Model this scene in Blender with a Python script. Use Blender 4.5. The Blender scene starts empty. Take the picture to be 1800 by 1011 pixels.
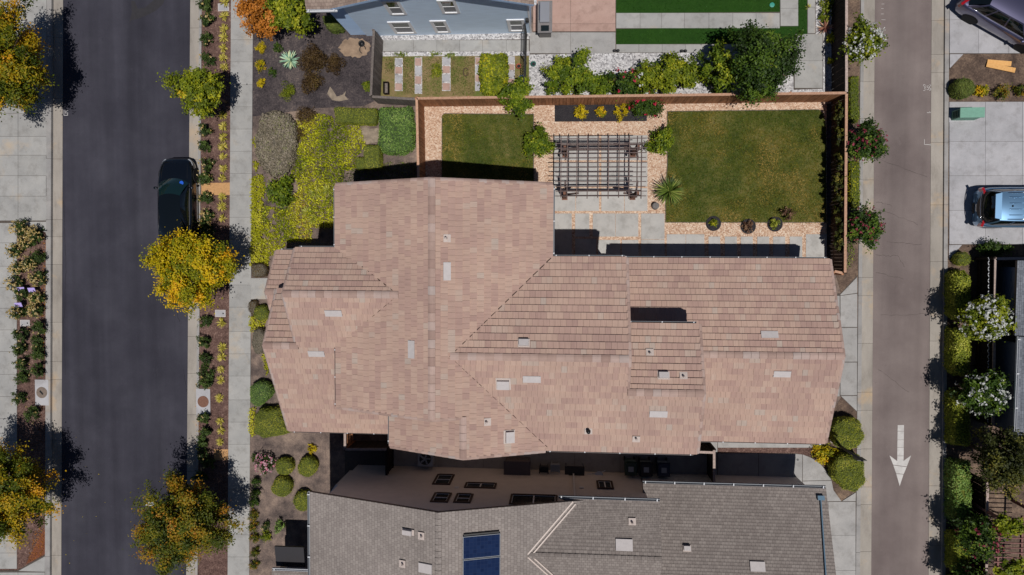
import bpy, math, random
import numpy as np
from mathutils import Vector, Matrix

# ------------------------------------------------------------------ camera, sky, sun, exposure
scene = bpy.context.scene
C = bpy.context.collection
H = 35.3                       # drone height above the ground, metres
FPX = 1200.0                   # focal length in photo pixels (24 mm on a 36 mm frame)
_n = Vector(((985 - 900) / FPX, (505.5 - 455) / FPX, -1.0)).normalized()
_a = Vector((1, -0.005, 0))
_ex = (_a - _a.dot(_n) * _n).normalized()
_ez = -_n
_ey = _ez.cross(_ex)
ROT = Matrix((_ex, _ey, _ez))
cam_data = bpy.data.cameras.new('camera')
cam = bpy.data.objects.new('camera', cam_data)
C.objects.link(cam)
cam_data.sensor_width = 36.0
cam_data.sensor_fit = 'HORIZONTAL'
cam_data.lens = 24.0
cam_data.clip_start = 0.5
cam_data.clip_end = 3000
cam.matrix_world = Matrix.Translation((0, 0, H)) @ ROT.to_4x4()
scene.camera = cam

SUN_TRAVEL = Vector((-0.156, 0.232, -1.0)).normalized()
elev = math.asin(-SUN_TRAVEL.z)
world = bpy.data.worlds.new('World')
scene.world = world
world.use_nodes = True
wn = world.node_tree
wn.nodes.clear()
sky = wn.nodes.new('ShaderNodeTexSky')
sky.sky_type = 'NISHITA'
sky.sun_disc = False
sky.sun_elevation = elev
sky.sun_rotation = math.atan2(-SUN_TRAVEL.x, -SUN_TRAVEL.y)
sky.air_density = 0.6
sky.dust_density = 0.0
sky.altitude = 2500
bg = wn.nodes.new('ShaderNodeBackground')
bg.inputs['Strength'].default_value = 0.05
wo = wn.nodes.new('ShaderNodeOutputWorld')
wn.links.new(sky.outputs[0], bg.inputs[0])
wn.links.new(bg.outputs[0], wo.inputs[0])

sun_data = bpy.data.lights.new('sun', 'SUN')
sun_data.energy = 3.35
sun_data.angle = math.radians(0.53)
sun_data.color = (1.0, 0.965, 0.925)
sun = bpy.data.objects.new('sun', sun_data)
C.objects.link(sun)
sun.location = (20, -30, 90)
sun.rotation_euler = SUN_TRAVEL.to_track_quat('-Z', 'Y').to_euler()

scene.view_settings.view_transform = 'Standard'
scene.view_settings.look = 'None'
scene.view_settings.exposure = 0.0
scene.view_settings.gamma = 1.0
scene.view_settings.use_curve_mapping = False
scene.render.engine = 'CYCLES'
scene.cycles.max_bounces = 6
scene.cycles.diffuse_bounces = 3
scene.cycles.transparent_max_bounces = 4

# ------------------------------------------------------------------ survey: photo pixel + real height -> metres
def P(px, py, z=0.0):
    d = ROT @ Vector(((px - 900) / FPX, (505.5 - py) / FPX, -1.0))
    t = (z - H) / d.z
    return (t * d.x, t * d.y)
def P3(px, py, z=0.0):
    x, y = P(px, py, z)
    return Vector((x, y, z))
def SC(z=0.0):                  # pixels per metre at height z (mean over the frame)
    return FPX / (H - z)

# ------------------------------------------------------------------ colours and materials
def s2l(c):
    c = c / 255.0
    return c / 12.92 if c <= 0.04045 else ((c + 0.055) / 1.055) ** 2.4
def rgb(r, g, b):
    return (s2l(r), s2l(g), s2l(b), 1.0)
MATS = {}
def _nodes(name):
    m = bpy.data.materials.new(name)
    m.use_nodes = True
    nt = m.node_tree
    nt.nodes.clear()
    out = nt.nodes.new('ShaderNodeOutputMaterial')
    MATS[name] = m
    return m, nt, out
def N(nt, t, **kw):
    n = nt.nodes.new(t)
    for k, v in kw.items():
        if k in n.inputs:
            n.inputs[k].default_value = v
        else:
            setattr(n, k, v)
    return n
def ramp(nt, stops, fac, interp='LINEAR'):
    r = nt.nodes.new('ShaderNodeValToRGB')
    e = r.color_ramp.elements
    r.color_ramp.interpolation = interp
    while len(e) < len(stops):
        e.new(0.5)
    for i, (p, c) in enumerate(stops):
        e[i].position = p
        e[i].color = c
    nt.links.new(fac, r.inputs[0])
    return r.outputs[0]
def noise(nt, scale, detail=4, rough=0.55, vec=None, stretch=None):
    n = N(nt, 'ShaderNodeTexNoise', Scale=scale, Detail=detail, Roughness=rough)
    if vec is not None:
        if stretch:
            mp = N(nt, 'ShaderNodeMapping', Scale=stretch)
            nt.links.new(vec, mp.inputs[0])
            vec = mp.outputs[0]
        nt.links.new(vec, n.inputs['Vector'])
    return n.outputs[0]
def mixc(nt, fac, a, b, blend='MIX'):
    m = nt.nodes.new('ShaderNodeMix')
    m.data_type = 'RGBA'
    m.blend_type = blend
    for sock, v in ((m.inputs[0], fac), (m.inputs[6], a), (m.inputs[7], b)):
        if isinstance(v, (int, float)):
            sock.default_value = v
        elif isinstance(v, tuple):
            sock.default_value = v
        else:
            nt.links.new(v, sock)
    return m.outputs[2]
def bump(nt, h, strength=0.4, dist=0.02):
    b = N(nt, 'ShaderNodeBump', Strength=strength, Distance=dist)
    nt.links.new(h, b.inputs['Height'])
    return b.outputs[0]
def coord(nt, kind='Object'):
    return nt.nodes.new('ShaderNodeTexCoord').outputs[kind]
def wpos(nt):
    return nt.nodes.new('ShaderNodeNewGeometry').outputs['Position']
def plain(name, col, rough=0.6, metal=0.0, coat=0.0, var=0.0, scale=6.0, spec=0.5, bmp=0.0):
    if name in MATS:
        return MATS[name]
    m, nt, out = _nodes(name)
    p = N(nt, 'ShaderNodeBsdfPrincipled', Roughness=rough, Metallic=metal)
    p.inputs['Coat Weight'].default_value = coat
    p.inputs['Coat Roughness'].default_value = 0.04
    p.inputs['Specular IOR Level'].default_value = spec
    p.inputs['Base Color'].default_value = col
    if var > 0:
        f = noise(nt, scale, 5, 0.6, wpos(nt))
        c = ramp(nt, [(0.3, tuple(v * (1 - var) for v in col[:3]) + (1,)), (0.7, tuple(min(1, v * (1 + var)) for v in col[:3]) + (1,))], f)
        nt.links.new(c, p.inputs['Base Color'])
    if bmp > 0:
        nt.links.new(bump(nt, noise(nt, 60, 3, 0.6, wpos(nt)), bmp, 0.01), p.inputs['Normal'])
    nt.links.new(p.outputs[0], out.inputs[0])
    return m
def ground_mat(name, stops, big=0.35, mid=2.5, fine=25.0, bmp=0.5, rough=0.95, weights=(0.4, 0.3, 0.3), bdist=0.02, fine2=None):
    m, nt, out = _nodes(name)
    p = N(nt, 'ShaderNodeBsdfPrincipled', Roughness=rough)
    p.inputs['Specular IOR Level'].default_value = 0.2
    v = wpos(nt)
    a, b, c = noise(nt, big, 4, 0.6, v), noise(nt, mid, 5, 0.65, v), noise(nt, fine, 4, 0.7, v)
    def mul(x, k):
        q = N(nt, 'ShaderNodeMath', operation='MULTIPLY')
        nt.links.new(x, q.inputs[0]); q.inputs[1].default_value = k
        return q.outputs[0]
    def add(x, y):
        q = N(nt, 'ShaderNodeMath', operation='ADD')
        nt.links.new(x, q.inputs[0]); nt.links.new(y, q.inputs[1])
        return q.outputs[0]
    f = add(add(mul(a, weights[0]), mul(b, weights[1])), mul(c, weights[2]))
    nt.links.new(ramp(nt, stops, f), p.inputs['Base Color'])
    nt.links.new(bump(nt, c, bmp, bdist), p.inputs['Normal'])
    nt.links.new(p.outputs[0], out.inputs[0])
    return m
def stone_mat(name, stops, scale=18.0, bmp=0.9, jitter=0.3):
    """loose stones: one colour for each Voronoi cell, cell relief"""
    m, nt, out = _nodes(name)
    p = N(nt, 'ShaderNodeBsdfPrincipled', Roughness=0.85)
    v = wpos(nt)
    vo = N(nt, 'ShaderNodeTexVoronoi', Scale=scale)
    nt.links.new(v, vo.inputs['Vector'])
    sp = nt.nodes.new('ShaderNodeSeparateColor')
    nt.links.new(vo.outputs['Color'], sp.inputs[0])
    c = ramp(nt, stops, sp.outputs[0])
    big = noise(nt, 0.7, 4, 0.6, v)
    c2 = mixc(nt, ramp(nt, [(0.35, (0, 0, 0, 1)), (0.75, (jitter, jitter, jitter, 1))], big), c, (0.5, 0.42, 0.36, 1.0), 'MULTIPLY')
    nt.links.new(c2, p.inputs['Base Color'])
    b = N(nt, 'ShaderNodeBump', Strength=bmp, Distance=0.03, invert=True)
    nt.links.new(vo.outputs['Distance'], b.inputs['Height'])
    nt.links.new(b.outputs[0], p.inputs['Normal'])
    nt.links.new(p.outputs[0], out.inputs[0])
    return m
def leaf_mat(name, stops, trans=0.25, rough=0.55, gain=1.75):
    stops = [(p, tuple(min(0.8, v*gain) for v in c[:3]) + (1,)) for p, c in stops]
    m, nt, out = _nodes(name)
    at = N(nt, 'ShaderNodeAttribute', attribute_name='tint')
    c = ramp(nt, stops, at.outputs['Fac'])
    p = N(nt, 'ShaderNodeBsdfPrincipled', Roughness=rough)
    p.inputs['Specular IOR Level'].default_value = 0.25
    nt.links.new(c, p.inputs['Base Color'])
    t = nt.nodes.new('ShaderNodeBsdfTranslucent')
    nt.links.new(c, t.inputs['Color'])
    mx = N(nt, 'ShaderNodeMixShader')
    mx.inputs[0].default_value = trans
    nt.links.new(p.outputs[0], mx.inputs[1]); nt.links.new(t.outputs[0], mx.inputs[2])
    nt.links.new(mx.outputs[0], out.inputs[0])
    return m
def concrete_mat(name, a, b, stain=None, rough=0.85, stretch=None):
    m, nt, out = _nodes(name)
    p = N(nt, 'ShaderNodeBsdfPrincipled', Roughness=rough)
    p.inputs['Specular IOR Level'].default_value = 0.3
    v = wpos(nt)
    oi = nt.nodes.new('ShaderNodeObjectInfo')
    c = ramp(nt, [(0.3, a), (0.72, b)], noise(nt, 0.9, 6, 0.62, v, stretch))
    fine = noise(nt, 30, 3, 0.7, v)
    c = mixc(nt, 0.25, c, ramp(nt, [(0.3, (0.55, 0.55, 0.55, 1)), (0.7, (1, 1, 1, 1))], fine), 'MULTIPLY')
    tone = ramp(nt, [(0.0, (0.88, 0.88, 0.88, 1)), (1.0, (1.0, 1.0, 1.0, 1))], oi.outputs['Random'])
    c = mixc(nt, 1.0, c, tone, 'MULTIPLY')
    dirt = noise(nt, 1.7, 6, 0.7, v, stretch)
    c = mixc(nt, 1.0, c, ramp(nt, [(0.34, (0.80, 0.79, 0.78, 1)), (0.5, (1, 1, 1, 1)), (0.7, (1.04, 1.04, 1.04, 1))], dirt), 'MULTIPLY')
    if stain:
        sf = ramp(nt, [(0.56, (0, 0, 0, 1)), (0.72, (0.6, 0.6, 0.6, 1))], noise(nt, 0.55, 5, 0.65, v))
        c = mixc(nt, sf, c, stain)
    nt.links.new(c, p.inputs['Base Color'])
    nt.links.new(bump(nt, fine, 0.15, 0.005), p.inputs['Normal'])
    nt.links.new(p.outputs[0], out.inputs[0])
    return m

# ------------------------------------------------------------------ mesh building
class MB:
    def __init__(s):
        s.v = []; s.f = []
    def add(s, vs, fs):
        o = len(s.v)
        s.v.extend([tuple(q) for q in vs])
        s.f.extend([tuple(i + o for i in f) for f in fs])
        return s
    def box(s, x0, y0, z0, x1, y1, z1):
        x0, x1 = min(x0, x1), max(x0, x1); y0, y1 = min(y0, y1), max(y0, y1); z0, z1 = min(z0, z1), max(z0, z1)
        return s.add([(x0,y0,z0),(x1,y0,z0),(x1,y1,z0),(x0,y1,z0),(x0,y0,z1),(x1,y0,z1),(x1,y1,z1),(x0,y1,z1)],
              [(3,2,1,0),(4,5,6,7),(0,1,5,4),(1,2,6,5),(2,3,7,6),(3,0,4,7)])
    def obox(s, c, ax, ay, az, hx, hy, hz):
        c = Vector(c); ax = Vector(ax).normalized() * hx; ay = Vector(ay).normalized() * hy; az = Vector(az).normalized() * hz
        vs = [c + sx*ax + sy*ay + sz*az for sz in (-1,1) for (sx,sy) in ((-1,-1),(1,-1),(1,1),(-1,1))]
        return s.add(vs, [(3,2,1,0),(4,5,6,7),(0,1,5,4),(1,2,6,5),(2,3,7,6),(3,0,4,7)])
    def bar(s, p, q, w, h):
        """square bar from p to q, w wide, h deep"""
        p = Vector(p); q = Vector(q); d = (q - p)
        L = d.length; d.normalize()
        side = d.cross(Vector((0,0,1)))
        if side.length < 1e-3: side = Vector((1,0,0))
        side.normalize(); up = side.cross(d)
        return s.obox((p+q)/2, d, side, up, L/2, w/2, h/2)
    def prism(s, poly, z0, z1):
        n = len(poly)
        a = 0
        for i in range(n):
            x0, y0 = poly[i][:2]; x1, y1 = poly[(i+1) % n][:2]
            a += x0*y1 - x1*y0
        if a < 0: poly = poly[::-1]
        vs = [(p[0], p[1], z0) for p in poly] + [(p[0], p[1], z1) for p in poly]
        fs = [tuple(range(n-1, -1, -1)), tuple(range(n, 2*n))]
        fs += [(i, (i+1) % n, n + (i+1) % n, n + i) for i in range(n)]
        return s.add(vs, fs)
    def tube(s, pts, rad, n=8, cap=True):
        pts = [Vector(p) for p in pts]
        rads = rad if isinstance(rad, (list, tuple)) else [rad] * len(pts)
        vs, fs = [], []
        for i, p in enumerate(pts):
            d = (pts[min(i+1, len(pts)-1)] - pts[max(i-1, 0)]).normalized()
            u = d.cross(Vector((0.13, 0.31, 1)) if abs(d.z) < 0.98 else Vector((1, 0.2, 0))).normalized(); w = d.cross(u)
            for k in range(n):
                a = 2*math.pi*k/n
                vs.append(p + rads[i]*(math.cos(a)*u + math.sin(a)*w))
        for i in range(len(pts)-1):
            for k in range(n):
                fs.append((i*n+k, i*n+(k+1) % n, (i+1)*n+(k+1) % n, (i+1)*n+k))
        if cap:
            fs.append(tuple(range(n-1, -1, -1))); fs.append(tuple(range((len(pts)-1)*n, len(pts)*n)))
        return s.add(vs, fs)
    def lathe(s, prof, c=(0,0,0), n=16):
        vs, fs = [], []
        for r, z in prof:
            for k in range(n):
                a = 2*math.pi*k/n
                vs.append((c[0]+r*math.cos(a), c[1]+r*math.sin(a), c[2]+z))
        for i in range(len(prof)-1):
            for k in range(n):
                fs.append((i*n+k, i*n+(k+1) % n, (i+1)*n+(k+1) % n, (i+1)*n+k))
        fs.append(tuple(range(n-1, -1, -1))); fs.append(tuple(range((len(prof)-1)*n, len(prof)*n)))
        return s.add(vs, fs)
    def mesh(s, name, smooth=False):
        me = bpy.data.meshes.new(name)
        me.from_pydata(s.v, [], s.f)
        if smooth:
            me.polygons.foreach_set('use_smooth', [True]*len(me.polygons))
        me.update()
        return me

def link(name, me, mat=None, parent=None, loc=None, rot=None, scl=None):
    o = bpy.data.objects.new(name, me)
    C.objects.link(o)
    if mat is not None and me is not None and not me.materials:
        me.materials.append(MATS[mat] if isinstance(mat, str) else mat)
    if loc is not None: o.location = loc
    if rot is not None: o.rotation_euler = rot
    if scl is not None: o.scale = scl
    if parent is not None:
        o.parent = parent
        if 'wl' in parent:      # children are modelled in world coordinates
            l = parent['wl']
            o.matrix_parent_inverse = Matrix.Translation((-l[0], -l[1], -l[2]))
    return o
def tag(o, label, cat=None, group=None, kind=None):
    if label: o['label'] = label
    if cat: o['category'] = cat
    if group: o['group'] = group
    if kind: o['kind'] = kind
    return o
def thing(name, label, cat, loc=(0,0,0), group=None, rotz=0, local=False, kind=None):
    """Empty at the base of a thing; parts are given in world coordinates unless local"""
    o = bpy.data.objects.new(name, None)
    C.objects.link(o)
    o.empty_display_size = 0.2
    o.location = loc
    o.rotation_euler = (0, 0, rotz)
    if not local: o['wl'] = (loc[0], loc[1], loc[2])
    return tag(o, label, cat, group, kind)
def part(parent, name, mb, mat, smooth=False, kind=None, label=None, loc=None):
    o = link(name, mb.mesh(name, smooth) if isinstance(mb, MB) else mb, mat, parent, loc)
    if kind: o['kind'] = kind
    if label: o['label'] = label
    return o
def sheet(name, pts, z, mat, thick=0.12, kind='structure', parent=None, label=None, px=True):
    poly = [P(x, y, 0) for x, y in pts] if px else pts
    o = link(name, MB().prism(poly, z - thick, z).mesh(name), mat, parent)
    if parent is None and kind: o['kind'] = kind
    if label: o['label'] = label
    return o
def inset(poly, g):
    cx = sum(p[0] for p in poly)/len(poly); cy = sum(p[1] for p in poly)/len(poly)
    out = []
    for x, y in poly:
        out.append((x - math.copysign(min(g, abs(x-cx)), x-cx), y - math.copysign(min(g, abs(y-cy)), y-cy)))
    return out
def slabs(parent, xs, ys, z, mat, gap=0.012, thick=0.1, name='slab', lean=0.0):
    """grid of separate slabs, xs/ys cuts in photo pixels; xs may be functions of y"""
    X = lambda x, y: x(y) if callable(x) else x + lean*(y)
    for j in range(len(ys)-1):
        for i in range(len(xs)-1):
            q = [P(X(xs[i], ys[j]), ys[j]), P(X(xs[i+1], ys[j]), ys[j]), P(X(xs[i+1], ys[j+1]), ys[j+1]), P(X(xs[i], ys[j+1]), ys[j+1])]
            dz = ((i*7 + j*13) % 5) * 0.0007
            part(parent, name, MB().prism(inset(q, gap), z - thick, z + dz), mat)

# ------------------------------------------------------------------ foliage
def raw_mesh(name, V, Fn, corners, tint=None):
    """V (n,3) float, faces of equal corner count laid out consecutively"""
    me = bpy.data.meshes.new(name)
    nv = len(V); nf = Fn
    me.vertices.add(nv)
    me.vertices.foreach_set('co', np.ascontiguousarray(V, dtype=np.float32).ravel())
    me.loops.add(nf*corners)
    me.loops.foreach_set('vertex_index', np.arange(nf*corners, dtype=np.int32))
    me.polygons.add(nf)
    me.polygons.foreach_set('loop_start', np.arange(0, nf*corners, corners, dtype=np.int32))
    if tint is not None:
        a = me.attributes.new('tint', 'FLOAT', 'POINT')
        a.data.foreach_set('value', np.repeat(tint, corners).astype(np.float32))
    me.update(calc_edges=True)
    return me
def unit(v):
    return v/np.maximum(np.linalg.norm(v, axis=1, keepdims=True), 1e-9)
def leaf_quads(pos, nrm, L, W, rng, tint, name='foliage', tang=None):
    n = len(pos)
    if tang is None: tang = rng.normal(size=(n, 3))
    t = unit(tang - (tang*nrm).sum(1, keepdims=True)*nrm)
    b = np.cross(nrm, t)
    l = (L*rng.uniform(0.65, 1.35, n))[:, None]; w = (W*rng.uniform(0.65, 1.35, n))[:, None]
    V = np.empty((n, 4, 3))
    V[:, 0] = pos - t*l*0.5
    V[:, 1] = pos + b*w*0.5 + nrm*w*0.12
    V[:, 2] = pos + t*l*0.5 - nrm*l*0.1
    V[:, 3] = pos - b*w*0.5 + nrm*w*0.12
    return raw_mesh(name, V.reshape(-1, 3), n, 4, tint)
def leaves(blobs, n, L, W, seed, up=0.9, shell=0.65, spread=0.6, zmin=0.02, tintmix=0.55):
    rng = np.random.default_rng(seed)
    B = np.array(blobs, float)
    w = (B[:, 3]*B[:, 4] + B[:, 3]*B[:, 5] + B[:, 4]*B[:, 5]); w /= w.sum()
    bi = rng.choice(len(B), n, p=w)
    d = unit(rng.normal(size=(n, 3)))
    r = (shell + (1-shell)*rng.uniform(0, 1, n))[:, None]
    pos = B[bi, :3] + d*B[bi, 3:6]*r
    bt = rng.uniform(0, 1, len(B))
    tint = tintmix*bt[bi] + (1-tintmix)*rng.uniform(0, 1, n)
    keep = pos[:, 2] > zmin
    pos, d, tint = pos[keep], d[keep], tint[keep]
    nrm = unit(d + spread*rng.normal(size=pos.shape) + np.array([0, 0, up]))
    return leaf_quads(pos, nrm, L, W, rng, tint)
def vnoise(x, y, seed, freq):
    """smooth value noise in numpy, 0..1"""
    rng = np.random.default_rng(seed)
    tab = rng.uniform(0, 1, (64, 64))
    def one(x, y):
        xi, yi = np.floor(x).astype(int), np.floor(y).astype(int)
        fx, fy = x-xi, y-yi
        fx, fy = fx*fx*(3-2*fx), fy*fy*(3-2*fy)
        g = lambda i, j: tab[i % 64, j % 64]
        return (g(xi, yi)*(1-fx) + g(xi+1, yi)*fx)*(1-fy) + (g(xi, yi+1)*(1-fx) + g(xi+1, yi+1)*fx)*fy
    return np.clip((0.5*one(x*freq, y*freq) + 0.3*one(x*freq*2.3+7, y*freq*2.3+3) + 0.2*one(x*freq*5.1+11, y*freq*5.1+5) - 0.5)*1.6 + 0.5, 0, 1)
def sprays(c, r, n, k, rs, L, seed, up=0.9, inner=0.3, tintmix=0.72, name='crown'):
    """crown of k leafy sprays: each a short twig from inside outwards, leaves scattered round it"""
    rng = np.random.default_rng(seed)
    c = np.array(c, float); r = np.array(r, float)
    d = unit(rng.normal(size=(k, 3)) + np.array([0, 0, 0.25]))
    lob = 1 + 0.16*np.sin(3*np.arctan2(d[:, 1], d[:, 0]) + seed) + 0.10*np.sin(5*np.arctan2(d[:, 1], d[:, 0]) + 2*seed)
    f = rng.uniform(inner, 1.0, k)**0.6*lob
    f[rng.uniform(0, 1, k) < 0.06] *= 1.16
    tip = c + d*r*f[:, None]
    root = c + d*r*(f*0.62)[:, None] - np.array([0, 0, 0.1])
    w = rng.uniform(0.5, 1.5, k); w /= w.sum()
    bi = rng.choice(k, n, p=w)
    u = rng.uniform(0, 1, n)**0.7
    pos = root[bi] + (tip-root)[bi]*u[:, None] + rng.normal(size=(n, 3))*rs*np.array([1, 1, 0.7])*(0.35 + 0.3*rng.uniform(0, 1, (n, 1)))
    bt = rng.uniform(0, 1, k)
    tint = np.clip(tintmix*bt[bi] + (1-tintmix)*rng.uniform(0, 1, n), 0, 1)
    keep = pos[:, 2] > 0.05
    pos, tint, bi = pos[keep], tint[keep], bi[keep]
    nrm = unit(d[bi]*0.7 + 0.65*rng.normal(size=pos.shape) + np.array([0, 0, up]))
    return leaf_quads(pos, nrm, L, L*0.6, rng, tint, name)
def clumps(c, r, k, rs, seed, inner=0.35, flat=1.0):
    """k foliage clumps spread through an ellipsoid: centre c, radii r, clump radius rs"""
    rng = random.Random(seed)
    out = [(c[0], c[1], c[2], r[0]*0.6, r[1]*0.6, r[2]*0.6)]
    for i in range(k):
        a = rng.uniform(0, 2*math.pi); z = rng.uniform(-0.75, 1.0); q = math.sqrt(max(0, 1-z*z))
        f = rng.uniform(inner, 0.95)
        s = rs*rng.uniform(0.6, 1.35)
        out.append((c[0]+r[0]*f*q*math.cos(a), c[1]+r[1]*f*q*math.sin(a), c[2]+r[2]*f*z, s, s, s*flat*rng.uniform(0.7, 1.0)))
    return out
def branches(mb, base, crown_c, crown_r, rt, k, seed, n=6):
    rng = random.Random(seed)
    b = Vector(base); c = Vector(crown_c)
    fork = b.lerp(c, 0.55)
    mb.tube([b - Vector((0,0,0.1)), b.lerp(fork, 0.4) + Vector((rng.uniform(-.05,.05), rng.uniform(-.05,.05), 0)), fork, c], [rt*1.35, rt, rt*0.8, rt*0.35], n)
    for i in range(k):
        a = 2*math.pi*(i + rng.uniform(-.3,.3))/k
        z = rng.uniform(-0.3, 0.8)
        tip = c + Vector((crown_r[0]*0.8*math.cos(a)*math.sqrt(1-z*z), crown_r[1]*0.8*math.sin(a)*math.sqrt(1-z*z), crown_r[2]*0.8*z))
        st = b.lerp(c, rng.uniform(0.45, 0.8))
        mid = st.lerp(tip, 0.5) + Vector((0, 0, rng.uniform(0.0, 0.25)))
        mb.tube([st, mid, tip], [rt*0.5, rt*0.32, rt*0.1], 5)
    return mb
def tree(name, label, cat, px, py, hc, rpx, rz, leafm, nleaf, L, seed, k=34, rs=0.55, barkm='bark', trunk_r=0.09, group=None, inner=0.35, flower=None, ry=1.0, up=0.9):
    """crown centre seen at (px,py) at height hc, crown radius in photo pixels"""
    x, y = P(px, py, hc)
    r = rpx/SC(hc)
    t = thing(name, label, cat, (x, y, 0), group)
    c = (x, y, hc); R = (r, r*ry, rz)
    part(t, 'trunk', branches(MB(), (x, y, 0), c, R, trunk_r, 9, seed), barkm, True)
    link('crown', sprays(c, R, nleaf, k, rs, L, seed, up, inner), leafm, t)
    if flower:
        fm, fn, fs = flower
        rng = np.random.default_rng(seed+5)
        d = unit(rng.normal(size=(fn, 3)) + np.array([0, 0, 0.9]))
        pos = np.array(c) + d*np.array(R)*rng.uniform(0.86, 1.06, (fn, 1))
        V, T = [], []
        q = 7
        p2 = np.repeat(pos, q, 0) + rng.normal(size=(fn*q, 3))*fs*0.42
        nr = unit(np.repeat(d, q, 0) + 0.6*rng.normal(size=(fn*q, 3)))
        link('blossom_clusters', leaf_quads(p2, nr, fs, fs*0.8, rng, rng.uniform(0, 1, fn*q)), fm, t)['kind'] = 'stuff'
    return t
def shrub(name, label, cat, px, py, rpx, h, leafm, n, L, seed, ry=1.0, k=14, rs=None, flower=None, stemm='bark', group=None, up=0.9, aspect=0.6, rot=0.0, spread=0.6, low=0.45, tintmix=0.55):
    """low bush: seen centre (px,py) at half height, pixel radius rpx (x) and rpx*ry (y)"""
    zc = h*low
    x, y = P(px, py, zc)
    r = rpx/SC(zc)
    t = thing(name, label, cat, (x, y, 0), group)
    R = (r, r*ry, h*(1-low))
    rs = rs or r*0.42
    if aspect > 0.45:
        fol = sprays((x, y, zc), R, n, max(18, k*2), rs*0.6, L, seed, up, 0.3, tintmix, 'foliage')
    else:
        bl = clumps((x, y, zc), (R[0]*0.85, R[1]*0.85, R[2]*0.85), k, rs, seed)
        fol = leaves(bl, n, L, L*aspect, seed, up=up, spread=spread, tintmix=tintmix)
    link('foliage', fol, leafm, t)
    st = MB(); rng = random.Random(seed)
    for i in range(4):
        a = rng.uniform(0, 6.28)
        st.tube([(x, y, -0.05), (x + r*0.3*math.cos(a), y + r*ry*0.3*math.sin(a), h*0.45), (x + r*0.6*math.cos(a), y + r*ry*0.6*math.sin(a), h*0.8)], [0.02, 0.014, 0.006], 5)
    part(t, 'stem', st, stemm, True)
    if flower:
        fm, fn, fs = flower
        g = np.random.default_rng(seed+5)
        d = unit(g.normal(size=(fn, 3)) + np.array([0, 0, 1.0]))
        pos = np.array((x, y, zc)) + d*np.array(R)*g.uniform(0.9, 1.1, (fn, 1))
        q = 6
        p2 = np.repeat(pos, q, 0) + g.normal(size=(fn*q, 3))*fs*0.35
        nr = unit(np.repeat(d, q, 0) + 0.6*g.normal(size=(fn*q, 3)))
        link('blossoms', leaf_quads(p2, nr, fs, fs*0.8, g, g.uniform(0, 1, fn*q)), fm, t)['kind'] = 'stuff'
    return t
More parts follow.
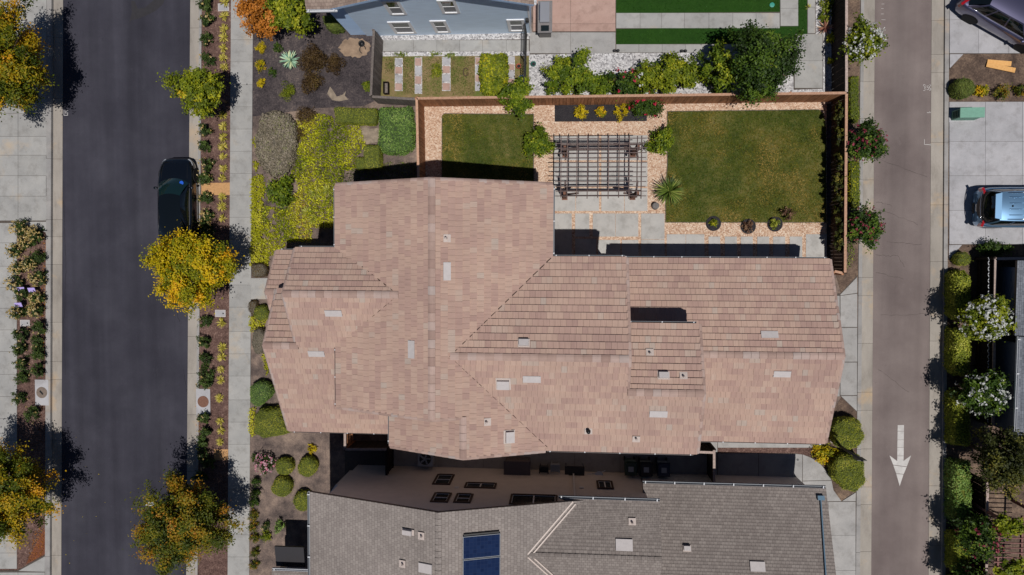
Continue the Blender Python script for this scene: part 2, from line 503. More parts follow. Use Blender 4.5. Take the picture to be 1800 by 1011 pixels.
def clipped(name, label, cat, pxpoly, h, leafm, L, dens, seed, corem, rnd=0.18, group=None, dome=0.0, zref=None):
    """clipped hedge or mound: outline of its top in photo pixels, height h; core of twigs, leaves all over it"""
    zref = h*0.8 if zref is None else zref
    poly = np.array([P(x, y, zref) for x, y in pxpoly])
    # densify and round
    dn = []
    for i in range(len(poly)):
        a, b = poly[i], poly[(i+1) % len(poly)]
        kk = max(1, int(np.linalg.norm(b-a)/0.22))
        dn += [a + (b-a)*j/kk for j in range(kk)]
    poly = np.array(dn)
    for _ in range(1):
        q = np.empty((len(poly)*2, 2)); nx = np.roll(poly, -1, 0)
        q[0::2] = poly*0.78 + nx*0.22; q[1::2] = poly*0.22 + nx*0.78
        poly = q
    c = poly.mean(0)
    t = thing(name, label, cat, (c[0], c[1], 0), group)
    size = np.sqrt(((poly-c)**2).sum(1)).mean()
    rnd = min(rnd, size*0.5)
    lev = []
    nl = 10
    for i in range(nl+1):
        u = i/nl
        if u < 0.45:
            z = h*u*1.5*0.9; f = 0.93 + 0.07*min(1, u*4)
        else:
            a = (u-0.45)/0.55
            z = h*0.6075 + (h*0.3925)*math.sin(a*math.pi/2)
            f = 1 - (rnd/size if dome == 0 else dome)*(1-math.cos(a*math.pi/2))
        lev.append((z, f))
    # cap rings towards the centre
    zt = lev[-1][0]; ft = lev[-1][1]
    for g in (0.7, 0.4, 0.12):
        lev.append((zt + h*0.03*(1-g), ft*g))
    m = len(poly)
    ring = lambda z, f: np.column_stack([c + (poly-c)*f, np.full(m, z)])
    R = [ring(z, f*0.955) for z, f in lev]
    V = np.concatenate(R)
    wob = (vnoise(V[:, 0] + V[:, 2], V[:, 1] - V[:, 2]*0.7, seed, 2.6) - 0.5)
    V[:, 2] += wob*min(0.16, h*0.16)*(V[:, 2] > h*0.3)
    V[:, :2] += (V[:, :2] - c)*(wob*0.2)[:, None]
    fs = [(i*m+k, i*m+(k+1) % m, (i+1)*m+(k+1) % m, (i+1)*m+k) for i in range(len(lev)-1) for k in range(m)]
    fs.append(tuple(range((len(lev)-1)*m, len(lev)*m)))
    core = MB().add([tuple(v) for v in V], fs)
    part(t, 'twigs', core, corem, True)
    # leaves on the surface
    rng = np.random.default_rng(seed)
    F4 = np.array(fs[:-1])
    A, Bq, Cq, D = V[F4[:, 0]], V[F4[:, 1]], V[F4[:, 2]], V[F4[:, 3]]
    nn = np.cross(Bq-A, D-A) + np.cross(D-Cq, Bq-Cq)
    ar = np.linalg.norm(nn, axis=1)*0.5
    nleaf = int(ar.sum()*dens)
    fi = rng.choice(len(F4), nleaf, p=ar/ar.sum())
    u = rng.uniform(0, 1, (nleaf, 1)); v = rng.uniform(0, 1, (nleaf, 1))
    pos = A[fi]*(1-u)*(1-v) + Bq[fi]*u*(1-v) + Cq[fi]*u*v + D[fi]*(1-u)*v
    sn = unit(nn[fi])
    if sn[:, 2].mean() < 0: sn = -sn
    pos = pos + sn*rng.uniform(-0.02, L*0.8, (nleaf, 1)) + sn*(rng.uniform(0, 1, (nleaf, 1)) < 0.05)*rng.uniform(0, 0.11, (nleaf, 1))
    nr = unit(sn + 0.6*rng.normal(size=pos.shape) + np.array([0, 0, 0.4]))
    low = vnoise(pos[:, 0], pos[:, 1], seed, 1.7)
    link('foliage', leaf_quads(pos, nr, L, L*0.55, rng, np.clip(0.5*low + 0.5*rng.uniform(0, 1, nleaf), 0, 1)), leafm, t)
    return t
def in_poly(pts, poly):
    x, y = pts[:, 0], pts[:, 1]; inside = np.zeros(len(pts), bool)
    j = len(poly)-1
    for i in range(len(poly)):
        xi, yi = poly[i]; xj, yj = poly[j]
        c = ((yi > y) != (yj > y)) & (x < (xj-xi)*(y-yi)/((yj-yi) if yj != yi else 1e-9) + xi)
        inside ^= c; j = i
    return inside
def scatter(poly, n, rng):
    P0 = np.array(poly); lo, hi = P0.min(0), P0.max(0)
    out = np.zeros((0, 2))
    while len(out) < n:
        q = rng.uniform(lo, hi, (n, 2)); out = np.concatenate([out, q[in_poly(q, poly)]])
    return out[:n]
def poly_area(p):
    return abs(sum(p[i][0]*p[(i+1) % len(p)][1] - p[(i+1) % len(p)][0]*p[i][1] for i in range(len(p))))/2
def ground_leaves(name, label, cat, pxpoly, dens, L, hmax, leafm, seed, parent=None, upright=0.0, aspect=0.5, kind='stuff', freq=0.9, px=True, gap=0.0):
    """low ground cover or turf: many small leaves over an outline"""
    poly = [P(x, y) for x, y in pxpoly] if px else pxpoly
    rng = np.random.default_rng(seed)
    n = int(poly_area(poly)*dens)
    q = scatter(poly, n, rng)
    f = np.clip((vnoise(q[:, 0], q[:, 1], seed, freq) - 0.5)*1.5 + 0.5, 0, 1)
    q = q + rng.normal(size=q.shape)*0.03
    if gap > 0:
        kp = vnoise(q[:, 0]+31, q[:, 1]+17, seed+3, freq*1.6) > gap*rng.uniform(0.6, 1.4, n)
        q, f = q[kp], f[kp]; n = len(q)
    z = rng.uniform(0.1, 1, n)*hmax*(0.45 + 0.55*f)
    pos = np.column_stack([q, z])
    nr = rng.normal(size=(n, 3))*np.array([1, 1, 0.35]) if upright else unit(rng.normal(size=(n, 3))*0.6 + np.array([0, 0, 1.0]))
    nr = unit(nr)
    tang = None
    if upright:
        tang = rng.normal(size=(n, 3))*0.6 + np.array([0, 0, 1.0])
    me = leaf_quads(pos, nr, L, L*aspect, rng, np.clip(0.62*f + 0.38*rng.uniform(0, 1, n), 0, 1), name, tang)
    o = link(name, me, leafm, parent)
    if parent is None: tag(o, label, cat, kind=kind)
    return o
def rosette(name, label, cat, px, py, rpx, h, nleaf, leafm, seed, width=0.07, droop=0.35, group=None, trunk=0.0, barkm='bark', seg=4):
    """agave / palm / strap-leaved tuft: blades arching out from a centre"""
    x, y = P(px, py, h*0.5)
    r = rpx/SC(h*0.5)
    t = thing(name, label, cat, (x, y, 0), group)
    rng = random.Random(seed)
    V, T = [], []
    for i in range(nleaf):
        a = rng.uniform(0, 6.283); el = rng.uniform(0.15, 1.45); l = r*rng.uniform(0.8, 1.1)
        dx, dy = math.cos(a), math.sin(a)
        tn = rng.random()
        prev = None
        for sgi in range(seg+1):
            u = sgi/seg
            rr = l*u*math.cos(el*(1-0.45*u)) if el < 1.3 else l*u*0.35
            zz = trunk + h*math.sin(el)*u*(1-droop*u*u*1.2) + 0.04
            w = width*(0.55 + 0.9*u)*(1-u)**0.55 + 0.004
            p = (x + dx*rr, y + dy*rr, max(0.02, zz))
            s = ((p[0]-dy*w/2, p[1]+dx*w/2, p[2]+w*0.15), (p[0]+dy*w/2, p[1]-dx*w/2, p[2]+w*0.15))
            if prev:
                V += [prev[0], prev[1], s[1], s[0]]; T.append(tn)
            prev = s
    link('fronds' if trunk else 'blades', raw_mesh('blades', np.array(V), len(T), 4, np.array(T)), leafm, t)
    if trunk:
        part(t, 'trunk', MB().tube([(x, y, -0.05), (x, y, trunk*0.6), (x, y, trunk+0.05)], [0.13, 0.11, 0.1], 9), barkm, True)
    else:
        part(t, 'base', MB().lathe([(0.05, -0.03), (0.07, 0.03), (0.03, 0.09)], (x, y, 0), 8), barkm, True)
    return t
ORD = ['first', 'second', 'third', 'fourth', 'fifth', 'sixth', 'seventh', 'eighth', 'ninth', 'tenth', 'eleventh', 'twelfth', 'thirteenth', 'fourteenth', 'fifteenth', 'sixteenth', 'seventeenth', 'eighteenth', 'nineteenth', 'twentieth', 'twenty-first', 'twenty-second', 'twenty-third', 'twenty-fourth', 'twenty-fifth', 'twenty-sixth']

# ------------------------------------------------------------------ materials
def asphalt(name, base, light, dark, streak=0.5):
    m, nt, out = _nodes(name)
    p = N(nt, 'ShaderNodeBsdfPrincipled', Roughness=0.9)
    p.inputs['Specular IOR Level'].default_value = 0.25
    v = wpos(nt)
    c = ramp(nt, [(0.3, dark), (0.5, base), (0.72, light)], noise(nt, 0.28, 6, 0.62, v))
    st = noise(nt, 1.0, 4, 0.55, v, (1.3, 0.05, 1))
    c = mixc(nt, streak, c, ramp(nt, [(0.3, (0.62, 0.62, 0.64, 1)), (0.7, (1.38, 1.38, 1.38, 1))], st), 'MULTIPLY')
    lane = noise(nt, 1.0, 2, 0.4, v, (0.55, 0.012, 1))
    c = mixc(nt, 0.8, c, ramp(nt, [(0.35, (0.86, 0.86, 0.87, 1)), (0.65, (1.14, 1.14, 1.13, 1))], lane), 'MULTIPLY')
    sc = noise(nt, 0.8, 7, 0.75, v, (1, 0.6, 1))
    c = mixc(nt, ramp(nt, [(0.58, (0, 0, 0, 1)), (0.75, (0.5, 0.5, 0.5, 1))], sc), c, light)
    ol = noise(nt, 1.6, 4, 0.6, v)
    c = mixc(nt, ramp(nt, [(0.68, (0, 0, 0, 1)), (0.76, (0.55, 0.55, 0.55, 1))], ol), c, dark)
    fine = noise(nt, 45, 3, 0.8, v)
    c = mixc(nt, 0.5, c, ramp(nt, [(0.25, (0.45, 0.45, 0.45, 1)), (0.5, (1, 1, 1, 1)), (0.78, (1.6, 1.6, 1.6, 1))], fine), 'MULTIPLY')
    sp = N(nt, 'ShaderNodeTexVoronoi', Scale=1.1)
    nt.links.new(v, sp.inputs['Vector'])
    c = mixc(nt, ramp(nt, [(0.0, (0.4, 0.4, 0.4, 1)), (0.09, (0, 0, 0, 1))], sp.outputs['Distance']), c, light)
    nt.links.new(c, p.inputs['Base Color'])
    nt.links.new(bump(nt, fine, 0.5, 0.01), p.inputs['Normal'])
    nt.links.new(p.outputs[0], out.inputs[0])
asphalt('street_asphalt', rgb(57, 56, 65), rgb(68, 67, 76), rgb(48, 47, 56))
asphalt('alley_asphalt', rgb(118, 107, 104), rgb(132, 121, 117), rgb(104, 93, 91), 0.3)
ground_mat('dirt', [(0.32, rgb(92, 80, 72)), (0.5, rgb(128, 112, 98)), (0.68, rgb(156, 138, 120))])
ground_mat('yard_dirt', [(0.38, rgb(62, 55, 55)), (0.48, rgb(104, 91, 85)), (0.55, rgb(130, 113, 103)), (0.64, rgb(160, 140, 124))], big=0.6, mid=2.2)
ground_mat('bark_bed', [(0.36, rgb(58, 44, 40)), (0.46, rgb(92, 70, 64)), (0.54, rgb(112, 88, 80)), (0.64, rgb(156, 128, 116))], big=0.5, mid=4.0, fine=13, weights=(0.2, 0.3, 0.5), bmp=1.0, bdist=0.04)
ground_mat('black_mulch', [(0.36, rgb(40, 36, 38)), (0.46, rgb(66, 60, 62)), (0.54, rgb(84, 76, 76)), (0.66, rgb(128, 114, 106))], big=0.6, mid=3.0, fine=13, weights=(0.3, 0.3, 0.4), bmp=1.0, bdist=0.04)
ground_mat('dark_bed', [(0.3, rgb(28, 27, 30)), (0.5, rgb(48, 46, 50)), (0.7, rgb(84, 80, 80))], fine=20, weights=(0.2, 0.2, 0.6), bmp=0.9)
ground_mat('east_soil', [(0.36, rgb(58, 48, 44)), (0.48, rgb(96, 80, 70)), (0.58, rgb(128, 108, 92)), (0.7, rgb(168, 144, 116))], big=0.7, mid=2.4, fine=14, weights=(0.35, 0.3, 0.35), bmp=0.8)
ground_mat('lawn_soil', [(0.38, rgb(46, 54, 20)), (0.48, rgb(70, 76, 30)), (0.55, rgb(96, 94, 48)), (0.64, rgb(126, 112, 70))], big=0.45, mid=1.9, fine=30, weights=(0.4, 0.35, 0.25), bmp=0.8)
ground_mat('turf_soil', [(0.3, rgb(26, 56, 16)), (0.7, rgb(46, 80, 24))], fine=40, bmp=0.8)
ground_mat('bed_green', [(0.36, rgb(150, 126, 98)), (0.48, rgb(128, 112, 76)), (0.56, rgb(102, 106, 54)), (0.64, rgb(88, 104, 42))], big=1.0, mid=3.5, fine=22, bmp=0.8)
ground_mat('cover_soil', [(0.34, rgb(92, 74, 56)), (0.5, rgb(104, 98, 40)), (0.66, rgb(128, 124, 34))], big=0.8, mid=3.0, fine=22, bmp=0.8)
stone_mat('tan_gravel', [(0.0, rgb(170, 132, 108)), (0.35, rgb(200, 166, 139)), (0.7, rgb(215, 186, 161)), (1.0, rgb(232, 213, 192))], 19)
stone_mat('white_gravel', [(0.0, rgb(128, 126, 128)), (0.4, rgb(184, 182, 183)), (1.0, rgb(222, 220, 220))], 15)
concrete_mat('walk_concrete', rgb(160, 159, 157), rgb(178, 176, 172), rgb(186, 166, 140))
concrete_mat('drive_concrete', rgb(168, 167, 170), rgb(188, 186, 189), None)
concrete_mat('gutter_concrete', rgb(150, 143, 135), rgb(178, 170, 160), rgb(196, 164, 122), stretch=(1, 0.35, 1))
concrete_mat('kerb_concrete', rgb(150, 148, 147), rgb(172, 168, 164), rgb(186, 158, 126))
concrete_mat('patio_concrete', rgb(178, 176, 172), rgb(196, 192, 187), None)
concrete_mat('pink_concrete', rgb(178, 146, 134), rgb(194, 164, 152), None)
concrete_mat('garage_concrete', rgb(160, 158, 156), rgb(180, 177, 174), None)
plain('joint', rgb(84, 76, 70), 0.95, var=0.2, scale=8)
plain('tan_path', rgb(190, 146, 100), 0.95, var=0.18, scale=9, bmp=0.6)
plain('light_dirt', rgb(142, 128, 112), 0.95, var=0.3, scale=5, bmp=0.6)
plain('brown_dirt', rgb(146, 124, 104), 0.95, var=0.3, scale=3, bmp=0.6)
plain('rust_litter', rgb(112, 66, 44), 0.95, var=0.45, scale=14, bmp=0.8)
def worn_paint():
    m, nt, out = _nodes('road_paint')
    p = N(nt, 'ShaderNodeBsdfPrincipled', Roughness=0.85)
    v = wpos(nt)
    c = ramp(nt, [(0.3, rgb(178, 174, 171)), (0.7, rgb(208, 205, 202))], noise(nt, 2.0, 5, 0.6, v))
    w = ramp(nt, [(0.60, (0, 0, 0, 1)), (0.70, (0.8, 0.8, 0.8, 1))], noise(nt, 9, 6, 0.75, v))
    c = mixc(nt, w, c, rgb(132, 122, 118))
    nt.links.new(c, p.inputs['Base Color'])
    nt.links.new(p.outputs[0], out.inputs[0])
worn_paint()
plain('bark', rgb(96, 78, 64), 0.95, var=0.25, scale=25, bmp=0.6)
plain('twig', rgb(60, 58, 34), 0.95, var=0.25, scale=25)

# ------------------------------------------------------------------ ground and roads
Y0, Y1 = -260, 1270          # the strips run on past the frame
def lin(a, b):               # boundary: x at y=0 and x at y=1011
    return lambda y: a + (b - a)*y/1011.0
bK0, bK1, bG1 = lin(82, 79), lin(91, 88), lin(108, 105)
rG0, rK0, rM0, rS0, rY0 = lin(332, 325), lin(350, 343), lin(355, 347.5), lin(406, 400), lin(445, 438)
aY, aK, aA0, aA1, aK1, aD = lin(1513, 1504), lin(1519, 1512), lin(1539.5, 1533), lin(1639, 1633.5), lin(1661, 1655.5), lin(1669, 1662)
g = link('ground', MB().prism([(-1500, -1500), (1500, -1500), (1500, 1500), (-1500, 1500)], -1.0, -0.32).mesh('ground'), 'dirt'); g['kind'] = 'structure'
def strip(name, fa, fb, z, mat, thick=0.25, y0=Y0, y1=Y1):
    return sheet(name, [(fa(y0), y0), (fb(y0), y0), (fb(y1), y1), (fa(y1), y1)], z, mat, thick)
strip('street', bG1, rG0, -0.130, 'street_asphalt')
strip('alley', aA0, aA1, -0.090, 'alley_asphalt')
def run(name, fa, fb, z, mat, ys, label=None, thick=0.2, piece='concrete_section'):
    base = strip(name, lambda y: fa(y)+0.35, lambda y: fb(y)-0.35, z - 0.012, 'joint', thick)
    slabs(base, [fa, fb], ys, z, mat, 0.007, thick*0.9, piece)
    return base
jl = [-260, -150, -42, 65, 172, 279, 386, 416, 465, 567, 636, 668, 775, 872, 978, 1085, 1190, 1270]
jr = [-260, -160, -60, 48, 160, 280, 388, 440, 540, 592, 657, 730, 830, 935, 1040, 1150, 1270]
run('gutter_west', bK1, bG1, -0.122, 'gutter_concrete', jl, piece='gutter_section')
run('gutter_middle', rG0, rK0, -0.122, 'gutter_concrete', jr, piece='gutter_section')
run('kerb_west', bK0, bK1, 0.012, 'kerb_concrete', jl, thick=0.3, piece='kerb_section')
run('kerb_middle', rK0, rM0, 0.012, 'kerb_concrete', jr, thick=0.3, piece='kerb_section')
ja = [-260, -150, -50, 38, 143, 208, 316, 420, 488, 520, 604, 690, 722, 790, 857, 888, 971, 1080, 1190, 1270]
jb = [-260, -160, -70, 35, 95, 127, 250, 360, 460, 600, 770, 855, 960, 1080, 1270]
run('gutter_alley_west', aK, aA0, -0.082, 'gutter_concrete', ja, piece='gutter_section')
run('gutter_alley_east', aA1, aK1, -0.082, 'gutter_concrete', jb, piece='gutter_section')
run('kerb_alley_west', aY, aK, 0.012, 'kerb_concrete', ja, thick=0.3, piece='kerb_section')
run('kerb_alley_east', aK1, aD, 0.012, 'kerb_concrete', jb, thick=0.3, piece='kerb_section')
# pavement with one slab after another
sw = strip('pavement', lambda y: rS0(y)+0.4, lambda y: rY0(y)-0.4, -0.004, 'joint', 0.2)
slabs(sw, [rS0, rY0], [-230, -191, -152, -113, -74, -35, 32, 70, 109, 149, 188, 227, 266, 305, 343, 382, 421, 464, 501, 540, 583, 622, 661, 703, 742, 781, 821, 860, 899, 940, 979, 1018, 1057, 1096, 1135], 0.010, 'walk_concrete', 0.006, 0.15)
strip('kerb_bed', rM0, rS0, -0.006, 'bark_bed')
# the west parcel: driveway, pavement, rose bed
sheet('west_parcel', [(-420, Y0), (bK0(Y0), Y0), (bK0(Y1), Y1), (-420, Y1)], -0.02, 'bark_bed', 0.2)
wd = sheet('west_driveway', [(-300, -58), (83, -58), (82, 408), (30, 392), (-300, 392)], 0.0, 'joint', 0.1)
slabs(wd, [-300, -200, -100, -34, 32, 82], [-57, -10, 40, 80, 120, 160, 200, 240, 273, 309, 345, 388], 0.012, 'walk_concrete', 0.008)
part(wd, 'slab', MB().prism([P(33, 390), P(82, 390), P(81.5, 409)], -0.08, 0.012), 'walk_concrete')
wu = sheet('west_driveway_north', [(-300, -260), (83, -260), (83, -60), (-300, -60)], 0.0, 'joint', 0.1)
slabs(wu, [-300, -150, -34, 32, 82], [-260, -190, -120, -62], 0.012, 'walk_concrete', 0.008)
wp = sheet('west_pavement', [(-300, 392), (29, 392), (29, 1000), (-300, 1000)], 0.0, 'joint', 0.1)
slabs(wp, [-300, -200, -100, -20, 30], [392, 427, 468, 505, 542, 580, 618, 658, 697, 736, 775, 815, 855, 895, 935, 972, 1000], 0.012, 'walk_concrete', 0.008)
wb = sheet('west_driveway_south', [(-300, 1003), (30, 1003), (80, 975), (79, 1270), (-300, 1270)], 0.002, 'joint', 0.1)
part(wb, 'slab', MB().prism([P(33, 1003.5), P(79.3, 978), P(79, 1005)], -0.08, 0.014), 'walk_concrete')
slabs(wb, [-300, -100, -20, 32, 79], [1006, 1045, 1090, 1140, 1200, 1270], 0.014, 'walk_concrete', 0.008)
sheet('rust_litter', [(74, 935), (80, 930), (79, 974), (60, 985), (45, 992)], -0.013, 'rust_litter', 0.02)
# the middle block: soil everywhere, other grounds laid on it
sheet('block_soil', [(rY0(Y0), Y0), (aY(Y0), Y0), (aY(Y1), Y1), (rY0(Y1), Y1)], -0.03, 'yard_dirt', 0.2)
sheet('mulch_bed', [(445, Y0), (655, Y0), (657, 178), (640, 186), (560, 190), (444, 205)], -0.012, 'black_mulch', 0.05)
sheet('front_soil', [(444, 205), (560, 190), (640, 186), (735, 186), (735, 420), (600, 470), (468, 470), (443, 470)], -0.016, 'yard_dirt', 0.05)
def blob_px(cx, cy, rx, ry, seed, n=22, j=0.22):
    r = random.Random(seed)
    return [(cx + rx*(1+r.uniform(-j, j))*math.cos(2*math.pi*i/n), cy + ry*(1+r.uniform(-j, j))*math.sin(2*math.pi*i/n)) for i in range(n)]
sheet('dirt_patch_by_house', blob_px(624, 84, 27, 17, 3, 40, 0.12), -0.006, 'brown_dirt', 0.02)
sheet('light_dirt_patch', [(575, 165), (580, 152), (586, 160), (592, 170), (603, 166), (608, 160), (606, 168), (612, 175), (596, 178), (584, 176)], -0.005, 'light_dirt', 0.02)
sheet('dirt_patch_by_hedges', blob_px(648, 238, 26, 14, 8), -0.004, 'light_dirt', 0.02)
sheet('south_yard_dirt', [(439, 752), (572, 752), (572, 880), (545, 1100), (437, 1100)], -0.014, 'yard_dirt', 0.05)
tp = sheet('stepping_path_north', [(354, 322), (404, 321), (404, 343), (354, 343)], 0.002, 'tan_path', 0.06)
sheet('stepping_path_south', [(376, 790), (401, 790), (401, 809), (376, 809)], 0.002, 'tan_path', 0.06)
ep = sheet('entry_path', [(438, 489), (480, 489), (480, 526), (438, 526)], 0.008, 'walk_concrete', 0.1)

# --- back garden
YARD = [(741, 183), (1466, 178), (1464, 470), (964, 470), (964, 380), (741, 330)]
sheet('gravel_bed', YARD, -0.004, 'tan_gravel', 0.06)
LAWN_A = [(781, 200), (938, 201), (938, 330), (777, 330), (777, 204)]
LAWN_B = [(1173, 196), (1440, 193), (1447, 200), (1452, 225), (1452, 391), (1170, 391), (1170, 330), (1173, 290)]
for nm, q, sd in (('lawn_west', LAWN_A, 4), ('lawn_east', LAWN_B, 5)):
    lo = sheet(nm, q, 0.006, 'lawn_soil', 0.05)
leaf_mat('grass_leaf', [(0.0, rgb(34, 52, 10)), (0.3, rgb(56, 72, 14)), (0.55, rgb(80, 84, 22)), (0.8, rgb(108, 96, 38)), (1.0, rgb(150, 124, 66))], 0.15, gain=1.6)
leaf_mat('turf_leaf', [(0.0, rgb(24, 56, 14)), (0.6, rgb(40, 82, 20)), (1.0, rgb(62, 100, 32))], 0.15)
ground_leaves('grass', 'mown olive green grass of the small lawn beside the house gable', 'grass', LAWN_A, 620, 0.11, 0.05, 'grass_leaf', 4, aspect=0.22)
ground_leaves('grass', 'mottled olive and brown grass of the large square lawn', 'grass', LAWN_B, 620, 0.11, 0.05, 'grass_leaf', 5, aspect=0.22, freq=0.55)
# steel edging round the lawns
ed = MB()
for q in ([(938, 325), (938, 201), (781, 200), (777, 204), (777, 325)], [(1440, 193), (1173, 196), (1173, 290), (1170, 330), (1170, 391), (1452, 391)]):
    w = [P(*a) for a in q]
    for a, b in zip(w, w[1:]):
        ed.bar((a[0], a[1], 0.0), (b[0], b[1], 0.0), 0.03, 0.07)
plain('edging', rgb(92, 84, 74), 0.8, var=0.2)
tag(link('lawn_edging', ed.mesh('lawn_edging'), 'edging'), None, kind='structure')
sheet('dark_planting_bed', [(975, 184), (1137, 182), (1137, 213), (975, 214)], 0.003, 'dark_bed', 0.05)
# patio slabs under and south of the pergola, then stepping slabs along the wing
pt = sheet('patio', [(972, 238), (1139, 236), (1139, 374), (1168, 374), (1168, 460), (966, 460), (966, 300)], -0.001, 'tan_gravel', 0.05)
z = 0.026
for q in ([972.5, 239, 1053, 282], [1057, 238, 1138, 282], [972.5, 285, 1053, 328], [1057, 285, 1138, 328]):
    part(pt, 'slab', MB().prism([P(q[0], q[1]), P(q[2], q[1]), P(q[2], q[3]), P(q[0], q[3])], -0.05, z), 'patio_concrete')
for q in ([970, 331, 1011.5, 371], [1012.5, 331, 1053, 371], [1057, 331, 1097, 371], [1098, 331, 1138, 371],
          [970, 375.5, 1005, 460], [1011, 375.5, 1036, 416], [1042, 375.5, 1081.5, 416], [1082.2, 375.5, 1122, 416], [1127, 375.5, 1168, 420.5], [1127, 421.3, 1168, 460],
          [1011, 420, 1048, 460], [1051, 422, 1090, 460], [1093, 422, 1122, 460]):
    part(pt, 'slab', MB().prism([P(q[0], q[1]), P(q[2], q[1]), P(q[2], q[3]), P(q[0], q[3])], -0.05, z + ((int(q[0])*3) % 4)*0.001), 'patio_concrete')
st = sheet('stepping_slab_bed', [(1170, 410), (1456, 410), (1456, 462), (1170, 462)], -0.0005, 'tan_gravel', 0.05)
for a, b in ((1172, 1205), (1205.8, 1238), (1245.5, 1266), (1274, 1295), (1302, 1323), (1331, 1352), (1359, 1380), (1388, 1410), (1416.5, 1453)):
    y0 = 412 if a in (1172, 1205.8, 1416.5) else 416
    part(st, 'slab', MB().prism([P(a, y0), P(b, y0), P(b, 463), P(a, 463)], -0.05, 0.024), 'patio_concrete')
for nm, cx, cy in (('tree_ring', 1254, 392), ('tree_ring', 1315, 397), ('tree_ring', 1362, 393)):
    pass

# --- north neighbour's garden
sheet('white_gravel_by_house', [(655, 60), (936, 56), (936, 98), (668, 99)], -0.010, 'white_gravel', 0.05)
np_ = sheet('north_path', [(663, 71), (932, 69), (932, 90), (666, 91)], -0.002, 'joint', 0.05)
slabs(np_, [665, 727, 768, 808, 848, 890, 930], [70.5, 90.5], 0.012, 'walk_concrete', 0.006)
sheet('garden_bed', [(668, 99), (930, 98), (930, 168), (664, 172)], -0.008, 'bed_green', 0.05)
for i, (a, b, y0, y1, m) in enumerate([(694, 708, 102, 160, 0), (729, 742, 101, 165, 1), (777, 792, 100, 160, 2), (835, 846, 100, 160, 3), (892, 905, 99, 150, 4)]):
    base = sheet('stepping_column', [(a, y0), (b, y0), (b, y1), (a, y1)], 0.002, 'white_gravel', 0.05)
    n = 4
    for k in range(n):
        ya = y0 + (y1-y0)*k/n + 1.2; yb = y0 + (y1-y0)*(k+1)/n - 1.2
        part(base, 'stone', MB().prism([P(a+1, ya), P(b-1, ya+0.6), P(b-1.4, yb), P(a+0.8, yb-0.5)], -0.03, 0.025), 'pink_concrete' if (k+i) % 2 else 'drive_concrete')
for k, q in enumerate(([(709, 101), (728, 101), (728, 165), (709, 165)], [(743, 101), (776, 101), (776, 168), (743, 168)], [(793, 100), (834, 100), (834, 168), (793, 168)], [(677, 103), (693, 103), (693, 130), (677, 130)])):
    ground_leaves('grass', ['short green lawn strip between the first two stepping columns', 'patchy weedy lawn strip with the strappy plant', 'widest green lawn strip between the stepping columns', 'small worn grass patch beside the grey side fence'][k], 'grass', q, 700 if k != 1 else 350, 0.09, 0.06, 'bed_leaf' if 'bed_leaf' in MATS else leaf_mat('bed_leaf', [(0, rgb(62, 80, 28)), (0.55, rgb(86, 104, 40)), (0.85, rgb(124, 120, 66)), (1, rgb(150, 128, 92))], 0.15, gain=1.2).name, 20+k, upright=1, aspect=0.35)
pp = sheet('pink_patio', [(937, -120), (1083, -120), (1083, 56), (937, 58)], -0.003, 'joint', 0.05)
slabs(pp, [937, 1003, 1082], [-120, -40, 42, 55.5], 0.014, 'pink_concrete', 0.006)
nc = sheet('north_concrete', [(931, 57), (1082, 55), (1082, 93), (931, 96)], -0.002, 'joint', 0.05)
slabs(nc, [931, 1003, 1082], [57, 94], 0.012, 'garage_concrete', 0.006)
sheet('turf_bed', [(1083, -120), (1419, -120), (1419, 77), (1083, 78)], -0.004, 'turf_soil', 0.05)
ns = sheet('turf_path', [(1083, 23.5), (1371, 21), (1371, -120), (1403, -120), (1403, 46), (1083, 51)], 0.003, 'joint', 0.05)
slabs(ns, [1083, 1125, 1163, 1203, 1246, 1288, 1329, 1370.5], [23, 50], 0.020, 'walk_concrete', 0.006)
slabs(ns, [1371.5, 1403], [-120, -60, -25, 15, 46], 0.020, 'walk_concrete', 0.006)
n2 = sheet('turf_border', [(1083, 78), (1419, 76), (1419, -120), (1433, -120), (1433, 60), (1447, 60), (1447, 156), (1395, 158), (1395, 92), (1083, 93)], -0.001, 'joint', 0.05)
slabs(n2, [1083, 1123, 1164, 1205, 1246, 1288, 1329, 1370, 1396], [78, 92.5], 0.014, 'walk_concrete', 0.006)
slabs(n2, [1419.5, 1433], [-120, -60, 13, 59], 0.014, 'walk_concrete', 0.006)
slabs(n2, [1396.5, 1446], [60, 107, 155], 0.014, 'walk_concrete', 0.006)
ground_leaves('turf', 'upper bright green artificial turf panel beside the pink patio', 'turf', [(1083, -80), (1370, -80), (1370, 20), (1083, 22)], 500, 0.06, 0.05, 'turf_leaf', 31, upright=1, aspect=0.35)
ground_leaves('turf', 'long green turf band below the row of pale slabs', 'turf', [(1083, 51.5), (1403, 47.5), (1403, -80), (1418, -80), (1418, 75), (1083, 77)], 500, 0.06, 0.05, 'turf_leaf', 32, upright=1, aspect=0.35)
sheet('white_gravel_bed', [(930, 93), (1396, 92), (1396, 156), (1447, 156), (1447, 60), (1434, 60), (1434, -120), (1466, -120), (1466, 165), (930, 168)], -0.009, 'white_gravel', 0.05)
sheet('east_fence_soil', [(1466, Y0), (1513, Y0), (1508, 520), (1480, 520), (1466, 470)], -0.010, 'east_soil', 0.05)
sheet('inner_east_shade', [(1453, 182), (1466, 182), (1466, 472), (1453, 472)], 0.001, 'black_mulch', 0.05)  # black strip stands in for the fence's shade on the ground

